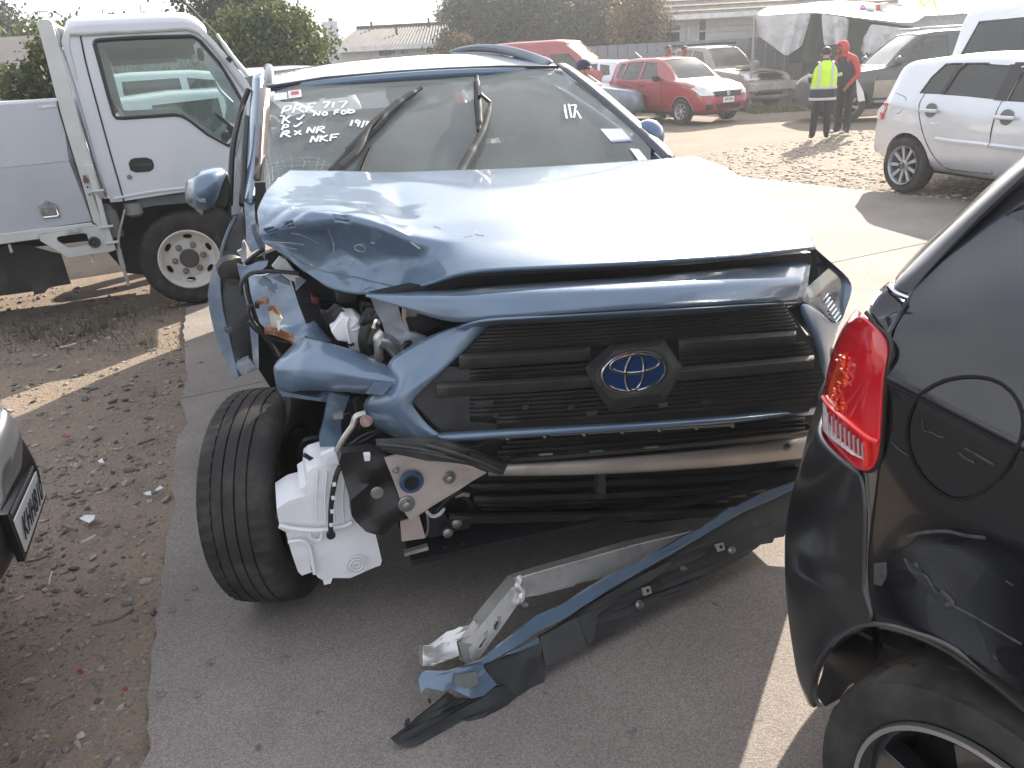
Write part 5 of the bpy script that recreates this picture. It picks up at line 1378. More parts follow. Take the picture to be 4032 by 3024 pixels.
# deck: toolbox side, headboard, stake, rail, bracket
obj('toolbox', poly([T('A', *p, -.06) for p in ((-400,700),(-400,1120),(0,1090),(445,1042),(420,850),(380,690),(362,655),(0,680))],(0,1.75,0)), M_TG, trk, smooth=False)
obj('toolbox_door', poly([T('A', *p, -.062) for p in ((-400,1122),(0,1092),(446,1044),(600,1438),(300,1482),(0,1530),(-400,1600))],(0,1.75,.0)), mat('shaded_grey_panel', (.39,.40,.43),.5, coat=.2, var=.05, bump=.03, bscale=120), trk, smooth=False)  # lower half below the bend, its shade put into a darker grey
obj('door_seam', tube([T('A', *p, -.066) for p in ((372,655),(385,720),(430,870),(520,1160),(600,1436),(300,1482),(0,1530))],.006,6, smooth=False), M_SEAM, trk)
hb = obj('headboard', poly([T('A', *p, -.07) for p in ((243,140),(252,127),(318,127),(336,140),(350,190),(430,470),(505,760),(570,990),(600,1060),(562,1062),(600,1250),(670,1470),(655,1480),(600,1436),(520,1160),(428,860),(370,655),(300,380),(255,210))],(0,.05,0)), M_TGW, trk, bev=.006)
obj('headboard_edge', poly([T('A', *p, -.02) for p in ((318,127),(340,140),(385,235),(388,300),(350,215))],(0,1.7,0)), M_TGW, trk)
obj('headboard_bar', box(T('A',285,140,-.04) + Vector((0,.86,-.02)),(.10,1.7,.05)), M_TGW, trk, bev=.01)
obj('rack_hook', join(tube([T('A', *p, -.05) for p in ((248,126),(243,75),(310,75),(322,122))],.004,5, smooth=False), tube([T('A', *p, -.05) for p in ((240,66),(300,118))],.004,5)), M_STEEL, trk)
stk_ = obj('stake', poly([T('A', *p, -.10) for p in ((553,1065),(600,1060),(612,1120),(645,1235),(632,1262),(655,1300),(702,1470),(752,1622),(700,1640),(665,1480),(615,1262),(598,1245),(585,1190),(566,1120))],(0,.05,0)), M_TGW, trk, bev=.008)
for p_ in ((640,1235),(700,1468),(735,1570)):
    obj('stake_band', box(T('A', p_[0] - 10, p_[1],-.095),(.09,.06,.012)), M_TGW, stk_, bev=.003)
obj('stake_pin', join(box(T('A',548,1150,-.09),(.015,.02,.03)), box(T('A',556,1170,-.085),(.03,.02,.03))), mat('rusty_pin', (.15,.06,.04),.8), trk)
obj('bolt_hole', join(lathe([(0,.007),(.01,.006)], T('A',567,1213,-.075),(0,1,0),8), lathe([(0,.007),(.01,.006)], T('A',580,1262,-.075),(0,1,0),8)), M_INK, trk)
br_ = boolean(poly([T('a', *p, -.09) for p in ((335,610),(640,560),(870,530),(905,530),(940,760),(890,762),(620,802),(575,795),(520,758),(352,660))],(0,.04,0)),
              [poly([T('a', *p, -.2) for p in ((478,660),(495,645),(720,615),(748,625),(766,700),(758,722),(600,746),(575,742),(490,690))],(0,.4,0))])
bk_ = obj('deck_bracket', br_, M_TGW, trk, smooth=False, bev=.005)
obj('rubber_stop', lathe([(.0,.042),(-.02,.036),(-.03,.03),(-.022,.02),(-.03,.012),(-.03,.001)], T('a',822,672,-.095),(0,1,0),20, cap=False), M_DUSTY, bk_)
obj('hinge', join(box(T('a',632,578,-.105),(.10,.015,.03)), lathe([(-.02,.014),(.02,.014)], T('a',588,578,-.115),(0,1,0),8), lathe([(-.02,.014),(.02,.014)], T('a',668,568,-.115),(0,1,0),8)), mat('pale_hinge', (.45,.44,.42),.5, metal=.3), bk_)
obj('deck_rail', poly([T('a', *p, -.085) for p in ((-800,700),(0,602),(800,500),(812,522),(860,530),(640,560),(335,608),(345,645),(0,692),(-800,800))],(0,.06,0)), M_TGW, trk, smooth=False, bev=.006)
obj('deck', poly([T('a', *p, -.02) for p in ((-800,730),(0,620),(800,510),(800,540),(0,660),(-800,780))],(0,1.7,0)), M_TD, trk)
for x, y in ((92,725),(800,815)):
    obj('deck_pin', tube([T('a', x - 12, y - 35,-.05), T('a', x + 10, y + 35,-.05)],.010,8), M_TGW, trk)
# toolbox latch and maker's sticker
lt = obj('latch', poly([T('a', *p, -.07) for p in ((328,352),(350,350),(400,310),(490,340),(525,455),(380,470),(345,385))],(0,.01,0)), M_STEEL, trk, bev=.002)
obj('latch_ring', tube([T('a', *p, -.078) for p in ((350,372),(375,445),(385,455),(500,442),(510,432),(490,360))],.006,6, smooth=False), M_CHROME, lt)
obj('latch_plate', poly([T('a', *p, -.074) for p in ((362,378),(482,368),(500,425),(385,440))],(0,.006,0)), mat('worn_plate', (.22,.2,.2),.5, metal=.5, var=.3, vscale=30), lt)
obj('latch_lock', lathe([(0,.016),(-.01,.014),(-.01,.001)], T('a',405,335,-.075),(0,1,0),12, cap=False), M_STEEL, lt)
stp = obj('sticker', poly([T('f', *p, -.066) for p in ((475,1310),(695,1290),(700,1330),(482,1350))],(0,.003,0)), mat('silver_sticker', (.55,.55,.57),.4, var=.25, vscale=60), trk)
# mudflaps and tail
obj('mud_flap', poly([T('a', *p, .10) for p in ((200,690),(530,775),(552,840),(618,1032),(500,1052),(420,1072),(390,1110),(300,1128),(240,870))],(0,.015,0),.03, seed=2), M_TD, trk)
obj('mud_flap', poly([T('a', *p, .12) for p in ((-200,740),(200,690),(240,870),(290,1100),(0,1140),(-200,1170))],(0,.015,0),.02, seed=3), M_TD, trk)
obj('rear_axle', join(box((-1.9,.85,.42),(.5,1.5,.35))), M_TD, trk)
w3 = obj('wheel', tyre_vf(.365,.20,.215, Vector((-2.35,.12,.352)),(0,-1,0), n=48, grooves=3), M_RUB, trk)
obj('rim', lathe([(.09,.226),(.104,.232),(.05,.19),(.05,.001)], Vector((-2.35,.12,.352)),(0,-1,0),32, cap=False), MATS['cream_rim_paint'], w3)

# ------------------------------------------------------------------ black hatchback on the right
BC = Frame((.848,.979,0), R(27))
blk = empty('black_hatchback', BC.o, BC.yaw, 'glossy black hatchback with a red tail light and a dented rear wheel arch', 'car')
M_BK = mat('black_car_paint', (.006,.0065,.009),.24, coat=1, var=.2, vscale=2, coatr=.03, spec=.35, col2=(.016,.016,.017), c2scale=2.5, c2lo=.5, c2hi=.8)
M_BKS = mat('scuffed_black_paint', (.010,.010,.011),.4, coat=.6, var=.25, vscale=3, coatr=.12, col2=(.025,.024,.023), c2scale=3, c2lo=.5, c2hi=.75, bump=.04, bscale=90)
def B(c, x, y, v): return BC.at(c, x, y, 0, v)
qr = [
 [('c',1062,1640,.02),('c',1300,1420,.10),('c',1500,1232,.16),('c',1712,1035,.23),('c',2050,730,.34)],
 [('d',960,130,-.02),('d',1150,30,.02),('d',1380,-110,.07),('d',1712,-300,.15),('d',2300,-500,.24)],
 [('d',836,375,-.085),('d',1050,330,-.06),('d',1350,290,-.04),('d',1700,270,-.01),('d',2300,260,.03)],
 [('d',825,560,-.105),('d',1040,640,-.10),('d',1350,770,-.095),('d',1700,910,-.09),('d',2300,1150,-.085)],
 [('d',818,632,-.112),('d',1040,742,-.112),('d',1350,905,-.112),('d',1700,1085,-.112),('d',2300,1380,-.112)],
 [('d',812,690,-.102),('d',1040,810,-.098),('d',1350,985,-.096),('d',1700,1170,-.096),('d',2300,1480,-.096)],
 [('d',795,1000,-.082),('d',1030,1120,-.066),('d',1350,1260,-.060),('d',1700,1420,-.064),('d',2300,1700,-.075)],
 [('d',765,1230,-.082),('d',950,1400,-.060),('d',1300,1520,-.045),('d',1640,1640,-.045),('e',2050,330,-.07)],
 [('e',700,130,-.092),('e',880,190,-.075),('e',1200,210,-.055),('e',1560,330,-.055),('e',2050,620,-.085)],
 [('e',690,470,-.098),('e',900,470,-.09),('e',1220,640,-.085),('e',1660,870,-.09),('e',2050,1080,-.10)],
 [('e',758,742,-.108),('e',940,782,-.110),('e',1240,905,-.113),('e',1660,1245,-.116),('e',2000,1600,-.118)],
]
qv = [[B(*q) for q in r] for r in qr]
qv.append([p + Vector((.07,0,-.004)) for p in qv[-1]])
k5 = 5
crq = {(4 * k5 + j, 4 * k5 + j + 1): .8 for j in range(4)}
crq.update({(10 * k5 + j, 10 * k5 + j + 1): .8 for j in range(4)})
crq.update({(r_ * k5, r_ * k5 + k5): 1 for r_ in range(11)})
crq[(8 * k5 + 1,8 * k5 + 2)] = .5; crq[(8 * k5 + 2,8 * k5 + 3)] = .6
qp = obj('quarter_panel', grid(qv), M_BK, blk, sub=3, crease=crq)
dd = qp.modifiers.new('solid', 'SOLIDIFY'); dd.thickness = .012; dd.offset = -1
qb = bvh_of(qp)
# bumper skin: from the panel seam round the corner
bp_ = [
 [('d',690,1246,-.088),('d',560,1185,-.08),('d',440,1070,-.04),('d',385,985,.00)],
 [('d',704,1450,-.092),('d',520,1430,-.085),('d',320,1340,-.05),('d',225,1330,.00)],
 [('e',697,60,-.095),('e',480,90,-.09),('e',280,110,-.06),('e',165,60,.0)],
 [('e',690,300,-.097),('e',470,420,-.085),('e',290,270,-.06),('e',142,210,.0)],
 [('e',684,508,-.105),('e',470,522,-.105),('e',300,430,-.085),('e',140,420,-.01)],
 [('e',722,630,-.107),('e',500,665,-.105),('e',320,660,-.08),('e',148,650,-.01)],
 [('e',757,742,-.110),('e',540,795,-.112),('e',350,860,-.085),('e',182,885,-.01)],
 [('e',470,850,-.114),('e',400,930,-.112),('e',310,985,-.085),('e',212,1020,-.01)],
 [('e',338,1100,-.112),('e',332,1112,-.112),('e',290,1115,-.085),('e',238,1095,-.02)],
 [('e',375,1268,-.108),('e',352,1262,-.108),('e',335,1250,-.09),('e',312,1225,-.03)],
]
bv_ = []
for r_ in bp_:
    q = [B(*p) for p in r_]
    q.append(q[-1] + Vector((.12,.07,0))); q.append(q[-1] + Vector((.52,.42,.0))); q.append(q[-1] + Vector((.75,.04,0)))
    bv_.append(q)
cb_ = {(4 * 7 + j, 4 * 7 + j + 1): .6 for j in range(3)}
cb_.update({(r_ * 7, r_ * 7 + 7): 1 for r_ in range(9)})
bmp = obj('bumper', grid(bv_), M_BKS, blk, sub=3, crease=cb_, solid=.0)
dd = bmp.modifiers.new('solid', 'SOLIDIFY'); dd.thickness = .012; dd.offset = 1
bb = bvh_of(bmp)
obj('panel_seam', tube([B(*p) + Vector((-.004,0,0)) for p in (('d',692,1246,-.088),('d',706,1450,-.092),('e',698,60,-.096),('e',692,300,-.099),('e',685,508,-.106),('e',722,630,-.108),('e',757,742,-.111))],.003,5), mat('pale_seam', (.09,.09,.09),.6), blk)
obj('arch_edge', tube([B('e', *p, -.118) for p in ((1660,1245),(1240,905),(940,783),(758,743),(640,748),(530,800),(430,895),(365,985),(338,1100),(345,1215),(375,1268))],.005,6), mat('worn_edge', (.05,.045,.043),.4, coat=.5), blk)
obj('arch_liner', poly([B('e', *p, .10) for p in ((330,1200),(360,960),(540,760),(760,700),(1250,850),(1700,1200),(2100,1700),(2100,2400),(900,1500),(640,1160),(560,1130),(450,1180),(400,1270))],(.05,0,0),.02, seed=3), M_BLACK, blk)
# wheel
bwc = Vector((.0,.0,.335))
bw = obj('wheel', tyre_vf(.338,.225,.243, bwc, (-1,0,0), n=120, grooves=3, sipe=4, depth=.009), M_RUB, blk, angle=50)
M_DRIM = mat('gloss_black_rim', (.015,.015,.017),.25, coat=1, var=.2)
rmb = rim(bw, bwc, (-1,0,0),.240,5, M_DRIM, depth=.05, sw=.34, off=.075)
obj('rim_lip', lathe([(.100,.248),(.110,.245),(.110,.236),(.100,.232)], bwc, (-1,0,0),64, closed=True), mat('machined_lip', (.6,.6,.62),.22, metal=.9, var=.05), rmb)
# tail light: red lens in two shades, clear reversing lens, trim above, filler flap
tl = [
 [('d',690,215,-.085),('d',655,245,-.07),('d',612,285,-.045),('d',600,296,-.03)],
 [('d',835,385,-.102),('d',730,350,-.10),('d',630,320,-.06),('d',545,352,-.015)],
 [('d',850,480,-.110),('d',720,480,-.112),('d',600,470,-.07),('d',495,440,-.005)],
 [('d',822,610,-.116),('d',700,620,-.118),('d',560,610,-.075),('d',450,570,.0)],
 [('d',802,850,-.108),('d',680,850,-.114),('d',540,820,-.075),('d',412,760,.0)],
 [('d',790,1050,-.098),('d',680,1030,-.104),('d',540,970,-.07),('d',396,930,.0)],
 [('d',778,1160,-.092),('d',690,1140,-.096),('d',550,1080,-.065),('d',402,1000,.0)],
 [('d',738,1232,-.088),('d',680,1240,-.088),('d',590,1200,-.065),('d',470,1085,-.02)],
]
tv_ = []
for r_ in tl:
    q = [B(*p) for p in r_]; q.append(q[-1] + Vector((.09,.05,0))); tv_.append(q)
def lens(name, col, tint=None):
    m = mat(name, col, .12, coat=1.0, var=.10, vscale=6, trans=.55, spec=.6, coatr=.02)
    return m
M_RED = mat('red_lens', (.72,.018,.03),.10, coat=1.0, var=.10, vscale=5, trans=.35, coatr=.02)
tlo = obj('tail_light', grid(tv_), M_RED, blk, sub=3)
dd = tlo.modifiers.new('solid', 'SOLIDIFY'); dd.thickness = .012; dd.offset = 1
tb_ = bvh_of(tlo)
def onl(c, pts, off): return [cast(tb_, BC, c, *p, off) or B(c, *p, -.1) for p in pts]
def lpanel(name, pts, off, mt, par, th=.004):
    q = onl('d', pts, off); return obj(name, poly(q, (.004,0,0)), mt, par)
lpanel('reversing_lens', ((412,790),(455,840),(560,930),(690,1045),(695,1180),(600,1140),(480,1050),(412,985)),.004, mat('clear_lens', (.62,.55,.56),.15, coat=1, var=.25, vscale=90), tlo)
for k in range(9):
    x = 450 + k * 28; y0 = 850 + k * 24; y1 = 1000 + k * 20
    q = onl('d', ((x, y0 + 20),(x + 4, y1)),.006)
    obj('lens_rib', tube(q, .002,5), mat('lens_rib_plastic', (.45,.38,.40),.2, coat=1), tlo)
obj('lens_edge', tube(onl('d', ((415,770),(455,825),(560,915),(690,1020),(765,1055)),.004),.005,6), mat('bright_red_edge', (.8,.03,.02),.2, coat=1), tlo)
obj('lens_edge', tube(onl('d', ((690,1040),(700,1120),(700,1205)),.004),.006,6), MATS['bright_red_edge'], tlo)
M_REDL = mat('pale_red_lens', (.85,.12,.14),.10, coat=1.0, var=.05, trans=.2, coatr=.02)
M_REDR = mat('red_reflector', (.9,.10,.02),.10, coat=1.0, var=.4, vscale=60, metal=.4)
lpanel('reflector', ((520,485),(560,480),(545,600),(520,720),(560,850),(540,880),(470,800),(440,720),(480,600)),.002, M_REDR, tlo)
rs2 = random.Random(5)
for k in range(26):
    t = k / 25
    x = 520 + 30 * math.sin(t * 5) + rs2.uniform(-25,30) - 20 * t; y = 500 + 360 * t
    q = onl('d', ((x, y),(x + rs2.uniform(4,12), y + rs2.uniform(-6,10))),.005)
    obj('lens_facet', tube(q, .0028,5, smooth=False), M_REDR, tlo)
obj('lamp_rim', tube([B(*p) + Vector((-.003,0,0)) for p in (('d',690,212,-.086),('d',770,310,-.095),('d',838,378,-.103),('d',855,475,-.112),('d',826,612,-.117),('d',806,850,-.11),('d',793,1050,-.1),('d',781,1165,-.094),('d',742,1236,-.09),('d',690,1248,-.09),('d',595,1206,-.067),('d',470,1090,-.025),('d',402,1002,.0))],.004,6), M_BLACK, blk)
obj('corner_trim', poly([B(*p) for p in (('d',690,210,-.085),('d',755,120,-.07),('d',835,45,-.05),('d',880,85,-.05),('d',962,125,-.045),('d',900,240,-.07),('d',832,360,-.095),('d',765,300,-.10))],(.04,.03,0)), M_BK, blk, bev=.006)
tg = [
 [('d',835,45,-.03),('d',870,70,-.04),('d',965,125,-.03)],
 [('c',870,1640,.0),('c',950,1640,-.02),('c',1062,1645,.0)],
 [('c',1060,1460,.06),('c',1160,1480,.04),('c',1290,1425,.08)],
 [('c',1400,1150,.14),('c',1500,1170,.12),('c',1600,1135,.18)],
 [('c',1712,875,.22),('c',1800,900,.20),('c',1900,860,.28)],
]
tgv = []
for r_ in tg:
    q = [B(*p) for p in r_]; tgv.append([q[0] + Vector((.75,.34,0)), q[0] + Vector((.08,.05,0))] + q)
tgo = obj('tailgate', grid(tgv), M_BK, blk, sub=2, solid=.01)
obj('tailgate_seam', tube([B(*p) + Vector((-.004,0,0)) for p in (('d',832,358,-.094),('d',962,122,-.03),('c',1062,1642,.02),('c',1300,1418,.10),('c',1500,1230,.16),('c',1712,1033,.23))],.004,5), mat('seam_grey', (.06,.06,.065),.4), blk)
obj('trim_edge', tube([B(*p) + Vector((-.004,0,0)) for p in (('d',837,42,-.05),('d',880,85,-.055),('d',965,122,-.05))],.004,5), M_CHROME, blk)
fl = [(1050,740),(1120,695),(1200,660),(1300,640),(1400,637),(1490,650),(1565,682),(1630,735),(1675,800),(1702,880),(1708,960),(1695,1040),(1670,1110),(1610,1230),(1540,1310),(1450,1385),(1370,1425),(1290,1438),(1210,1420),(1130,1370),(1050,1290),(995,1200),(965,1120),(952,1040),(953,960),(968,880),(1000,805)]
fp = [cast(qb, BC, 'd', *p, .002) for p in fl]
ff = obj('fuel_flap', tube(fp + fp[:1],.0028,6, smooth=False), mat('flap_gap', (.004,.004,.004),.9), blk)
flap_in = [cast(qb, BC, 'd', 1330 + (x - 1330) * .97,1040 + (y - 1040) * .97,.001) for x, y in fl]
M_SC = mat('grey_scrape', (.055,.055,.055),.7, var=.5, vscale=60)
for pts, r in ((((845,1060),(900,1110),(960,1150)),.0015),(((1330,1100),(1420,1150),(1520,1210)),.002),(((1100,990),(1150,1020),(1190,1030)),.0015),(((1290,1130),(1330,1165),(1390,1195)),.002),(((1050,920),(1060,980),(1100,1000)),.001)):
    cast_line(qb, BC, 'd', pts, r, 'scratch', M_SC, blk, .001,5)
for pts, r in ((((930,185),(1010,160),(1170,148),(1300,175),(1430,190)),.003),(((915,320),(960,400),(1040,430),(1090,500),(1120,545)),.003),(((1150,530),(1200,580),(1215,610),(1180,625)),.005),(((980,350),(1000,380)),.003),(((1215,620),(1350,690),(1520,790),(1660,870)),.002),
               (((1560,465),(1605,495)),.0012),(((1480,940),(1500,965)),.0015),(((1300,920),(1320,935)),.0012)):
    cast_line(qb, BC, 'e', pts, r, 'scratch', M_SC, blk, .001,5)
q = [cast(qb, BC, 'e', *p, .003) for p in ((720,350),(800,345),(800,440),(770,495),(720,485))]
if all(q): obj('scuff_patch', poly(q, (.002,0,0)), mat('chalky_scuff', (.05,.05,.05),.9, var=.4, vscale=60), blk)
q = [cast(qb, BC, 'e', *p, .003) for p in ((915,320),(1000,370),(1090,490),(1160,560),(1200,620),(1120,585),(1020,480),(940,400))]
if all(q): obj('torn_metal', poly(q, (.004,0,0)), M_INK, blk)
# the rest of the car towards its nose (outside the frame, but there)

# ------------------------------------------------------------------ grey car nosing in at the left edge, with its plate
GC = Frame(gnd('b',60,760), R(0))
gry = empty('grey_car', (GC.o.x, GC.o.y, 0),0, 'dark grey car at the left edge showing only its bumper corner and number plate', 'car')
GC = Frame((GC.o.x, GC.o.y, 0),0)
M_GRY = mat('grey_car_paint', (.09,.095,.11),.3, coat=1, metal=.3, var=.05)
def Gy(c, x, y, v): return GC.at(c, x, y, 1, v)
def Gz(c, x, y, z): return GC.at(c, x, y, 2, z)
gh = [
 [('b',-60,60,.84),('b',0,95,.82),('b',32,130,.80),('b',62,180,.75),('b',86,245,.69)],
 [('b',-60,230,.78),('b',0,230,.77),('b',35,235,.75),('b',62,262,.71),('b',88,300,.66)],
 [('b',-60,420,.70),('b',-10,390,.68),('b',25,370,.67),('b',60,345,.65),('b',86,335,.63)],
 [('b',-70,660,.62),('b',-20,560,.60),('b',12,520,.59),('b',50,440,.59),('b',90,362,.60)],
]
obj('bumper', grid([[Gz(*q) for q in r] for r in gh]), M_GRY, gry, sub=2, solid=.01)
gl_ = [
 [('b',84,205,.69),('b',90,300,.655),('b',92,362,.60),('b',60,450,.585),('b',10,540,.575),('b',-60,690,.57)],
 [('b',128,290,.61),('b',128,330,.59),('b',118,372,.565),('b',75,470,.55),('b',22,580,.545),('b',-50,740,.54)],
 [('b',168,365,.54),('b',172,420,.51),('b',160,470,.46),('b',118,560,.45),('b',70,680,.42),('b',-20,840,.42)],
 [('b',182,430,.49),('b',180,465,.45),('b',165,500,.41),('b',125,610,.38),('b',80,745,.34),('b',-10,900,.34)],
 [('b',150,500,.42),('b',140,520,.38),('b',120,560,.33),('b',80,660,.28),('b',40,760,.26),('b',-40,900,.26)],
]
obj('lower_bumper', grid([[Gz(*q) for q in r] for r in gl_]), M_BLACK, gry, sub=2, solid=.01)
P_TL, P_BL, P_TR, P_BR = Gz('b',12,590,.545), Gz('b',72,745,.385), Gz('b',116,372,.55), Gz('b',162,492,.41)
pn_ = (P_TR - P_TL).cross(P_BL - P_TL).normalized(); pn_ = pn_ if pn_.x > 0 else -pn_
def PQ(u, v, o_=0.0): return (P_TL.lerp(P_TR, u)).lerp(P_BL.lerp(P_BR, u), v) + pn_ * o_
pf = obj('plate_frame', poly([PQ(-.05,-.16,.02), PQ(1.05,-.16,.02), PQ(1.05,1.12,.02), PQ(-.05,1.12,.02)], pn_ * -.02), M_BLACK, gry)
np_ = obj('number_plate', poly([PQ(.0,.08,.026), PQ(1,.08,.026), PQ(1,.95,.026), PQ(.0,.95,.026)], pn_ * -.004), M_WHITE, gry, bev=.001)
wv = P_TR - P_TL
text('lettering', 'KHH810', basis(PQ(.49,.52,.031), wv, P_TL - P_BL) @ Matrix.Diagonal((.80,1.3,1,1)),.088, M_INK, np_, spacing=1.08)
text('lettering', 'Drive Your Dream', basis(PQ(.52,-.05,.022), wv, P_TL - P_BL),.022, M_WHITE, pf) if False else None
obj('plate_strip', poly([PQ(.03,-.10,.022), PQ(.97,-.10,.022), PQ(.97,-.02,.022), PQ(.03,-.02,.022)], pn_ * -.002), mat('grey_strip', (.22,.22,.22),.6, var=.5, vscale=150), pf)
cen = Gz('b',-200,600,.5)

# ------------------------------------------------------------------ trim fallen off the blue SUV, and the bent aluminium bar behind it
FA = gnd('7',190,1250,.015); FB = RV.w(RV.at('7',2075,255,1,-.12)); FB = dep('7',2075,255,2.30)
dirF = (FB - FA).normalized()
upF = Vector((0,0,1)); upF = (upF - dirF * upF.dot(dirF)).normalized()
toC = (CAM_C - FA); nF = dirF.cross(upF).normalized(); nF = nF if nF.dot(toC) > 0 else -nF
nF = (nF * .86 + upF * .5).normalized()      # leans back against the car
fall = empty('fallen_trim', FA, 0, 'torn blue and black bumper strip lying across the concrete in front of the crashed SUV', 'bumper trim')
FL = Frame(FA, 0)
def Fp(x, y, off=0.0): return FL.l(hit('7', x, y, FA, nF)) + nF * off
def FW(pts, off, th, crum=0, seed=0): return poly([Fp(*p, off) for p in pts], nF * -th, crum, seed=seed)
M_VAL = mat('black_valance', (.026,.026,.028),.6, var=.25, vscale=7, col2=(.07,.066,.062), c2scale=5, c2lo=.45, c2hi=.85, bump=.08, bscale=150)
obj('valance', FW(((2125,20),(2120,150),(2075,262),(2030,270),(2020,292),(1960,300),(1850,380),(1640,482),(1540,560),(1480,582),(1300,690),(1150,792),(1120,785),(905,895),(870,880),(880,745),(1060,640),(1200,520),(1500,355),(1700,240),(1850,155)),0,.012,.014,1), M_VAL, fall, bev=.002)
obj('valance', FW(((610,880),(700,850),(860,780),(890,740),(885,830),(905,880),(908,965),(830,1000),(760,1030),(700,975),(660,970)),.012,.012,.02,4), M_VAL, fall)
obj('valance_lip', FW(((1060,650),(1100,600),(1500,380),(1510,400),(1440,460),(1150,640),(1130,760),(1110,785)),.02,.02,.02,6), M_VAL, fall)
obj('valance_pad', FW(((880,745),(1060,650),(1110,785),(905,890)),.016,.014,.012,8), mat('grey_pad', (.05,.05,.053),.6, var=.3, vscale=10), fall)
obj('valance', FW(((165,1235),(235,1175),(345,1095),(440,1010),(480,1040),(540,1048),(600,1030),(655,985),(705,975),(760,1030),(700,1085),(610,1150),(565,1185),(555,1210),(490,1215),(380,1240),(260,1262),(190,1258)),.014,.02,.03,9), mat('charcoal_end', (.022,.024,.024),.65, var=.3, vscale=10, col2=(.05,.05,.045), c2scale=6), fall)
bs_ = [(2110,-5),(1960,45),(1820,118),(1790,120),(1650,222),(1580,255),(1400,358),(1375,380),(1230,440),(1140,492),(1010,575),(880,632),(860,640),(780,710),(700,772),(600,855),(520,880),(610,872),(640,862),(760,790),(870,720),(1020,640),(1200,522),(1500,352),(1700,235),(1850,150),(2120,25)]
obj('blue_strip', FW(bs_, .022,.016,.0035,2), M_BLUED, fall, bev=.003)
obj('blue_strip', FW(((700,830),(870,745),(872,775),(760,815)),.026,.01,.008,2), M_BLUED, fall)
obj('blue_strip', FW(((298,950),(315,915),(345,908),(430,905),(520,880),(600,870),(612,900),(668,970),(600,1025),(540,1035),(480,1005),(440,990),(400,998),(330,985),(302,1012)),.028,.012,.025,5), M_BLUED, fall)
obj('blue_strip_gap', FW(((455,920),(560,905),(570,965),(500,985),(450,960)),.040,.01,.015,3), mat('weathered_inside', (.12,.13,.12),.7, var=.3, vscale=12), fall)
for x, y in ((1395,522),(1748,312)):
    ck_ = obj('clip', FW(((x - 20, y - 12),(x + 14, y - 22),(x + 22, y + 12),(x - 12, y + 24)),.020,.012), mat('zinc_clip', (.38,.37,.35),.5, metal=.4), fall)
    obj('clip_hole', FW(((x - 7, y - 8),(x + 6, y - 10),(x + 8, y + 6),(x - 4, y + 9)),.024,.003), M_INK, ck_)
for pts in (((1412,505),(1462,475),(1465,500),(1415,530)),((1685,340),(1730,318),(1735,335),(1690,362))):
    obj('slot', FW(pts, .016,.004), M_INK, fall)
for x, y, r in ((1360,590,.014),(1803,327,.013),(1570,415,.010),(810,590,.008)):
    obj('bolt', lathe([(0, r),(.006, r),(.012, r * .55),(.018, r * .5),(.018,.001)], Fp(x, y, .014), nF, 14, cap=False), M_STEEL, fall)
rs4 = random.Random(11)
obj('broken_tip', join(FW(((232,1140),(248,1132),(250,1160),(226,1170)),.03,.01), FW(((345,1045),(352,1040),(358,1065),(348,1062)),.02,.01)), M_BLACK, fall)

# bent aluminium bar: box section in three lengths, crushed at the end, with two slots
BO = FA + upF * .0
def Ab(x, y, off=0.0): return hit('7', x, y, FA - nF * .05, nF) + nF * off
bar_ = empty('aluminium_bar', gnd('7',560,860,0.0),0, 'bent bare aluminium bumper bar with slots resting behind the fallen blue strip', 'metal bar')
BL = Frame(bar_.location, 0)
def Bp(x, y, off=0.0): return BL.l(Ab(x, y, off))
def sect(name, top_front, bot_front, top_back, mt, crum=0.0, seed=0):
    tf = [Bp(*p) for p in top_front]; bf = [Bp(*p) for p in bot_front]
    tbk = [Bp(*p, -.045) for p in top_back]
    bbk = [b + (t2 - t) for b, t, t2 in zip(bf, tf, tbk)]
    n = len(tf); V = tf + bf + bbk + tbk; F = []
    for a in range(4):
        for i in range(n - 1):
            p, q = a * n + i, a * n + i + 1; r_, s_ = ((a + 1) % 4) * n + i, ((a + 1) % 4) * n + i + 1
            F.append((p, q, s_, r_))
    F.append((0, n, 2 * n, 3 * n)); F.append((n - 1,4 * n - 1,3 * n - 1,2 * n - 1))
    bm = bmesh.new(); vs = [bm.verts.new(v) for v in V]
    for f in F: bm.faces.new([vs[i] for i in f])
    bmesh.ops.recalc_face_normals(bm, faces=bm.faces[:])
    bm.verts.index_update(); F = [tuple(v.index for v in f.verts) for f in bm.faces]; bm.free()
    return V, F
M_BARM = mat('scratched_aluminium', (.62,.60,.57),.36, metal=.75, var=.12, vscale=6, col2=(.42,.40,.39), c2scale=10, c2lo=.5, c2hi=.7, bump=.06, bscale=50)
s1 = obj('bar_length', sect('a', ((775,462),(900,425),(1100,370),(1350,300),(1640,232)),((790,575),(860,545),(1060,495),(1240,455),(1640,330)),((770,447),(890,408),(1090,352),(1340,280),(1635,215)), M_BARM), M_BARM, bar_, bev=.003)
sl = sect('b', ((520,778),(570,735),(680,600),(782,478)),((548,875),(600,850),(700,712),(795,575)),((498,770),(545,722),(660,575),(768,450)), M_BARM)
def slot(pts): return ([Bp(*p, .03) for p in pts] + [Bp(*p, -.03) for p in pts],[tuple(range(len(pts))), tuple(range(2 * len(pts) - 1, len(pts) - 1,-1))] + [(i, i + len(pts),(i + 1) % len(pts) + len(pts),(i + 1) % len(pts)) for i in range(len(pts))])
sl = boolean(sl, [slot(((668,670),(690,645),(705,645),(705,680),(685,715),(670,712))), slot(((590,770),(612,735),(640,715),(645,760),(620,800),(580,820)))])
s2_ = obj('bar_length', sl, M_BARM, bar_, smooth=False)
obj('bar_end', poly([Bp(*p, .004) for p in ((498,772),(560,782),(545,800),(552,850),(575,870),(530,872),(515,840))],-nF * .01), mat('bar_inside', (.30,.29,.28),.5, metal=.5), s2_)
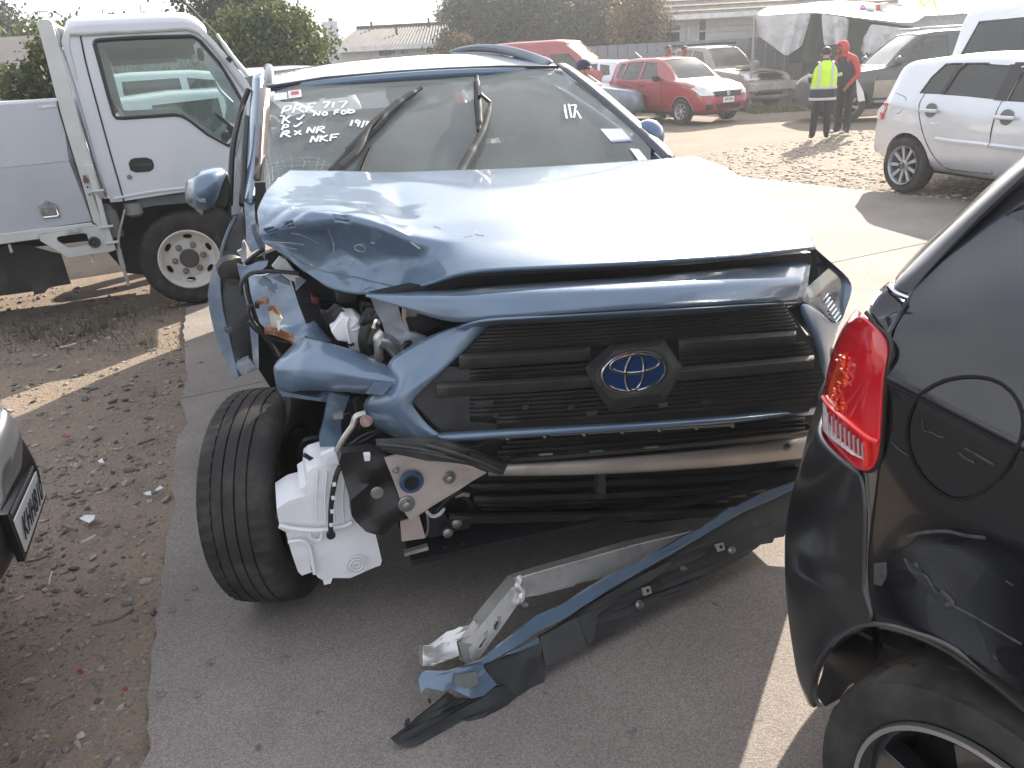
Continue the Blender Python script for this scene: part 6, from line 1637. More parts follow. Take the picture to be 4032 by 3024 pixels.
obj('crushed_end', poly([Bp(*p, -.03) for p in ((350,796),(375,795),(430,750),(460,725),(490,715),(510,700),(560,690),(585,662),(600,690),(560,740),(500,772),(512,840),(480,860),(400,900),(350,900))], nF * -.04,.03, seed=12), M_BARM, bar_, bev=.002)
obj('bar_fold', tube([Bp(*p, .012) for p in ((772,450),(785,475),(778,500),(800,530),(792,570),(778,570))],.012,8), M_BARM, bar_)
obj('bar_flange', poly([Bp(*p, .002) for p in ((790,560),(860,535),(1060,490),(1060,500),(880,545),(830,552),(775,580))], nF * -.03,.006), M_BARM, bar_)
# ------------------------------------------------------------------ cars standing round the yard
def car_shape(sp, inset=0.0, y0=None, y1=None, zlow=None, n=44):
    """closed body: profile tables along y (front first), section from sill over shoulder to roof"""
    I = lambda k, y: float(np.interp(y, [p[0] for p in sp[k]],[p[1] for p in sp[k]]))
    a = sp['top'][0][0] if y0 is None else y0; b = sp['top'][-1][0] if y1 is None else y1
    ys = sorted(set([a + (b - a) * (.5 - .5 * math.cos(PI * i / n)) for i in range(n + 1)] + [p[0] for p in sp['top'] if a < p[0] < b]))
    rows = []
    for y in ys:
        rows.append(section(sp, I, y, inset, zlow))
    V, F = [],[]
    m = len(rows[0])
    for r in rows: V += r
    for i in range(len(rows) - 1):
        for j in range(m):
            F.append((i * m + j, i * m + (j + 1) % m, (i + 1) * m + (j + 1) % m, (i + 1) * m + j))
    F.append(tuple(range(m - 1,-1,-1))); F.append(tuple(range(len(V) - m, len(V))))
    return V, F


def section(sp, I, y, inset, zlow):
    zt = I('top', y) - inset; w = I('w', y) - inset; z0 = I('bot', y) if zlow is None else zlow
    zt = max(zt, z0 + .06)
    zb = min(I('belt', y), zt - .02); zb = max(zb, z0 + .03)
    g = zt - zb; wt = (I('wt', y) - inset) if g > .12 else w * .86
    k = min(1, g / .25); wt = w * .86 * (1 - k) + wt * k
    L = lambda t: w * .965 + (wt - w * .965) * t
    mid = z0 + (zb - z0) * .55
    half = [(w * .80, z0),(w * .95, z0 + (mid - z0) * .25),(w * .985, z0 + (mid - z0) * .7),(w, mid),(w * .995, zb - (zb - mid) * .35),(w * .975, zb),(L(.12), zb + g * .12),(L(.42), zb + g * .42),(L(.75), zb + g * .72),(L(.97), zb + g * .90),(wt * .90, zb + g * .965),(wt * .55, zt - .006)]
    R_ = [Vector((x, y, z)) for x, z in half]
    return R_ + [Vector((0, y, zt))] + [Vector((-p.x, y, p.z)) for p in reversed(R_)] + [Vector((0, y, z0))]


def side_x(sp, y, z, off=0.0):
    I = lambda k, y_: float(np.interp(y_, [p[0] for p in sp[k]],[p[1] for p in sp[k]]))
    s_ = section(sp, I, y, 0, None)[:12]
    zs = [p.z for p in s_]; xs = [p.x for p in s_]
    return float(np.interp(z, zs, xs)) + off


def build_car(name, fr, sp, paint, label, group=None, glassm=None, detail=True, cabin=True, arch=True):
    root = empty(name, fr.o, fr.yaw, label, 'car' if 'cat' not in sp else sp['cat'], group)
    vf = car_shape(sp)
    tmp = obj('body', vf, paint, root, sub=1)
    dg = bpy.context.evaluated_depsgraph_get(); dg.update()
    m = bpy.data.meshes.new_from_object(tmp.evaluated_get(dg))
    V = [v.co.copy() for v in m.vertices]; F = [tuple(p.vertices) for p in m.polygons]
    bpy.data.meshes.remove(m); d = tmp.data; bpy.data.objects.remove(tmp); bpy.data.meshes.remove(d)
    full = BVHTree.FromPolygons(V, F)
    cut = []
    wr = sp['wr']
    for (x_, y_) in sp['wheels']:
        if arch: cut.append(lathe([(-.14, wr + .045),(.4, wr + .045)],(x_ - (.0 if x_ > 0 else .0), y_, wr),(1 if x_ > 0 else -1,0,0),28))
    if cabin:
        c0, c1 = sp['cabin']
        cv = car_shape(sp, .055, c0, c1, sp['floor'],16)
        cut.append(cv)
        for (ya, yb, za, zb_) in ():
            pass
        for w_ in sp['side']:
            pts = w_['p']; w = max(p[1] for p in sp['w'])
            for sg in ((-1,1) if w_.get('both', True) else (-1,)):
                V1 = [Vector((sg * w * .45, y, z)) for y, z in pts]; V2 = [Vector((sg * w * 1.6, y, z)) for y, z in pts]
                n = len(pts)
                cut.append((V1 + V2,[tuple(range(n)), tuple(range(2 * n - 1, n - 1,-1))] + [(i, i + n, (i + 1) % n + n, (i + 1) % n) for i in range(n)]))
        for w_ in sp['screens']:
            pts = w_['p']; n = len(pts); zl = w_['z']
            cut.append(([Vector((x, y, zl)) for x, y in pts] + [Vector((x, y, 4)) for x, y in pts],[tuple(range(n)), tuple(range(2 * n - 1, n - 1,-1))] + [(i, i + n, (i + 1) % n + n, (i + 1) % n) for i in range(n)]))
    body = obj('body', boolean((V, F), cut) if cut else (V, F), paint, root, angle=32)
    gm = glassm or glass('car_glass', (.30,.34,.35),1.15,.05)
    if cabin:
        for w_ in sp['side']:
            for sg in ((-1,1) if w_.get('both', True) else (-1,)):
                q = [Vector((sg * side_x(sp, y, z, -.012), y, z)) for y, z in w_['p']]
                g_ = obj(w_.get('n', 'window'), poly(q, (-.004 * sg, 0,0)), gm, root)
                if detail: obj('window_seal', tube(q + q[:1],.012,6, smooth=False), M_BLACK, g_)
        for w_ in sp['screens']:
            p = [Vector((x, y, 4)) for x, y in w_['p']]
            q = patch(full, p, (0,0,-1),-.012,.004,3)
            g_ = obj(w_['n'], q, w_.get('m') or glass('car_screen', (.42,.47,.46),1.1,.10), root)
    for i, (x_, y_) in enumerate(sp['wheels']):
        sg = 1 if x_ > 0 else -1
        c_ = Vector((x_, y_, wr))
        wl_ = obj('wheel', tyre_vf(wr, .19, sp.get('rr', .2), c_, (sg, 0,0), n=44, grooves=3, sipe=0), M_RUB, root)
        if detail and sp.get('spokes'): rim(wl_, c_, (sg, 0,0), sp.get('rr', .2), sp['spokes'], sp.get('rimm') or M_STEEL, sw=sp.get('sw', .16))
        else: obj('rim', lathe([(.085, sp.get('rr', .2)),(.095, sp.get('rr', .2) * .96),(.06, sp.get('rr', .2) * .8),(.07,.05),(.07,.001)], c_, (sg, 0,0),24, cap=False), sp.get('rimm') or M_STEEL, wl_)
    obj('underbody', box((0,(sp['wheels'][0][1] + sp['wheels'][-1][1]) / 2, wr * .95),(sp['wheels'][0][0] * -2 * .7 if sp['wheels'][0][0] < 0 else 1.1, abs(sp['wheels'][0][1] - sp['wheels'][-1][1]) + .9,.16)), M_DARK, root)
    if cabin:
        for (sx, sy) in sp.get('seats', ()):
            s_ = obj('seat', box((sx, sy, sp['floor'] + .47),(.50,.18,.82)), M_INT, root, bev=.05)
            obj('headrest', box((sx, sy + .02, sp['floor'] + .93),(.28,.12,.18)), M_INT, s_, bev=.04)
    return root, body, full


def spec(L0, axf, axr, L1, H, W, hood, cowl, wsy, roofr, rearw, tailz, belt, **k):
    """a two-box profile from a few measurements"""
    hw = W / 2
    sp = dict(
        top=[(L0,.48),(L0 + .06, hood - .22),(L0 + .22, hood - .10),(cowl - .35, hood + .02),(cowl, hood + .06),((cowl + wsy) / 2,(hood + .06 + H) / 2 + .03),(wsy, H - .05),(wsy + .35, H - .005),((wsy + roofr) / 2 + .2, H),(roofr, H - .05),(roofr + .08, H - .09),(rearw, tailz + .05),(rearw + .05, tailz - .05),(L1 - .02, tailz - .25),(L1,.5)],
        belt=[(L0,.55),(L0 + .3, hood - .12),(cowl, belt - .02),(roofr, belt + .04),(L1, belt - .1)],
        bot=[(L0,.32),(L0 + .3,.22),(L1 - .3,.24),(L1,.36)],
        w=[(L0, hw * .70),(L0 + .10, hw * .84),(L0 + .35, hw * .95),(axf, hw),(axr, hw),(L1 - .35, hw * .97),(L1 - .08, hw * .88),(L1, hw * .80)],
        wt=[(L0, hw * .8),(cowl, hw * .84),(wsy, hw * .70),(roofr, hw * .68),(L1, hw * .72)],
        wr=.31, wheels=[(-hw + .10, axf),(-hw + .10, axr),(hw - .10, axf),(hw - .10, axr)], cabin=(cowl + .12, roofr + .05), floor=.42, seats=(), side=[], screens=[])
    sp.update(k)
    return sp


# --- silver hatchback, rear corner towards the left of the frame
GF0 = Frame(gnd('c',930,1090), R(16))
GF = Frame(GF0.w((.79,0,0)), R(16))
def gyz(c, x, y, v): q = GF0.at(c, x, y, 0, v); return (q.y, q.z)
M_SIL = mat('silver_paint', (.60,.61,.63),.32, metal=.35, coat=.8, var=.05, vscale=3)
gs = spec(-3.45,-2.58,0,.70,1.50,1.76,.80,-2.05,-1.25,.40,.60,1.0,.98, wr=.318, rr=.222, spokes=9, rimm=mat('alloy_rim', (.42,.42,.44),.35, metal=.6, var=.1), sw=.17,
          seats=((-.42,.12),(.42,.12),(-.38,-.95),(.38,-.95),(0,.12)))
gs['side'] = [dict(n='quarter_window', p=[gyz('c', *p, .10) for p in ((1082,440),(1120,335),(1180,238),(1240,196),(1306,188),(1268,290),(1226,446))]),
              dict(n='side_window', p=[gyz('c', *p, .10) for p in ((1232,448),(1275,290),(1314,187),(1450,168),(1640,158),(1600,330),(1572,478),(1400,460))]),
              dict(n='side_window', p=[gyz('c', *p, .10) for p in ((1664,490),(1690,330),(1740,170),(2000,170),(2400,330),(2500,540),(2100,520))])]
for w_ in gs['side']: w_['p'] = [(y_, min(z_, float(np.interp(y_, [p[0] for p in gs['top']],[p[1] for p in gs['top']])) - .10) if y_ > -1.2 else min(z_, 1.38)) for y_, z_ in w_['p']]
gs['screens'] = [dict(n='windscreen', z=.95, p=[(-.62,-1.98),(.62,-1.98),(.50,-1.32),(-.50,-1.32)]), dict(n='rear_window', z=1.05, p=[(-.46,.50),(.46,.50),(.52,.58),(-.52,.58)])]
golf, gbody, gbv = build_car('silver_hatchback', GF, gs, M_SIL, 'silver hatchback with black window surrounds parked behind the black car', glassm=glass('hatch_glass', (.26,.31,.33),.9,.06))
def gside(pts, r, name, mt, off=.0, par=None, n=6):
    q = []
    for p in pts:
        yz_ = gyz(*p, .0); d = drop(gbv, (-3, yz_[0], yz_[1]),(1,0,0), off)
        if d is not None: q.append(d)
    return obj(name, tube(q, r, n), mt, par or golf)
gside([('c',1072,445),('c',1060,520),('c',1078,640),('c',1120,780),('c',1170,880),('c',1215,930),('c',1300,950),('c',1517,970)],.006, 'door_seam', M_SEAM)
gside([('c',1584,488),('c',1565,580),('c',1535,740),('c',1520,965)],.006, 'door_seam', M_SEAM)
gside([('c',1178,738),('c',1300,755),('c',1440,770),('c',1530,782)],.028, 'side_moulding', M_SIL)
gside([('c',1538,782),('c',1650,795),('c',1800,812),('c',2000,835)],.028, 'side_moulding', M_SIL)
gside([('c',870,440),('c',960,478),('c',940,560),('c',905,575)],.005, 'fuel_flap', mat('faint_gap', (.25,.25,.26),.6))
for (x, y) in ((1142,552),(1640,597)):
    yz_ = gyz('c', x, y, 0); d0 = drop(gbv, (-3, *yz_),(1,0,0),.0)
    cup = obj('handle_cup', lathe([(.012,.001),(.012,.075),(.0,.078)], d0,(-1,0,0),20, cap=False), mat('shadow_grey', (.16,.16,.165),.6), golf)
    obj('door_handle', box(d0 + Vector((-.045,0,0)),(.03,.24,.038)), M_SIL, cup, bev=.012, bseg=3)
for sg in (-1,1):
    q = [drop(gbv, (sg * x_, 5, z_),(0,-1,0),.012) for x_, z_ in ((.50,.99),(.66,.98),(.74,.90),(.76,.80),(.60,.78),(.50,.84))]
    q2 = [drop(gbv, (sg * 3, y_, z_),(-sg, 0,0),.012) for y_, z_ in ((.40,.98),(.56,.98),(.56,.80),(.46,.80))]
    if all(q): obj('tail_light', poly(q, (0,-.03,0)), M_RED, golf)
    if all(q2): obj('tail_light_wrap', poly(q2,(-sg * .03,0,0)), M_RED, golf)
bpl = [drop(gbv, (-3, y_, min(z_, 1.40)),(1,0,0),.008) for y_, z_ in [gyz('c', *p, .10) for p in ((1576,482),(1604,330),(1644,160),(1736,172),(1688,330),(1660,490))]]
if all(bpl): obj('pillar_cover', poly(bpl, (.012,0,0)), M_BLACK, golf)
bpl = [drop(gbv, (-3, y_, min(z_, 1.39)),(1,0,0),.006) for y_, z_ in [gyz('c', *p, .10) for p in ((1218,446),(1260,290),(1298,196),(1324,196),(1284,290),(1240,448))]]
if all(bpl): obj('pillar_cover', poly(bpl, (.012,0,0)), M_BLACK, golf)
yz_ = gyz('c',950,918,.0)
def lozenge(c, M3, segs, r, name, mt, par):
    return obj(name, join(*[tube([c + M3 @ Vector((a, b_, 0)) for a, b_ in s_], r, 5, smooth=False) for s_ in segs]), mt, par)
hubc = Vector((-.79 - .095,0,.318))
Mv = Matrix(((0,0,-1),(-1,0,0),(0,1,0)))
lozenge(hubc, Mv, [[(-.026,.022),(-.012,-.004),(0,.018),(.012,-.004),(.026,.022)],[(-.034,.008),(-.016,-.032),(0,-.004),(.016,-.032),(.034,.008)],[(.042 * math.cos(k * PI / 10),.042 * math.sin(k * PI / 10)) for k in range(21)]],.004, 'wheel_badge', M_INK, golf)
obj('scratch', tube([drop(gbv, (-3, *gyz('c', *p, 0)),(1,0,0),.001) for p in ((1140,628),(1160,640),(1190,636),(1185,650))],.006,5), M_WHITE, golf)

# --- small red hatchback facing right
sw0 = gnd('P',1486,267.5)
SW = Frame(sw0 + Vector((math.cos(R(30)), math.sin(R(30)),0)) * .73 + Vector((-.12,0,0)), R(30))
M_REDP = mat('red_car_paint', (.30,.022,.03),.32, coat=1, var=.06)
ss = spec(-.78,0,2.50,3.05,1.58,1.69,.96,.30,1.00,2.76,2.98,1.10,1.03, wr=.30, rr=.19, spokes=7, rimm=mat('alloy_light', (.5,.5,.5),.35, metal=.5), sw=.15,
          seats=((-.36,1.25),(.36,1.25),(-.36,2.2),(.36,2.2)))
ss['side'] = [dict(n='side_window', p=[(.90,1.06),(1.12,1.42),(1.55,1.47),(1.58,1.06)]), dict(n='side_window', p=[(1.66,1.06),(1.65,1.47),(2.28,1.46),(2.33,1.07)]), dict(n='quarter_window', p=[(2.39,1.08),(2.35,1.45),(2.58,1.43),(2.62,1.12)])]
ss['screens'] = [dict(n='windscreen', z=1.04, p=[(-.62,.34),(.62,.34),(.52,.98),(-.52,.98)]), dict(n='rear_window', z=1.05, p=[(-.46,2.79),(.46,2.79),(.50,2.92),(-.50,2.92)])]
swf, sbody, sbv = build_car('red_hatchback', SW, ss, M_REDP, 'small red hatchback with black stripe along its side facing right', glassm=glass('red_car_glass', (.45,.50,.52),1.2,.08))
def sd(y_, z_, off=.003): return drop(sbv, (-3, y_, z_),(1,0,0), off)
def fd_(x_, z_, off=.004): return drop(sbv, (x_, -5, z_),(0,1,0), off)
obj('door_seam', tube([sd(*p) for p in ((.72,.34),(.70,.6),(.78,.98))],.006,5), M_SEAM, swf)
obj('door_seam', tube([sd(*p) for p in ((1.62,.32),(1.62,.7),(1.63,1.0))],.006,5), M_SEAM, swf)
obj('door_seam', tube([sd(*p) for p in ((2.02,.55),(2.2,.75),(2.35,.98))],.005,5), M_SEAM, swf)
obj('side_stripe', tube([sd(*p) for p in ((.95,.56),(1.2,.66),(1.6,.74),(1.95,.78),(2.25,.80))],.016,5), mat('dark_stripe', (.07,.05,.05),.6), swf)
obj('sill_line', tube([sd(*p) for p in ((.45,.40),(1.2,.40),(1.95,.41))],.006,5), M_SEAM, swf)
for y_ in (1.45,2.18):
    obj('door_handle', box(sd(y_, .90,.015),(.03,.14,.035)), M_BLACK, swf, bev=.01)
obj('arch_trim', tube([sd(.36 * math.cos(a),.30 + .36 * math.sin(a)) or Vector((-.84,.36 * math.cos(a),.30 + .36 * math.sin(a))) for a in [k * PI / 12 for k in range(13)]],.008,5), mat('pale_trim', (.42,.3,.27),.5), swf)
obj('arch_trim', tube([sd(2.50 + .36 * math.cos(a),.30 + .36 * math.sin(a)) or Vector((-.84,2.50 + .36 * math.cos(a),.30 + .36 * math.sin(a))) for a in [k * PI / 12 for k in range(13)]],.008,5), MATS['pale_trim'], swf)
obj('door_mirror', blob((-.93,.82,1.08),(.12,.08,.085)), M_BLACK, swf)
obj('door_mirror', blob((.93,.82,1.08),(.12,.08,.085)), M_REDP, swf)
M_HL = mat('clear_headlight', (.62,.62,.62),.12, coat=1, var=.15, vscale=20, metal=.3)
for sg in (-1,1):
    obj('headlight', patch(sbv, [Vector((sg * x_, -5, z_)) for x_, z_ in ((.44,.66),(.74,.66),(.80,.82),(.72,.88),(.55,.80))],(0,1,0),.012,.03), M_HL, swf)
gr_ = obj('grille', patch(sbv, [Vector((x_, -5, z_)) for x_, z_ in ((-.42,.62),(.42,.62),(.44,.74),(-.44,.74))],(0,1,0),.008,.02), M_BLACK, swf)
obj('lower_grille', patch(sbv, [Vector((x_, -5, z_)) for x_, z_ in ((-.38,.34),(.38,.34),(.42,.46),(-.42,.46))],(0,1,0),.008,.02), M_BLACK, swf)
for sg in (-1,1): obj('fog_light', patch(sbv, [Vector((sg * x_, -5, z_)) for x_, z_ in ((.50,.36),(.66,.36),(.66,.46),(.52,.46))],(0,1,0),.008,.02), M_BLACK, swf)
pc_ = fd_(0,.68,.03)
lozenge(pc_, Matrix(((1,0,0),(0,0,-1),(0,1,0))),[[(.05,.045),(-.035,.03),(-.05,.0),(.0,.0),(.05,0),(.035,-.03),(-.05,-.045)]],.010, 'badge', M_CHROME, swf)
pp_ = fd_(0,.54,.015)
npl = obj('number_plate', box(pp_, (.36,.012,.125)), M_WHITE, swf)
text('lettering', 'EPF394', basis(pp_ + Vector((0,-.008,0)),(1,0,0),(0,0,1)),.105, M_INK, npl, spacing=.9)
obj('aerial', tube([Vector((0,2.35,1.50)), Vector((-.05,2.45,1.58)), Vector((-.12,2.62,1.72))],.006,5), M_BLACK, swf)
M_DUST = mat('dusty_beige_paint', (.30,.27,.235),.7, var=.15, vscale=4, col2=(.42,.385,.34), c2scale=3, coat=.15)

# --- the rest of the black hatchback and of the grey car: whole bodies behind the corners seen in the frame
def whole(root, sp, paint, dx, dy, wheels, wr, M=None):
    M = M or Matrix.Translation((dx, dy, 0))
    V, F = xf(car_shape(sp), M)
    cut = [xf(lathe([(-.16, wr + .05),(.45, wr + .05)],(x_, y_, wr),(1 if x_ > 0 else -1,0,0),26), M) for x_, y_ in wheels]
    bd = obj('body', boolean((V, F), cut), paint, root, angle=32)
    fb_ = BVHTree.FromPolygons(V, F)
    for w_ in sp['side']:
        for sg in (-1,1):
            q = [M @ Vector((sg * side_x(sp, y, z, .008), y, z)) for y, z in w_]
            obj('side_window', poly(q, M.to_3x3() @ Vector((-.02 * sg, 0,0))), M_PANE0, root)
    for (x_, y_) in wheels[1:] if root is blk else wheels:
        c_ = M @ Vector((x_, y_, wr)); a_ = M.to_3x3() @ Vector((1 if x_ > 0 else -1,0,0))
        w_ = obj('wheel', tyre_vf(wr, .2,.21, c_, a_, n=44, grooves=3, sipe=0), M_RUB, root); rim(w_, c_, a_, .21,5, M_DRIM, sw=.3)
M_PANE0 = mat('dark_car_window', (.012,.013,.015),.06, coat=1, var=.1)
bsp = spec(-3.2,-2.5,0,.62,1.50,1.80,.85,-2.0,-1.2,.26,.44,1.0,1.0)
bsp['w'] = [(-3.2,.62),(-3.05,.78),(-2.6,.89),(-.45,.91),(-.12,.81),(.2,.79),(.42,.68),(.62,.45)]
bsp['side'] = [[(-1.75,1.06),(-1.25,1.36),(-.80,1.40),(-.80,1.06)],[(-.72,1.06),(-.72,1.40),(-.2,1.36),(-.2,1.08)]]
whole(blk, bsp, M_BK, .77,0,[(-.82,0),(-.79,-2.5),(.79,0),(.79,-2.5)],.335)
gsp = spec(-.9,0,2.6,3.3,1.45,1.76,.80,.5,1.2,2.4,2.9,1.0,.96)
gsp['side'] = [[(.95,1.0),(1.25,1.32),(1.65,1.36),(1.65,1.0)],[(1.75,1.0),(1.75,1.36),(2.3,1.33),(2.45,1.02)]]
lo = gry.location
whole(gry, gsp, M_GRY, 0,0,[(-.78,0),(-.78,2.6),(.78,0),(.78,2.6)],.31, Matrix.Translation((-1.62 - lo.x, 2.02 - lo.y, 0)) @ Matrix.Rotation(R(122),4, 'Z') @ Matrix.Translation((0,.9,0)))
# --- dusty four-wheel drive behind the red hatchback, facing us
def generic(name, c, x, y, yaw, shift, sp, paint, label, **k):
    g = gnd(c, x, y)
    f = Frame(g + Vector((math.cos(yaw) * shift[0] - math.sin(yaw) * shift[1], math.sin(yaw) * shift[0] + math.cos(yaw) * shift[1],0)), yaw)
    return (f,) + build_car(name, f, sp, paint, label, **k)
def front_kit(par, bv, lamp, grill, bumper=None, paint=None, low=None, lm=None):
    for sg in (-1,1):
        q = patch(bv, [Vector((sg * x_, -9, z_)) for x_, z_ in lamp],(0,1,0),.012,.03); obj('headlight', q, lm or M_HL, par)
    if grill: obj('grille', patch(bv, [Vector((x_, -9, z_)) for x_, z_ in grill],(0,1,0),.010,.03), M_BLACK, par)
    if low: obj('lower_grille', patch(bv, [Vector((x_, -9, z_)) for x_, z_ in low],(0,1,0),.010,.03), M_BLACK, par)
suv = spec(-.95,0,2.68,3.6,1.80,1.80,1.08,.75,1.35,3.3,3.5,1.2,1.14, wr=.37, rr=.22, floor=.6, spokes=5, sw=.3)
suv['side'] = [dict(n='side_window', p=[(1.05,1.18),(1.42,1.62),(1.85,1.68),(1.85,1.18)]), dict(n='side_window', p=[(1.95,1.18),(1.95,1.68),(2.7,1.67),(2.75,1.18)]), dict(n='quarter_window', p=[(2.85,1.2),(2.82,1.66),(3.25,1.6),(3.3,1.22)])]
suv['screens'] = [dict(n='windscreen', z=1.1, p=[(-.66,.80),(.66,.80),(.56,1.32),(-.56,1.32)], m=glass('dusty_screen', (.25,.24,.22),.9,.40,(.40,.37,.33)))]
Fs, surf, sfb, sfv = generic('dusty_four_wheel_drive', 'P', 1668,236, R(24),(0,1.0), suv, M_DUST, 'dust covered four wheel drive with bonnet scoop parked behind the red hatchback', glassm=glass('dusty_side_glass', (.3,.3,.28),.9,.35,(.4,.37,.33)))
front_kit(surf, sfv, ((.50,.82),(.80,.82),(.80,.98),(.52,.98)),((-.44,.80),(.44,.80),(.44,.98),(-.44,.98)), low=((-.8,.40),(.8,.40),(.8,.52),(-.8,.52)))
obj('grille_surround', tube([drop(sfv, (x_, -9, z_),(0,1,0),.02) for x_, z_ in ((-.46,.79),(.46,.79),(.46,1.0),(-.46,1.0),(-.46,.79))],.022,6, smooth=False), M_CHROME, surf)
obj('bumper', box((0,-.98,.62),(1.72,.22,.26)), M_DUST, surf, bev=.05, bseg=3)
obj('bumper_step', box((0,-1.06,.50),(1.2,.14,.08)), M_DUSTY, surf, bev=.02)
obj('bonnet_scoop', box((0,.15,1.15),(.62,.42,.09)), M_DUST, surf, bev=.03, bseg=2)
for sg in (-1,1):
    obj('door_mirror', blob((sg * 1.02,.95,1.22),(.12,.07,.10)), mat('pale_mirror', (.55,.55,.54),.4), surf)
obj('roof_rack', join(*[box((sg * .58,2.3,1.84),(.05,1.7,.05)) for sg in (-1,1)], *[box((0, y_, 1.85),(1.2,.04,.04)) for y_ in (1.6,2.3,3.0)]), M_BLACK, surf)

# --- dark two-tone four-wheel drive side on behind the two men
M_PAJ = mat('dark_green_grey_paint', (.022,.028,.032),.3, coat=1, var=.1)
paj = spec(-.82,0,2.7,3.7,1.85,1.84,1.08,.72,1.45,3.4,3.6,1.2,1.16, wr=.37, rr=.22, floor=.6, spokes=6, sw=.25, seats=((-.4,1.75),(.4,1.75),(0,2.6)))
paj['side'] = [dict(n='side_window', p=[(1.00,1.20),(1.05,1.30),(1.52,1.70),(2.05,1.72),(2.05,1.20)]), dict(n='side_window', p=[(2.15,1.20),(2.15,1.73),(2.9,1.72),(2.95,1.20)]), dict(n='quarter_window', p=[(3.05,1.22),(3.03,1.70),(3.38,1.62),(3.42,1.25)])]
paj['screens'] = [dict(n='windscreen', z=1.12, p=[(-.68,.76),(.68,.76),(.58,1.42),(-.58,1.42)])]
pg = gnd('h',745,945)
YP = R(-94)
PJ = Frame(pg + Vector((.28,0,0)) + Vector((math.cos(YP) * -.80, math.sin(YP) * -.80,0)), YP)
pj, pjb, pjv = build_car('dark_four_wheel_drive', PJ, paj, M_PAJ, 'dark four wheel drive with beige lower doors, parked side on behind the red hood man', glassm=glass('clear_car_glass', (.45,.50,.49),.9,.06))
M_BEI = mat('beige_lower_paint', (.34,.31,.27),.35, coat=.8, metal=.2)
for sg in (-1,1):
    for ya, yb in ((.50,2.10),(2.12,2.25)):
        q = patch(pjv, [Vector((sg * 4, y_, z_)) for y_, z_ in ((ya, .50),(yb, .50),(yb, .86),(ya, .86))],(-sg, 0,0),.010,.02,3); obj('lower_door', q, M_BEI, pj)
    obj('side_step', box((sg * .92,1.35,.42),(.16,1.7,.05)), M_STEEL, pj, bev=.015)
    obj('door_mirror', blob((sg * 1.03,.92,1.24),(.12,.08,.11)), M_PAJ, pj)
    obj('door_seam', tube([drop(pjv, (sg * 4, y_, z_),(-sg, 0,0),.003) for y_, z_ in ((.55,.55),(.55,.9),(.80,1.16))],.008,5), M_SEAM, pj)
    obj('door_seam', tube([drop(pjv, (sg * 4, y_, z_),(-sg, 0,0),.003) for y_, z_ in ((2.10,.5),(2.10,.9),(2.10,1.18))],.008,5), M_SEAM, pj)
obj('hanging_ornament', tube([Vector((-.1,1.25,1.6)), Vector((-.1,1.25,1.36))],.025,6), M_BLACK, pj)
obj('roof_rail', join(*[box((sg * .60,2.4,1.88),(.05,1.9,.05)) for sg in (-1,1)]), mat('pale_rail', (.5,.5,.5),.3, metal=.5), pj, bev=.015)
front_kit(pj, pjv, ((.50,.80),(.82,.80),(.82,.98),(.52,.98)),((-.44,.80),(.44,.80),(.44,.98),(-.44,.98)))

# --- white people mover looming behind the silver hatchback
M_WP = mat('white_car_paint', (.70,.71,.72),.3, coat=1, var=.04)
van = spec(-.9,0,2.9,3.9,2.10,1.80,1.1,.1,.9,3.62,3.80,1.25,1.22, wr=.33, rr=.2, floor=.5)
van['side'] = [dict(n='side_window', p=[(.5,1.25),(.95,1.78),(1.3,1.82),(1.3,1.22)]), dict(n='side_window', p=[(1.4,1.22),(1.4,1.83),(2.35,1.85),(2.4,1.22)]), dict(n='side_window', p=[(2.5,1.22),(2.5,1.86),(3.42,1.84),(3.58,1.24)])]
van['screens'] = [dict(n='windscreen', z=1.15, p=[(-.66,.2),(.66,.2),(.58,.85),(-.58,.85)])]
vp = dep('h',1610,372,11.6)
VN = Frame(Vector((vp.x, vp.y, 0)) + Vector((math.cos(R(16)), math.sin(R(16)),0)) * .86 - Vector((-math.sin(R(16)), math.cos(R(16)),0)) * 3.72, R(16))
vn, vnb, vnv = build_car('white_people_mover', VN, van, M_WP, 'tall white people mover with dark side windows behind the silver hatchback', glassm=glass('dark_van_glass', (.05,.055,.065),1.2,.05))
for (y_, z_, l_) in ((3.25,1.70,.14),(2.9,1.71,.30),(2.6,1.72,.12)):
    obj('roof_light', box((.35, y_, z_),(.3, l_, .03)), mat('pale_lamp', (.7,.7,.7),.4), vn)

# --- red high-roof minibus at the back
M_RV = mat('faded_red_paint', (.30,.045,.05),.4, coat=.7, var=.1, vscale=2)
mb = spec(-1.0,0,2.6,3.9,2.20,1.72,1.25,-.55,.45,3.80,3.88,1.2,1.28, wr=.33, rr=.2, floor=.6)
mb['side'] = [dict(n='side_window', p=[(-.28,1.35),(.25,1.78),(.85,1.78),(.85,1.32)]), dict(n='side_window', p=[(1.05,1.32),(1.05,1.78),(3.5,1.78),(3.5,1.32)])]
mb['screens'] = [dict(n='windscreen', z=1.28, p=[(-.66,-.50),(.66,-.50),(.60,.40),(-.60,.40)])]
mp_ = dep('g',430,370,25.0)
MB = Frame((mp_.x - .3,25.3,0), R(58))
mbr, mbb, mbv = build_car('red_minibus', MB, mb, M_RV, 'faded red high roof minibus with dark windows at the back of the yard', glassm=glass('dark_bus_glass', (.08,.09,.11),1.1,.1))
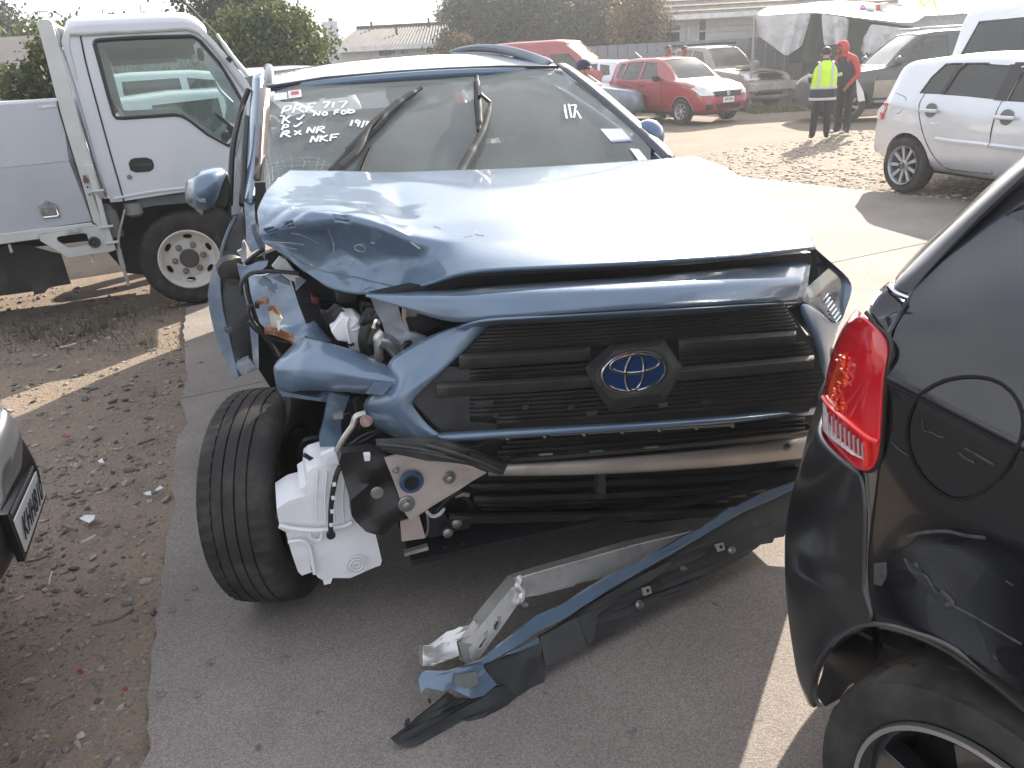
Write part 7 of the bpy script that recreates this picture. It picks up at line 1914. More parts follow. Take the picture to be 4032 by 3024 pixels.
# --- cars between: red-tailed silver wagon, blue-grey sedan, red car roof
wag = spec(-.9,0,2.65,3.5,1.58,1.76,.95,.5,1.25,3.15,3.4,1.1,1.05, wr=.32, rr=.2, spokes=5, sw=.3)
wag['side'] = [dict(n='side_window', p=[(1.05,1.10),(1.32,1.44),(1.85,1.48),(1.85,1.10)]), dict(n='side_window', p=[(1.95,1.10),(1.95,1.48),(2.6,1.46),(2.7,1.12)]), dict(n='quarter_window', p=[(2.78,1.13),(2.7,1.44),(3.0,1.4),(3.1,1.16)])]
wag['screens'] = [dict(n='windscreen', z=1.05, p=[(-.62,.55),(.62,.55),(.54,1.2),(-.54,1.2)]), dict(n='rear_window', z=1.12, p=[(-.50,3.18),(.50,3.18),(.56,3.34),(-.56,3.34)])]
wp_ = dep('g',500,760,24.0)
WG = Frame((wp_.x + .9,24.6,0), R(-128))
WG = Frame(WG.o - WG.ay * 3.4, R(-128))
wgr, wgb, wgv = build_car('silver_wagon', WG, wag, M_SIL, 'silver wagon with bright red tail lights partly hidden by the red hatchback', glassm=glass('wagon_glass', (.3,.33,.34),1.1,.1))
for sg in (-1,1):
    obj('tail_light', patch(wgv, [Vector((sg * x_, 9, z_)) for x_, z_ in ((.42,.72),(.74,.72),(.76,.98),(.50,.92))],(0,-1,0),.014,.03), M_RED, wgr)
    obj('tail_light_wrap', patch(wgv, [Vector((sg * 3, y_, z_)) for y_, z_ in ((3.2,.74),(3.42,.74),(3.42,.96),(3.1,.98))],(-sg, 0,0),.014,.03), M_RED, wgr)
obj('bumper_band', patch(wgv, [Vector((x_, 9, z_)) for x_, z_ in ((-.78,.42),(.78,.42),(.80,.58),(-.80,.58))],(0,-1,0),.012,.03), M_BLACK, wgr)
sed = spec(-.9,0,2.6,3.5,1.45,1.72,.92,.5,1.2,2.5,3.0,1.0,.98, wr=.31, rr=.19)
sed['side'] = [dict(n='side_window', p=[(1.0,1.0),(1.25,1.33),(1.7,1.37),(1.7,1.0)]), dict(n='side_window', p=[(1.8,1.0),(1.8,1.37),(2.3,1.34),(2.5,1.02)])]
sed['screens'] = [dict(n='windscreen', z=1.0, p=[(-.60,.55),(.60,.55),(.50,1.15),(-.50,1.15)]), dict(n='rear_window', z=1.02, p=[(-.50,2.6),(.50,2.6),(.56,2.9),(-.56,2.9)])]
sp_ = dep('g',430,520,21.5)
build_car('blue_grey_sedan', Frame((sp_.x + .5,22.2,0), R(70)), sed, mat('blue_grey_paint', (.16,.19,.24),.35, metal=.3, coat=.8), 'blue grey sedan half hidden behind the man in the cap', glassm=glass('sedan_glass', (.25,.28,.3),1.1,.12))
sp2 = dep('g',60,450,20.5)
build_car('red_sedan', Frame((sp2.x - .6,21.5,0), R(64)), sed, mat('bright_red_paint', (.42,.03,.03),.3, coat=1), 'red car with pale windscreen showing above the blue SUV pillar', glassm=glass('pale_car_glass', (.55,.58,.58),1.1,.25))

# --- white vehicles standing beyond the truck, seen through its cab
wv1 = dep('A',1100,640,9.6)
ute = dict(suv); ute['seats'] = ((-.36,1.7),(.36,1.7))
hx = spec(-.85,0,2.55,3.3,1.56,1.74,.92,.45,1.2,2.95,3.15,1.05,1.02, wr=.31, rr=.19)
hx['side'] = [dict(n='side_window', p=[(1.0,1.06),(1.28,1.40),(1.75,1.45),(1.75,1.06)]), dict(n='side_window', p=[(1.85,1.06),(1.85,1.45),(2.55,1.42),(2.65,1.08)])]
hx['screens'] = [dict(n='windscreen', z=1.03, p=[(-.62,.5),(.62,.5),(.54,1.15),(-.54,1.15)])]
GW = glass('white_car_glass', (.12,.13,.14),1.1,.1)
yw = R(21.7 - 90)
for i, (c_, x_, y_, Y_, spx, lab) in enumerate((('A',1130,620,9.8, hx, 'white wagon nearest the truck cab, seen through its windows'),('A',1010,600,12.4, suv, 'white four wheel drive in the middle, seen through the truck cab'),('A',1500,480,15.0, suv, 'white car whose roof shows between the truck cab and the blue SUV'))):
    p_ = dep(c_, x_, y_, Y_)
    f_ = Frame((p_.x, Y_, 0), R(120 if i != 2 else -60))
    build_car('white_wagon' if i == 0 else 'white_four_wheel_drive', Frame(f_.o - f_.ay * (2.2 if i < 2 else 1.5), f_.yaw), spx, M_WP, lab, group='white cars behind the truck', glassm=GW, detail=False)

# ------------------------------------------------------------------ people
def loft(rings, n=20, cap=False):
    V, F = [],[]
    for c, rx, ry, *rest in rings:
        yaw = rest[0] if rest else 0
        for k in range(n):
            a = 2 * PI * k / n
            x, y = rx * math.cos(a), ry * math.sin(a)
            V.append(Vector(c) + Vector((x * math.cos(yaw) - y * math.sin(yaw), x * math.sin(yaw) + y * math.cos(yaw),0)))
    for i in range(len(rings) - 1):
        for k in range(n):
            F.append((i * n + k, i * n + (k + 1) % n, (i + 1) * n + (k + 1) % n, (i + 1) * n + k))
    if cap: F.append(tuple(range(n - 1,-1,-1))); F.append(tuple(range(len(V) - n, len(V))))
    return V, F


def person(root, J, bones, mats_, regions, sub=2):
    """one skinned body: J joint -> (x,y,z,r); regions bone -> material slot"""
    names = list(J); idx = {n: i for i, n in enumerate(names)}
    m = bpy.data.meshes.new('body')
    m.from_pydata([J[n][:3] for n in names],[(idx[a], idx[b]) for a, b in bones],[]); m.update()
    o = bpy.data.objects.new('tmp', m); COL.objects.link(o)
    o.modifiers.new('skin', 'SKIN')
    sv = m.skin_vertices[0].data
    for n in names:
        r = J[n][3]; sv[idx[n]].radius = r if isinstance(r, tuple) else (r, r)
        sv[idx[n]].use_root = (n == 'pelvis')
    o.modifiers[0].use_smooth_shade = True
    o.modifiers.new('sub', 'SUBSURF').levels = sub
    dg = bpy.context.evaluated_depsgraph_get(); dg.update()
    mm = bpy.data.meshes.new_from_object(o.evaluated_get(dg)); mm.name = 'body'
    bpy.data.objects.remove(o); bpy.data.meshes.remove(m)
    mm.materials.clear()
    for x in mats_: mm.materials.append(x)
    seg = [(Vector(J[a][:3]), Vector(J[b][:3]), regions.get((a, b),0)) for a, b in bones]
    for p in mm.polygons:
        c = p.center; best = (1e9,0)
        for a, b, r in seg:
            d = b - a; t = max(0, min(1,(c - a).dot(d) / max(1e-9, d.length_squared))); q = (a + d * t - c).length
            if q < best[0]: best = (q, r)
        p.material_index = best[1]; p.use_smooth = True
    ob = bpy.data.objects.new('body', mm); COL.objects.link(ob); ob.parent = root
    return ob


M_SKIN = mat('skin', (.36,.20,.14),.55, var=.08, vscale=12)
M_SKIN2 = mat('brown_skin', (.20,.11,.07),.55, var=.08, vscale=12)
M_HAIR = mat('dark_hair', (.015,.012,.010),.6, var=.3, vscale=60, bump=.4, bscale=150)
M_NAVY = mat('navy_cloth', (.022,.026,.042),.85, var=.2, vscale=9, bump=.2, bscale=25)
M_TROU = mat('black_trousers', (.014,.014,.016),.85, var=.2, vscale=9, bump=.2, bscale=25)
M_REDC = mat('red_hoodie_cloth', (.42,.045,.05),.85, var=.12, vscale=9, bump=.25, bscale=22)
M_HIV = mat('hi_vis_yellow', (.50,.78,.03),.75, var=.05, vscale=9, bump=.2, bscale=20)
M_REFL = mat('silver_tape', (.48,.48,.48),.45, metal=.2, var=.05)
M_SHOE = mat('black_shoe', (.012,.012,.013),.5, var=.2)


def hand(J, B, side, w, d, up, scale=1.0):
    """a palm with four bent fingers and a thumb growing out of the wrist"""
    w = Vector(w); d = Vector(d).normalized(); up = Vector(up); up = (up - d * up.dot(d)).normalized(); lat = d.cross(up)
    pn = 'palm' + side
    J[pn] = (*(w + d * .05 * scale),(.034 * scale, .020 * scale)); B.append(('wrist' + side, pn))
    for i, (o_, ln) in enumerate(((-.030,.070),(-.010,.080),(.010,.076),(.028,.060))):
        a = w + d * .085 * scale + lat * o_ * scale; b = a + (d * .6 - up * .2) * ln * scale * .6; c = b + (d * .4 - up * .6) * ln * scale * .6
        for k, (p, r) in enumerate(((a, .010),(b, .009),(c, .008))):
            J['f%d%d%s' % (i, k, side)] = (*p, r * scale)
        B += [(pn, 'f%d0%s' % (i, side)),('f%d0%s' % (i, side), 'f%d1%s' % (i, side)),('f%d1%s' % (i, side), 'f%d2%s' % (i, side))]
    a = w + d * .03 * scale - lat * .035 * scale; b = a + (d * .7 - lat * .5 - up * .2) * .045 * scale
    J['t0' + side] = (*a, .011 * scale); J['t1' + side] = (*b, .009 * scale)
    B += [(pn, 't0' + side),('t0' + side, 't1' + side)]


def figure(name, loc, yaw, label, pose, mats_, hgt=1.72, group=None):
    """standing figure facing local -Y; pose overrides joints"""
    root = empty(name, loc, yaw, label, 'person', group)
    J = dict(pelvis=(0,0,.94,(.150,.115)), waist=(0,0,1.08,(.145,.105)), chest=(0,0,1.28,(.175,.115)), neckb=(0,.0,1.45,(.075,.07)), neck=(0,-.01,1.52,.052), head=(0,-.02,1.62,(.074,.092)), crown=(0,-.015,1.68,(.066,.080)))
    for s, k in (('L',-1),('R',1)):
        J['sh' + s] = (k * .185,0,1.41,.062); J['el' + s] = (k * .235,.03,1.13,.046); J['wrist' + s] = (k * .235,-.06,.90,.030)
        J['hip' + s] = (k * .095,0,.90,.098); J['kn' + s] = (k * .105,-.02,.50,.080); J['an' + s] = (k * .110,.02,.10,.062); J['toe' + s] = (k * .125,-.13,.035,(.036,.028)); J['heel' + s] = (k * .110,.05,.04,.034)
    J.update(pose)
    B = [('pelvis', 'waist'),('waist', 'chest'),('chest', 'neckb'),('neckb', 'neck'),('neck', 'head'),('head', 'crown')]
    reg = {('neckb', 'neck'): 0,('neck', 'head'): 0,('head', 'crown'): 0,('pelvis', 'waist'): 1,('waist', 'chest'): 1,('chest', 'neckb'): 1}
    for s in 'LR':
        B += [('neckb', 'sh' + s),('sh' + s, 'el' + s),('el' + s, 'wrist' + s),('pelvis', 'hip' + s),('hip' + s, 'kn' + s),('kn' + s, 'an' + s),('an' + s, 'toe' + s),('an' + s, 'heel' + s)]
        reg.update({('neckb', 'sh' + s): 1,('sh' + s, 'el' + s): 1,('el' + s, 'wrist' + s): 1,('pelvis', 'hip' + s): 2,('hip' + s, 'kn' + s): 2,('kn' + s, 'an' + s): 2,('an' + s, 'toe' + s): 3,('an' + s, 'heel' + s): 3})
        w = Vector(J['wrist' + s][:3]); e = Vector(J['el' + s][:3])
        hand(J, B, s, w, w - e, Vector((0,-1,.3)))
    f = hgt / 1.76
    J = {k: tuple(x * f for x in v[:3]) + (tuple(q * f for q in v[3]) if isinstance(v[3], tuple) else v[3] * f,) for k, v in J.items()}
    b = person(root, J, B, mats_, reg)
    return root, b, J


def face(par, h, fwd, up, s=1.0, beard=False):
    h = Vector(h); fwd = Vector(fwd).normalized(); up = Vector(up); up = (up - fwd * up.dot(fwd)).normalized(); lat = fwd.cross(up)
    M = Matrix((lat, fwd, up)).transposed()
    obj('nose', xf(blob((0,0,0),(.014,.018,.022)), Matrix.Translation(h + fwd * .096 * s - up * .005) @ M.to_4x4()), M_SKIN, par)
    for k in (-1,1):
        obj('eye', xf(blob((0,0,0),(.014,.006,.006), n=1), Matrix.Translation(h + fwd * .088 * s + lat * .031 * k + up * .022) @ M.to_4x4()), M_INK, par)
        obj('eyebrow', xf(blob((0,0,0),(.020,.006,.004), n=1), Matrix.Translation(h + fwd * .090 * s + lat * .031 * k + up * .038) @ M.to_4x4()), M_HAIR, par)
        obj('ear', xf(blob((0,0,0),(.010,.018,.030), n=1), Matrix.Translation(h + lat * .082 * k) @ M.to_4x4()), M_SKIN, par)
    obj('mouth', xf(blob((0,0,0),(.026,.006,.006), n=1), Matrix.Translation(h + fwd * .086 * s - up * .046) @ M.to_4x4()), mat('lips', (.25,.09,.08),.5), par)
    if beard: obj('beard', xf(blob((0,0,0),(.058,.030,.034)), Matrix.Translation(h + fwd * .062 * s - up * .062) @ M.to_4x4()), M_HAIR, par)


# man in the yellow safety vest, back to us, looking down at what he holds
hp_ = gnd('h',632,1072)
hv_, hb_, hJ = figure('person', hp_, R(180 - 12), 'man seen from behind in a yellow high visibility vest over a navy jacket',
    dict(elL=(-.27,-.02,1.12,.052), wristL=(-.12,-.26,1.06,.032), elR=(.27,-.02,1.12,.052), wristR=(.10,-.26,1.06,.032), shL=(-.19,0,1.40,.070), shR=(.19,0,1.40,.070), head=(0,-.05,1.61,(.074,.090)), crown=(0,-.05,1.67,(.068,.082)), anL=(-.13,.02,.10,.064), anR=(.13,.02,.10,.064), knL=(-.12,-.01,.5,.082), knR=(.12,-.01,.5,.082), toeL=(-.16,-.12,.035,(.036,.028)), toeR=(.16,-.12,.035,(.036,.028)), heelL=(-.13,.05,.04,.034), heelR=(.13,.05,.04,.034)),
    [M_SKIN, M_NAVY, M_TROU, M_SHOE],1.64)
f_ = 1.64 / 1.76
jk = obj('jacket', loft([((0,0,.74 * f_),.235,.165),((0,0,.85 * f_),.235,.168),((0,0,1.05 * f_),.215,.155),((0,0,1.2 * f_),.21,.15)]), M_NAVY, hv_, sub=1, solid=.01)
obj('hem_tape', loft([((0,0,.755 * f_),.243,.173),((0,0,.805 * f_),.243,.174)]), M_REFL, jk, solid=.004)
vs_ = obj('safety_vest', loft([((0,0,.955 * f_),.232,.170),((0,0,1.1 * f_),.225,.165),((0,.01,1.27 * f_),.225,.160),((0,.01,1.38 * f_),.205,.135),((0,.0,1.45 * f_),.135,.100),((0,-.01,1.50 * f_),.075,.075)]), M_HIV, hv_, sub=1, solid=.008)
obj('vest_tape', loft([((0,0,.965 * f_),.239,.177),((0,0,1.015 * f_),.239,.177)]), M_REFL, vs_, solid=.004)
for k in (-1,1):
    obj('vest_tape', tube([Vector((k * .115, y_, z_ * f_)) for y_, z_ in ((.158,1.01),(.156,1.12),(.155,1.26),(.125,1.38),(.06,1.455),(0,1.47))],.024,8, flat=.25, up=(0,1,.1)), M_REFL, vs_)
    obj('arm_tape', lathe([(-.03,.060),(.03,.060)], Vector((k * .245,-.005,1.22 * f_)),(k * .2,0,-1),14, cap=False), M_REFL, jk, solid=.004)
obj('hair', blob((0,-.05 * f_ + .012,1.655 * f_),(.086,.100,.085)), M_HAIR, hv_)
obj('ear', blob((.082,-.05,1.60 * f_),(.010,.02,.032)), M_SKIN, hv_); obj('ear', blob((-.082,-.05,1.60 * f_),(.010,.02,.032)), M_SKIN, hv_)
obj('collar', loft([((0,-.01,1.47 * f_),.085,.085),((0,-.015,1.53 * f_),.068,.070)]), M_NAVY, hv_, solid=.008)

# man in the red hood, bent over, turned to the left
rp_ = gnd('h',808,1030)
ry = R(-62)
rd_, rb_, rJ = figure('person', rp_, ry, 'man in a red hooded top and dark padded vest bending his head to read',
    dict(waist=(0,-.01,1.10,(.155,.125)), chest=(0,-.06,1.30,(.185,.140)), neckb=(0,-.13,1.45,(.085,.08)), neck=(0,-.18,1.50,.058), head=(0,-.24,1.58,(.076,.092)), crown=(0,-.245,1.65,(.070,.085)),
         shL=(-.20,-.09,1.40,.074), shR=(.20,-.09,1.40,.074), elL=(-.25,-.06,1.12,.056), elR=(.27,-.02,1.12,.056), wristL=(-.16,-.30,1.05,.034), wristR=(.20,-.20,.93,.034)),
    [M_SKIN2, M_REDC, M_TROU, M_SHOE],1.74)
f_ = 1.74 / 1.76
obj('padded_vest', loft([((0,0,.92 * f_),.205,.160),((0,-.01,1.05 * f_),.205,.162),((0,-.04,1.22 * f_),.215,.168),((0,-.08,1.36 * f_),.195,.150),((0,-.12,1.46 * f_),.12,.11)]), M_NAVY, rd_, sub=1, solid=.012)
hd_ = obj('hood', boolean(blob((0,-.215 * f_, 1.60 * f_),(.118,.135,.138), n=3),[blob((0,-.34 * f_, 1.585 * f_),(.078,.10,.098), n=2)]), M_REDC, rd_)
obj('hood_collar', loft([((0,-.14,1.44 * f_),.13,.12),((0,-.18,1.51 * f_),.115,.115)]), M_REDC, rd_, solid=.012)
face(rd_, (0,-.245 * f_, 1.585 * f_),(0,-1,-.35),(0,-.3,1), beard=True)
for k in (-1,1): obj('shoe_tip', blob((k * .125,-.14,.045),(.045,.07,.035)), mat('pale_shoe', (.42,.36,.34),.6), rd_)
# the bag he carries
bg_ = empty('carrier_bag', (0,0,0),0, 'white plastic carrier bag hanging from the hand of the man in red', 'bag')
bq = [dep('h', x, y, rp_.y - .25) for x, y in ((922,612),(945,640),(975,700),(990,775),(938,782),(925,700))]
bg_.location = Vector((bq[4].x, bq[4].y, bq[4].z))
obj('bag_body', poly([p - bg_.location for p in bq],(.02,.07,0),.02, seed=4), mat('white_bag', (.62,.63,.66),.5, var=.08), bg_)
obj('bag_handle', tube([bq[0] - bg_.location, bq[0] - bg_.location + Vector((.0,.03,.06)), bq[1] - bg_.location + Vector((0,.05,.0))],.006,5), MATS['white_bag'], bg_)

# man in the cap beyond the blue SUV
cp = dep('g',245,470,11.0)
cm_, cb2, cJ = figure('person', (cp.x + .03,11.0,0), R(10), 'man in a dark cap and grey top looking towards us over the blue SUV', dict(shL=(-.20,0,1.38,.07), shR=(.21,0,1.37,.07)),[M_SKIN, mat('charcoal_cloth', (.06,.055,.055),.9, var=.15, bump=.2, bscale=20), M_NAVY, M_SHOE],1.64)
f_ = 1.64 / 1.76
face(cm_, (0,-.02 * f_, 1.62 * f_),(0,-1,0),(0,0,1))
M_CAP = mat('navy_cap', (.02,.03,.06),.85, var=.15)
cap_ = obj('cap', blob((0,-.005,1.685 * f_),(.094,.108,.078), n=3), M_CAP, cm_)
obj('cap_peak', grid([[Vector((x_ * .075,-.085 - .075 * t * (1 - x_ * x_ * .5),1.668 * f_ - .012 * t - .012 * x_ * x_)) for x_ in (-1,-.5,0,.5,1)] for t in (0,.5,1)]), M_CAP, cap_, sub=1, solid=.006)
obj('sleeve_stripe', tube([Vector((.245 * f_, -.05,1.34 * f_)), Vector((.26 * f_, -.03,1.22 * f_)), Vector((.27 * f_, -.02,1.08 * f_))],.03,8, flat=.5), mat('blue_stripe', (.08,.13,.25),.8), cm_)
# two people whose heads show over the red hatchback
for (x_, y_, dz, lab) in ((1195,262,0, 'person with short dark hair, left one of the pair behind the red hatchback'),(1372,268,0, 'person with dark hair and strap, right one of the pair behind the red hatchback')):
    q = dep('g', x_, y_, 22.6)
    h_ = (q.z + .14)
    r_, b_, j_ = figure('person', (q.x, 22.6,0), R(20), lab, {}, [M_SKIN2, M_TROU, M_NAVY, M_SHOE], h_, 'pair behind the red hatchback')
    fz = h_ / 1.76
    obj('hair', blob((0,.018,1.655 * fz),(.088,.104,.082)), M_HAIR, r_)
    face(r_, (0,-.02 * fz, 1.62 * fz),(0,-1,0),(0,0,1))
    if x_ > 1300: obj('shoulder_strap', tube([Vector((.12 * fz, -.10,1.30 * fz)), Vector((.13 * fz, -.04,1.47 * fz)), Vector((.13 * fz, .08,1.42 * fz))],.03,6, flat=.4), M_BLACK, r_)
# ------------------------------------------------------------------ trees, hedges and houses round the yard
def leafmat(name, c1, c2):
    m = mat(name, c1,.65, var=.2, vscale=.8, island=.55, col2=c2, c2scale=1.1, c2lo=.42, c2hi=.62, spec=.35)
    t = m.node_tree; b = t.nodes["Principled BSDF"]
    o = t.nodes["Material Output"]
    tl = t.nodes.new("ShaderNodeBsdfTranslucent"); mx = t.nodes.new("ShaderNodeMixShader"); mx.inputs[0].default_value = .28
    t.links.new(b.inputs["Base Color"].links[0].from_socket, tl.inputs[0])
    t.links.new(b.outputs[0], mx.inputs[1]); t.links.new(tl.outputs[0], mx.inputs[2]); t.links.new(mx.outputs[0], o.inputs[0])
    return m
L_GREEN = leafmat('hedge_leaf', (.045,.075,.018),(.11,.12,.035))
L_DARK = leafmat('dark_leaf', (.016,.030,.014),(.03,.046,.022))
L_GREY = leafmat('grey_leaf', (.05,.06,.045),(.08,.085,.06))
L_BROWN = leafmat('autumn_leaf', (.10,.065,.025),(.16,.12,.05))
M_BARK = mat('bark', (.07,.055,.042),.95, var=.3, vscale=8, bump=.5, bscale=25)


def crown(name, blobs, n, leaf, mt, parent, seed=1, droop=.2, clump=.22):
    """leaf-sized faces gathered in clumps through the given ellipsoids (centre, radii)"""
    rs = np.random.default_rng(seed)
    vol = np.array([b[1][0] * b[1][1] * b[1][2] for b in blobs]); pr = vol ** .7; pr /= pr.sum()
    nc = max(12, n // 26)
    bi = rs.choice(len(blobs), nc, p=pr)
    u = rs.normal(size=(nc, 3)); u /= np.linalg.norm(u, axis=1)[:, None]
    rad = rs.random(nc) ** .33 * (.75 + .35 * rs.random(nc))
    C = np.array([blobs[i][0] for i in bi]) + u * rad[:, None] * np.array([blobs[i][1] for i in bi])
    sz = np.array([min(blobs[i][1]) for i in bi]) * clump * (.6 + .8 * rs.random(nc))
    k = rs.integers(0, nc, n)
    P = C[k] + rs.normal(size=(n, 3)) * sz[k][:, None] * np.array([1,1,.75])
    a = rs.normal(size=(n, 3)); a[:, 2] -= droop; a /= np.linalg.norm(a, axis=1)[:, None]
    b = np.cross(a, rs.normal(size=(n, 3))); b /= np.linalg.norm(b, axis=1)[:, None] + 1e-9
    s = leaf * (.6 + .8 * rs.random(n))[:, None]
    V = np.stack([P - b * s * .32, P + a * s * .5 - b * s * .02, P + b * s * .32, P - a * s * .5],1).reshape(-1,3)
    m = bpy.data.meshes.new(name)
    m.vertices.add(4 * n); m.vertices.foreach_set('co', V.astype(np.float32).ravel())
    m.loops.add(4 * n); m.loops.foreach_set('vertex_index', np.arange(4 * n, dtype=np.int32))
    m.polygons.add(n); m.polygons.foreach_set('loop_start', np.arange(0,4 * n, 4, dtype=np.int32))
    m.update(calc_edges=True); m.validate()
    m.materials.append(mt)
    o = bpy.data.objects.new(name, m); COL.objects.link(o); o.parent = parent
    return o


def tree(name, label, base, blobs, n, leaf, mt, cat='tree', group=None, seed=1, trunk=True, r=.14, clump=.22):
    root = empty(name, base, 0, label, cat, group)
    B = Vector(base)
    lb = [((Vector(c) - B), rr_) for c, rr_ in blobs]
    crown('crown' if cat == 'tree' else 'foliage', lb, n, leaf, mt, root, seed, clump=clump)
    if trunk:
        rs = random.Random(seed)
        top = max(lb, key=lambda q: q[0].z)[0]
        vf = [tube([Vector((0,0,-.1)), Vector((rs.uniform(-.1,.1), rs.uniform(-.1,.1), top.z * .35)), Vector((top.x * .6, top.y * .6, top.z * .75)), top],[r * 1.3, r, r * .7, r * .25],9)]
        t_ = obj('trunk', vf[0], M_BARK, root)
        for i, (c, rr_) in enumerate(lb):
            s0 = Vector((top.x * .3, top.y * .3, top.z * (.3 + .3 * rs.random())))
            obj('limb', tube([s0, s0.lerp(c, .5) + Vector((0,0,.15)), c],[r * .5, r * .35, r * .12],6), M_BARK, root)
    return root


def bare(name, label, base, h, seed, spread=.35, r=.05, n=14, cat='tree', group=None, depth=2):
    root = empty(name, base, 0, label, cat, group); rs = random.Random(seed)
    tips = []
    pts = [Vector((0,0,-.1))]
    for k in range(5): pts.append(Vector((rs.uniform(-.06,.06) * h * .3, rs.uniform(-.06,.06) * h * .3, h * (k + 1) / 5)))
    obj('trunk', tube(pts, [r, r * .8, r * .6, r * .4, r * .2, r * .08],7), M_BARK, root)
    def grow(p, d, l, rr_, dep_):
        q = [p]
        for k in range(3): d = (d + Vector((rs.uniform(-.25,.25), rs.uniform(-.25,.25), rs.uniform(-.05,.2)))).normalized(); q.append(q[-1] + d * l / 3)
        tips.append(tube(q, [rr_, rr_ * .75, rr_ * .5, rr_ * .2],5))
        if dep_:
            for k in range(4):
                grow(q[1 + k % 3],(d + Vector((rs.uniform(-1,1), rs.uniform(-1,1), rs.uniform(-.2,.6))) * .8).normalized(), l * .55, rr_ * .45, dep_ - 1)
    for k in range(n):
        t = .25 + .7 * k / n; i = min(4, int(t * 5)); p = pts[i].lerp(pts[i + 1], t * 5 - i)
        a = rs.random() * 6.28
        grow(p, Vector((math.cos(a) * spread * 2, math.sin(a) * spread * 2,.8)).normalized(), h * .38 * (1.15 - t), r * .45 * (1.2 - t), depth)
    tag(obj('twigs', join(*tips), M_BARK, root), kind='stuff')
    return root


def wallquad(c, pts, Y): return [dep(c, *p, Y) for p in pts]
def bpt(c, x, y, Y, z=None): return dep(c, x, y, Y)
def rdep(c, w, Y): return w / 4032 * 0 + w * CR[c][2] / FPX * Y

# left: brick house with corrugated roof, hedge in front of it
M_BRICK = mat('brick_wall', (.20,.105,.085),.9, var=.2, vscale=4, col2=(.16,.09,.075), c2scale=30, bump=.3, bscale=40)
def brick_nodes(m):
    t = m.node_tree; N = t.nodes; L = t.links; b = N["Principled BSDF"]
    tc = N.new("ShaderNodeTexCoord"); mp = N.new("ShaderNodeMapping"); mp.inputs['Rotation'].default_value = (PI / 2,0,0)
    br = N.new("ShaderNodeTexBrick"); br.inputs['Scale'].default_value = 4.2; br.inputs['Color1'].default_value = (.22,.11,.09,1); br.inputs['Color2'].default_value = (.16,.085,.07,1); br.inputs['Mortar'].default_value = (.26,.22,.19,1); br.inputs['Mortar Size'].default_value = .02
    L.new(tc.outputs['Object'], mp.inputs[0]); L.new(mp.outputs[0], br.inputs['Vector']); L.new(br.outputs['Color'], b.inputs['Base Color'])
brick_nodes(M_BRICK)
M_IRON = mat('grey_roof_iron', (.04,.04,.047),.85, metal=0, var=.12, vscale=3)
M_WB = mat('white_weatherboard', (.55,.56,.56),.7, var=.06, vscale=3)
M_PANE = mat('house_glass', (.02,.022,.025),.08, coat=1, var=.2)
def corr(a, b, c, d, n, amp):
    """corrugated sheet between bottom edge a-b and top edge d-c"""
    rows = []
    nn = (b - a).cross(d - a).normalized()
    for t in (0,1):
        rows.append([a.lerp(b, k / n).lerp(d.lerp(c, k / n), t) + nn * (amp if k % 2 else 0) for k in range(n + 1)])
    return grid(rows)
hA, hB = dep('P',-420,152,21), dep('P',112,146,21)
house1 = empty('brick_house', (hA.x, 21,0),0, 'low brick house with grey corrugated roof behind the left hedge', 'house')
lo = Vector(house1.location)
zt_ = hB.z
obj('wall', box(Vector(((hA.x + hB.x) / 2,24, zt_ / 2)) - lo, (hB.x - hA.x - .6,6, zt_)), M_BRICK, house1)
rt = dep('P',105,78,24.0).z
for (ya, yb) in ((20.5,24),(27.5,24)):
    a, b = Vector((hA.x, ya, zt_ + .02)) - lo, Vector((hB.x, ya, zt_ + .02)) - lo; d, c = Vector((hA.x, yb, rt)) - lo, Vector((hB.x, yb, rt)) - lo
    obj('roof', corr(a, b, c, d, 120,.05), M_IRON, house1, smooth=False, solid=.02)
obj('gutter', box(Vector(((hA.x + hB.x) / 2,20.46, zt_)) - lo, (hB.x - hA.x, .12,.14)), mat('white_gutter', (.6,.6,.6),.5), house1)
wn1 = obj('window', box(Vector((hA.x + 1.5,20.99, zt_ * .6)) - lo, (1.4,.08,1.0)), M_WB, house1); obj('pane', box(Vector((hA.x + 1.5,20.94, zt_ * .6)) - lo, (1.2,.04,.85)), M_PANE, wn1)

def bl(c, x, y, Y, rx, ry=None, rz=None):
    return (dep(c, x, y, Y),(rx, ry or rx, rz or rx))
q = dep('P',100,215,12.5)
tree('hedge', 'leafy green hedge between the brick house and the truck headboard', (q.x, 12.5,0),[bl('P',95,190,12.5,.55,.7,.5), bl('P',120,150,12.6,.42,.6,.5), bl('P',145,120,12.8,.4,.6,.45), bl('P',150,200,12.6,.6,.7,.6), bl('P',110,235,12.5,.7,.8,.5)],9000,.075, L_GREEN, 'hedge', seed=2, r=.06)
q = dep('P',260,200,16.5)
tree('hedge', 'long dark hedge behind the white truck cab', (q.x, 16.5,0),[bl('P', x, y, 16.5,.9,.8,.9) for x, y in ((190,155),(255,158),(330,158),(400,160),(455,160),(180,200),(260,210),(360,210),(450,205))] + [bl('P',275,50,16.5,.22,.22,.3), bl('P',320,48,16.5,.2,.2,.25), bl('P',338,45,16.6,.14,.14,.22)],13000,.10, L_GREEN, 'hedge', seed=3, r=.06)
q = dep('P',95,90,27)
tree('bushy_tree', 'yellow green bushy tree above the brick roof', (q.x, 27.5,0),[bl('P',70,112,27.5,1.0), bl('P',110,108,27.5,.9), bl('P',150,110,27.5,.9), bl('P',200,118,27.5,.9)],6000,.14, L_GREEN, seed=4)
q = dep('P',10,90,34)
tree('grey_tree', 'pale grey green tree at the far left edge', (q.x, 34,0),[bl('P',5,60,34,1.2,1.2,1.0), bl('P',-40,70,34,1.4)],4000,.16, L_GREY, seed=5)
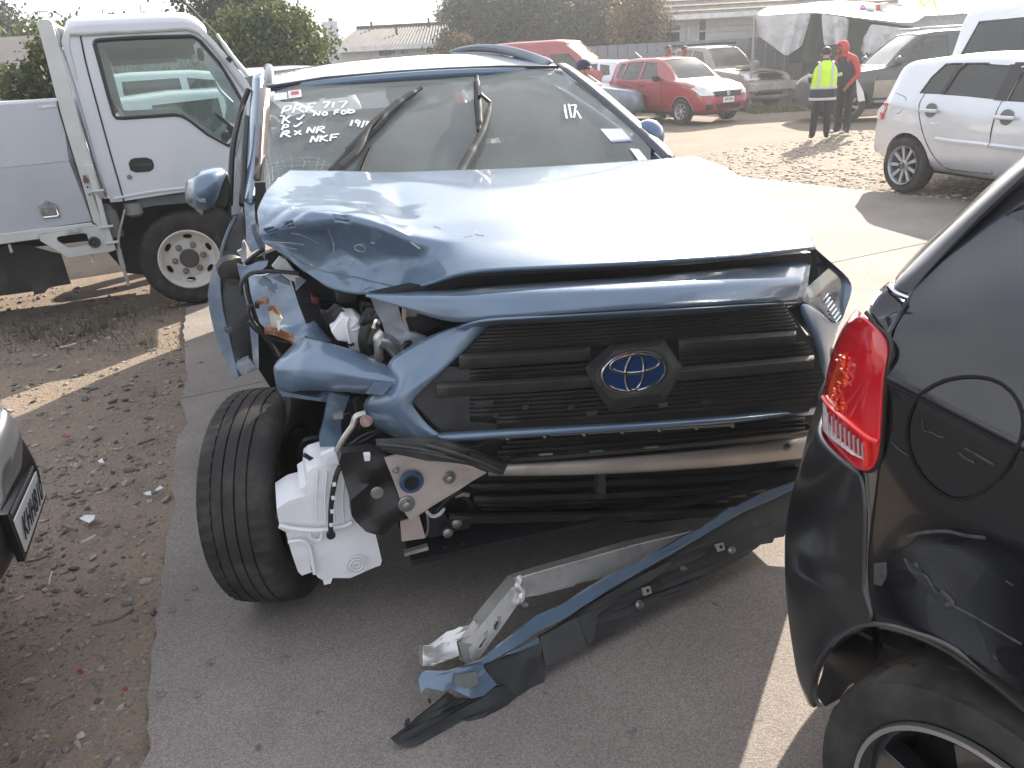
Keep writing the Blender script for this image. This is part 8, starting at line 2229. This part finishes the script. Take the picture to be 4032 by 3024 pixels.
for (x, y, lab, sd_) in ((225,0, 'bare leaning sapling with a few leaves above the truck headboard', 3),(290,0, 'thin bare upright twigs behind the truck cab roof', 8)):
    t_ = dep('P', x - (10 if x < 250 else 0),-25,17.6); bare('bare_sapling', lab, (t_.x, 17.6,0), t_.z, sd_, .10,.045,9, group='bare saplings behind the truck', depth=1)
# middle: round ivy tree, dark conifer behind it
q = dep('P',600,150,17.5)
tree('ivy_tree', 'big round ivy covered tree behind the truck cab', (q.x, 17.5,0),[bl('P',600,95,17.5,1.05,1.0,.8), bl('P',540,100,17.4,.8,.8,.7), bl('P',660,105,17.5,.65,.8,.55), bl('P',590,55,17.5,.70,.8,.40), bl('P',640,62,17.6,.5,.6,.36), bl('P',520,70,17.3,.55,.6,.5), bl('P',600,140,17.5,1.1,.9,.6), bl('P',495,115,17.4,.5,.6,.5)],20000,.085, L_GREEN, seed=6, clump=.2)
q = dep('P',480,20,24)
tree('dark_conifer', 'tall dark conifer rising behind the round ivy tree', (q.x, 24,0),[bl('P',440,10,24,.9,.9,.9), bl('P',500,0,24,1.0,1,1.0), bl('P',560,10,24,.9,.9,.7), bl('P',470,-60,24,.9), bl('P',540,60,24,1.2)],11000,.11, L_DARK, seed=7)
q = dep('P',632,0,23); bare('bare_tree', 'bare twiggy tree to the right of the dark conifer', (q.x, 23,0), q.z + .3,12,.3,.06,12)

# grey roofed bungalow in the middle distance
def proj_z(c, x, y, Y): return dep(c, x, y, Y)
hy = 38.0
W0, W1 = dep('2',205,290, hy), dep('2',985,236, hy)
b2 = empty('bungalow', (W0.x, hy, 0),0, 'white bungalow with long grey roof and small chimney behind the blue SUV', 'house')
lo = Vector(b2.location)
ez = (W0.z + W1.z) / 2
obj('wall', box(Vector(((W0.x + W1.x) / 2, hy + 4, ez / 2)) - lo, (W1.x - W0.x, 8, ez)), M_WB, b2)
rz_ = dep('2',540,158, hy + 4).z
ra_, rb2_, rc_, rd2 = Vector((W0.x - .3, hy - .5, ez)), Vector((W1.x + .6, hy - .5, ez)), Vector((W1.x + .2, hy + 4, rz_)), Vector((W0.x + .2, hy + 4, rz_))
rf_ = obj('roof', corr(ra_ - lo, rb2_ - lo, rc_ - lo, rd2 - lo, 90,.05), M_IRON, b2, smooth=False, solid=.03)
obj('roof', corr(Vector((W1.x + .6, hy + 8.5, ez)) - lo, Vector((W0.x - .3, hy + 8.5, ez)) - lo, rd2 - lo, rc_ - lo, 90,.05), M_IRON, b2, smooth=False, solid=.03)
obj('ridge_cap', tube([rd2 - lo + Vector((0,0,.05)), rc_ - lo + Vector((0,0,.05))],.10,6), M_IRON, rf_)
obj('fascia', box((ra_ + rb2_) / 2 - lo + Vector((0,-.03,-.06)),(W1.x - W0.x + .9,.08,.2)), MATS['white_gutter'], b2)
for (x0, y0, x1, y1, light) in ((430,281,476,322,0),(484,277,524,316,0),(556,272,598,312,0),(706,258,746,304,0),(288,288,366,332,1)):
    p0, p1 = dep('2', x0, y0, hy), dep('2', x1, y1, hy)
    w_ = obj('window', box(Vector(((p0.x + p1.x) / 2, hy - .01,(p0.z + p1.z) / 2)) - lo, (p1.x - p0.x + .16,.10, p0.z - p1.z + .16)), M_WB, b2)
    obj('pane', box(Vector(((p0.x + p1.x) / 2, hy - .07,(p0.z + p1.z) / 2)) - lo, (p1.x - p0.x, .03, p0.z - p1.z)), mat('net_curtain', (.5,.5,.5),.5) if light else M_PANE, w_)
ch0 = dep('2',158,165, hy + 4)
chm = obj('chimney', box(Vector((ch0.x, hy + 3.9,(rz_ + ch0.z) / 2 - .3)) - lo, (.75,.7, ch0.z - rz_ + 1.2 + .6 - 1.2 + .6)), M_WB, b2)
obj('chimney_pot', lathe([(0,.14),(.2,.08),(.5,.12)], Vector((ch0.x, hy + 3.9, ch0.z - .05)) - lo, (0,0,1),10), M_IRON, chm)
for x, y in ((388,160),(720,136),(532,180)):
    p = dep('2', x, y, hy + 3.5 if x != 532 else hy + 2); obj('flue', tube([p - lo + Vector((0,0,-.8)), p - lo + Vector((0,0,.25))],.06,6), M_IRON, rf_)
wing = box(Vector((dep('2',140,270,40).x, 42, ez / 2)) - lo, (3.2,6, ez)); obj('wing_wall', wing, M_WB, b2)
p0 = dep('2',75,225,41).x; p1 = dep('2',205,225,41).x
obj('wing_roof', poly([Vector((p0,39, ez)) - lo, Vector((p1,39, ez)) - lo, Vector((p1,42, rz_ - .5)) - lo, Vector((p0 + .6,42, rz_ - .5)) - lo],(0,0,-.06)), M_IRON, b2)
q = dep('2',890,280,33)
tree('garden_shrub', 'yellowish garden shrub in front of the bungalow', (q.x, 33,0),[bl('2',870,262,33,.55,.5,.7), bl('2',925,268,33,.5,.5,.5), bl('2',890,300,33,.8,.6,.7)],2600,.12, L_BROWN, 'shrub', seed=9, trunk=False)
q = dep('2',880,90,56)
tree('grey_pine', 'pale distant pine above the end of the bungalow roof', (q.x, 56,0),[bl('2',880,90,56,1.3,1.3,1.8), bl('2',930,40,56,1.2,1.2,1.3), bl('2',850,115,56,.9)],5000,.20, L_GREY, seed=10)
dk = [(980,120),(1100,60),(1200,130),(1320,60),(1420,140),(1560,70),(1680,130),(1770,60)]
for i, (x, y) in enumerate(dk):
    Y = 36 + (i % 3) * 1.2
    q = dep('2', x, y, Y)
    tree('evergreen', ['dark drooping evergreen at the left end of the tree row', 'tall dark evergreen second from the left of the tree row', 'low dense evergreen in the tree row above the minibus', 'dark evergreen whose top leaves the frame mid row', 'dense evergreen just right of the middle of the row', 'tall evergreen left of the two by the autumn tree', 'low evergreen next to the autumn tree', 'last tall evergreen touching the autumn tree'][i],(q.x, Y, 0),
         [bl('2', x, y, Y, 1.3,1.2,1.5), bl('2', x - 50, y + 70, Y, 1.3,1.1,1.4), bl('2', x + 50, y + 90, Y, 1.3,1.1,1.4), bl('2', x + 10, y - 60, Y, 1.1,1.0,1.2), bl('2', x, y + 170, Y, 1.5,1.2,1.5)],5200,.17, L_DARK, group='row of dark evergreens behind the minibus', seed=20 + i)
q = dep('2',1950,150,30)
tree('autumn_tree', 'tree with sparse golden brown leaves beside the tiled house', (q.x, 30,0),[bl('2',1930,90,30,1.0,.9,1.1), bl('2',1985,150,30,.75,.8,.9), bl('2',1900,190,30,.9,.8,.9), bl('2',1960,30,30,.8), bl('2',1970,230,30,.7,.7,.6)],5200,.12, L_BROWN, seed=31)

# tiled weatherboard house on the right, grey paling fence in front of it
hy = 31.0
E0, E1 = dep('3',318,100, hy), dep('3',1010,58, hy)
b3 = empty('tiled_house', (E0.x, hy, 0),0, 'pale weatherboard house with brown tiled roof and tall sash windows', 'house')
lo = Vector(b3.location); ez = E0.z * .5 + E1.z * .5
obj('wall', box(Vector(((E0.x + E1.x) / 2 + 1.5, hy + 4, ez / 2)) - lo, (E1.x - E0.x + 3,8, ez)), M_WB, b3)
for k in range(14):
    obj('weatherboard', box(Vector(((E0.x + E1.x) / 2 + 1.5, hy - .012, ez - .25 - k * .19)) - lo, (E1.x - E0.x + 3,.03,.17), Matrix.Rotation(R(5),3, 'X')), M_WB, b3)
M_TILE = mat('brown_roof_tile', (.17,.145,.12),.8, var=.2, vscale=5, col2=(.23,.20,.17), c2scale=3)
course = None
for k in range(16):
    a = Vector(((E0.x + E1.x) / 2 + 1.5, hy - .6 + k * .33, ez + .05 + k * .19)) - lo
    nm = obj('tile_course', box(a, (E1.x - E0.x + 4.2,.42,.05), Matrix.Rotation(R(24),3, 'X')), M_TILE, b3)
obj('gutter', box(Vector(((E0.x + E1.x) / 2 + 1.5, hy - .75, ez - .02)) - lo, (E1.x - E0.x + 4,.14,.16)), MATS['white_gutter'], b3)
for (x0, y0, x1, y1) in ((335,108,370,218),(384,108,424,216),(530,106,556,216)):
    p0, p1 = dep('3', x0, y0, hy), dep('3', x1, y1, hy)
    w_ = obj('window', box(Vector(((p0.x + p1.x) / 2, hy - .04,(p0.z + p1.z) / 2)) - lo, (p1.x - p0.x + .18,.12, p0.z - p1.z + .15)), M_WB, b3)
    pc = obj('pane', box(Vector(((p0.x + p1.x) / 2, hy - .11,(p0.z + p1.z) / 2)) - lo, (p1.x - p0.x, .03, p0.z - p1.z)), M_PANE, w_)
    obj('glazing_bar', box(Vector(((p0.x + p1.x) / 2, hy - .13,(p0.z + p1.z) / 2)) - lo, (p1.x - p0.x, .03,.06)), M_WB, w_)
obj('downpipe', tube([dep('3',405,100, hy - .1) - lo, dep('3',425,125, hy - .1) - lo, dep('3',470,130, hy - .1) - lo, dep('3',472,215, hy - .1) - lo],.05,6), MATS['white_gutter'], b3)
f0, f1 = dep('3',95,230,27.5), dep('3',720,205,27.5)
fz = dep('3',300,222,27.5).z
fn = empty('grey_fence', (f0.x, 27.5,0),0, 'plain grey board fence below the tiled house', 'fence')
nb = int((f1.x - f0.x + 6) / .32)
fb = me('fence_board', *box((0,0, fz / 2),(.30,.03, fz)), smooth=False); fb.materials.append(mat('grey_fence_board', (.20,.21,.23),.8, var=.12, vscale=2))
for k in range(nb):
    o = bpy.data.objects.new('fence_board', fb); COL.objects.link(o); o.parent = fn; o.location = (-2 + k * .32,.01 * (k % 2),0)
obj('rail', box(Vector(((f1.x - f0.x) / 2 + 1,.05, fz * .8)),(f1.x - f0.x + 6,.05,.1)), MATS['grey_fence_board'], fn)

# tarpaulin shelter with dark green sides and things left on its roof
TY = 23.5
def tp(x, y, Y=TY): return dep('3', x, y, Y)
M_TARP = mat('white_tarpaulin', (.52,.51,.48),.55, var=.08, vscale=1.5, col2=(.40,.38,.34), c2scale=2.5, bump=.3, bscale=4)
M_GRT = mat('green_tarpaulin', (.022,.045,.038),.6, var=.2, vscale=2, bump=.3, bscale=5)
M_PLS = mat('cloudy_plastic', (.46,.47,.47),.4, var=.15, vscale=3, col2=(.30,.31,.31), c2scale=4, bump=.4, bscale=4)
t0 = tp(1200,560); sh = empty('tarpaulin_shelter', (t0.x, TY, 0),0, 'makeshift shelter of white tarpaulin roof and dark green cloth sides', 'shelter')
lo = Vector(sh.location)
rows = [[tp(*p) for p in ((800,88),(960,72),(1150,60),(1300,88),(1470,105),(1650,128))],[tp(p[0], p[1],25.5) for p in ((840,50),(1000,48),(1130,22),(1290,30),(1480,50),(1690,92))],[tp(p[0], p[1],27.5) for p in ((880,36),(1030,22),(1150,0),(1300,-4),(1500,18),(1740,66))],[tp(p[0], p[1],30) for p in ((880,40),(1030,30),(1200,15),(1360,10),(1560,35),(1800,80))]]
obj('roof_sheet', grid([[p - lo for p in r_] for r_ in rows]), M_TARP, sh, sub=2, solid=.02)
rs3 = random.Random(4)
def cloth(name, top, bot, mt, n=9, amp=.10, Y=TY + .1, seed=1):
    rr_ = []
    r3 = random.Random(seed); ph = [r3.uniform(0,6) for _ in range(3)]
    for t in (0,.33,.66,1):
        row = []
        for k in range(n):
            u = k / (n - 1)
            x0 = np.interp(u, [0,1],[top[0][0], top[1][0]]); y0 = np.interp(u, [0,1],[top[0][1], top[1][1]])
            x1 = np.interp(u, [0,1],[bot[0][0], bot[1][0]]); y1 = np.interp(u, [0,1],[bot[0][1], bot[1][1]])
            row.append(dep('3', x0 + (x1 - x0) * t, y0 + (y1 - y0) * t, Y + amp * math.sin(u * 11 + ph[0]) * (.3 + t) + .4 * t * 0) - lo)
        rr_.append(row)
    return obj(name, grid(rr_), mt, sh, sub=2, solid=.01)
cloth('green_side', ((1050,78),(1175,62)),((985,330),(1175,330)), M_GRT, seed=2, Y=TY + .5)
cloth('green_side', ((1120,62),(1660,135)),((1040,470),(1640,470)), M_GRT, n=16, seed=3, Y=TY + .8)
cloth('plastic_side', ((818,80),(1050,66)),((840,190),(985,300)), M_PLS, seed=4)
cloth('plastic_side', ((1030,72),(1112,62)),((975,300),(1062,240)), M_PLS, seed=5, n=6)
cloth('plastic_side', ((1160,66),(1300,90)),((1175,240),(1290,225)), M_PLS, seed=6)
cloth('plastic_side', ((1415,122),(1640,150)),((1360,270),(1560,300)), M_PLS, seed=7)
cloth('plastic_side', ((1380,190),(1440,125)),((1372,282),(1420,292)), M_PLS, seed=8, n=5)
for (x, y) in ((820,80),(1300,95),(1640,130)):
    p = tp(x, y, TY + .3); obj('pole', tube([Vector((p.x, p.y, 0)) - lo, p - lo],.04,8, smooth=False), M_STEEL, sh)
def rest(name, label, cat, c, x0, y0, x1, y1, Y, mt, d=.4):
    p0, p1 = dep(c, x0, y0, Y), dep(c, x1, y1, Y)
    r_ = empty(name, ((p0.x + p1.x) / 2, Y, p1.z),0, label, cat); return r_, p1.x - p0.x, p0.z - p1.z
r_, w_, h_ = rest('plastic_bag', 'pink and white plastic bag left on the tarpaulin roof', 'bag', 'h', 965,45,1050,90,25.2, None)
obj('bag_body', blob((.05,0, h_ * .45),(w_ * .5,.25, h_ * .5), n=3), mat('white_bag2', (.6,.58,.57),.5, bump=.4, bscale=8), r_)
obj('bag_knot', blob((-w_ * .45,0, h_ * .8),(w_ * .22,.12, h_ * .5)), mat('pink_plastic', (.55,.22,.5),.5), r_)
r_, w_, h_ = rest('cardboard_carton', 'red and white carton lying on the tarpaulin roof', 'box', 'h', 1048,22,1142,80,25.6, None)
obj('carton_body', box((w_ * .2,0, h_ * .5),(w_ * .6,.35, h_ * .8), Matrix.Rotation(R(-8),3, 'Y')), mat('carton_white', (.55,.50,.48),.6), r_, bev=.01)
obj('carton_end', box((-w_ * .26,0, h_ * .45),(w_ * .34,.36, h_ * .62), Matrix.Rotation(R(-8),3, 'Y')), mat('carton_red', (.5,.06,.05),.6), r_, bev=.01)
r_, w_, h_ = rest('yellow_ribbon', 'bright yellow plastic ribbon tied at the shelter edge', 'ribbon', 'h', 1445,35,1492,68,27.0, None)
obj('strand', tube([Vector((-.3,0,.3)), Vector((-.1,0,.1)), Vector((.1,0,.3)), Vector((.3,0,.0))],.04,6), mat('yellow_plastic', (.75,.7,.08),.5), r_)

# white iron shed beyond
p0, p1 = dep('3',1560,8,36), dep('3',1960,80,36)
sd2 = empty('iron_shed', (p0.x, 36,0),0, 'low shed with white iron roof behind the tarpaulin shelter', 'shed')
obj('wall', box(Vector((3.5,3,(p0.z - .6) / 2)),(11,6, p0.z - .6)), mat('blue_grey_wall', (.30,.33,.38),.7), sd2)
obj('roof', corr(Vector((-2.4,-.5, p0.z - .6)), Vector((9.4,-.5, p0.z - .6)), Vector((9.4,3, p0.z + .5)), Vector((-2.4,3, p0.z + .5)),60,.05), mat('white_iron', (.68,.69,.70),.45, var=.05), sd2, smooth=False, solid=.02)

# corrugated fence behind the white cars
q0, q1 = dep('A',900,560,16), dep('A',1640,560,16)
cf = empty('corrugated_fence', (dep('P',512,180,15.8).x - 7.9,15.3,0), R(4), 'weathered corrugated iron fence behind the white cars', 'fence')
M_CI = mat('weathered_iron', (.30,.29,.27),.6, metal=.3, var=.2, vscale=3, col2=(.18,.16,.14), c2scale=2)
sheet = me('iron_sheet', *corr(Vector((0,0,0)), Vector((.8,0,0)), Vector((.8,0,2.0)), Vector((0,0,2.0)),20,.03), smooth=False); sheet.materials.append(M_CI)
for k in range(10):
    o = bpy.data.objects.new('iron_sheet', sheet); COL.objects.link(o); o.parent = cf; o.location = (k * .79,.004 * (k % 2),0)

# far line of trees that closes the yard on the horizon
rs5 = np.random.default_rng(9)
far_ = [((x, 75 + 8 * rs5.random(),1.5 + rs5.random()),(4 + 2 * rs5.random(),3,2.0 + 1.2 * rs5.random())) for x in range(-110,120,6)]
fo = crown('far_trees', far_, 16000,.6, L_GREY, None, 40); tag(fo, kind='stuff')
# a bare tree standing off to the left of the camera: it shows in the black car's paint
bare('bare_tree', 'bare tree beside the yard, mirrored in the black car', (-8.5,.8,0),7.5,21,.55,.20,18)
q = Vector((-15,-2,0))
tree('hedge', 'unseen hedge added beside the yard to darken reflections in the black car', q, [((-15, y_, 1.2),(1.0,1.6,1.3)) for y_ in (-8,-5.5,-3,-.5,2)],7000,.16, L_DARK, 'hedge', seed=50, trunk=False)  # out of frame, added to give the black paint dark lower reflections

# ------------------------------------------------------------------ litter lying on the gravel and concrete
def litter(name, label, cat, c, pts, mt, th=.004, lift=.012, group=None):
    P = [gnd(c, *p) for p in pts]; c0 = sum(P, Vector()) / len(P)
    r_ = poly([p - c0 + Vector((0,0, lift + .004 * (i % 2))) for i, p in enumerate(P)],(0,0,-th))
    o = obj(name, r_, mt, None, bev=0); o.location = c0; tag(o, label, cat, group); return o
M_SHARD = mat('white_shard', (.62,.63,.64),.4)
litter('plastic_shard', 'largest white plastic shard on the gravel, shaped like a wedge', 'shard', 'b', ((343,600),(368,588),(412,584),(408,605),(385,618)), M_SHARD)
litter('plastic_shard', 'forked white plastic shard near the concrete edge', 'shard', 'b', ((616,490),(648,484),(652,498),(630,502)), M_SHARD)
litter('plastic_shard', 'thin white plastic shard beside the concrete edge', 'shard', 'b', ((665,478),(690,462),(704,468),(680,482)), M_SHARD)
litter('plastic_shard', 'small triangular white shard far up the gravel', 'shard', 'b', ((422,350),(440,344),(450,360),(428,362)), M_SHARD)
M_RFR = mat('red_fragment', (.26,.035,.03),.4)
litter('lens_fragment', 'red lens fragment lying near the grey car bumper', 'fragment', 'b', ((266,246),(280,238),(304,242),(295,252)), M_RFR)
litter('lens_fragment', 'square red lens fragment on the near gravel', 'fragment', 'b', ((330,1258),(350,1250),(362,1262),(345,1272)), M_RFR)
litter('lens_fragment', 'striped red lens fragment close to the near concrete edge', 'fragment', 'b', ((528,1334),(545,1324),(553,1334),(540,1344)), M_RFR)
litter('brick_chip', 'reddish brick chip beside the large white shard', 'fragment', 'b', ((436,636),(452,624),(466,626),(446,642)), mat('brick_chip', (.30,.13,.09),.8))
litter('leaf', 'tan dead leaf near the concrete edge', 'leaf', 'b', ((598,978),(612,956),(624,962),(608,980)), mat('dead_leaf', (.34,.18,.08),.8))
litter('leaf', 'orange dead leaf on the ground by the truck tyre', 'leaf', 'a', ((1480,1232),(1500,1218),(1535,1220),(1510,1242)), mat('orange_leaf', (.35,.14,.06),.8))
M_TWIG = mat('dry_twig', (.14,.11,.08),.9, var=.3, vscale=30)
def stick(label, c, pts, r, mt=M_TWIG, name='twig', cat='twig'):
    P = [gnd(c, *p) for p in pts]; c0 = P[0].copy()
    o = obj(name, tube([p - c0 + Vector((0,0, r + .004)) for p in P], r, 6), mt); o.location = c0; tag(o, label, cat); return o
stick('pale split stick lying beside the large white shard', 'b', ((352,704),(380,690),(412,672)),.006, mat('pale_stick', (.55,.5,.42),.8), 'stick', 'stick')
stick('curved dark twig just above the pale split stick', 'b', ((270,628),(300,640),(334,650)),.006)
stick('long thin twig across the gravel towards the concrete edge', 'b', ((395,1056),(450,1046),(520,1024),(575,985)),.004)
stick('short upright looking straw on the shaded gravel', 'b', ((213,878),(218,850),(225,824)),.003, MATS['pale_stick'], 'straw', 'straw')
stick('thick twig lying high on the gravel near the wheel', 'b', ((592,280),(625,268),(666,254)),.006)
stick('dry twig below the number plate', 'b', ((110,785),(160,775),(215,756)),.005)
stick('crooked twig on the lower left gravel', 'b', ((215,1410),(260,1385),(325,1352)),.004)
stick('white straw lying in the grass near the truck', 'a', ((530,1602),(600,1588),(665,1566)),.008, MATS['pale_stick'], 'straw', 'straw')
for x, y, lab in ((835,897, 'dark pebble highest on the concrete'),(742,990, 'dark pebble on concrete near the ragged edge'),(692,1353, 'dark pebble low on the concrete by its edge'),(846,1354, 'dark pebble farther right on the low concrete')):
    p = gnd('b', x, y); o = obj('pebble', xf(ICO, Matrix.Diagonal((.014,.010,.008,1))), M_STONE); o.location = p + Vector((0,0,.010)); tag(o, lab, 'pebble', 'pebbles on the concrete')

# ------------------------------------------------------------------ thin haze added to wash out the distance in place of lens glare
hz = obj('haze', box((0,40,4.5),(150,130,12)), MATS['haze'] if 'haze' in MATS else bpy.data.materials.new('haze'), None, smooth=False)
hm = hz.data.materials[0]; hm.use_nodes = True
for n_ in list(hm.node_tree.nodes):
    if n_.type == 'BSDF_PRINCIPLED': hm.node_tree.nodes.remove(n_)
pv = hm.node_tree.nodes.new('ShaderNodeVolumePrincipled'); pv.inputs['Color'].default_value = (.90,.94,1,1); pv.inputs['Density'].default_value = .0019; pv.inputs['Anisotropy'].default_value = .45
hm.node_tree.links.new(pv.outputs[0], hm.node_tree.nodes['Material Output'].inputs['Volume'])
tag(hz, kind='stuff')
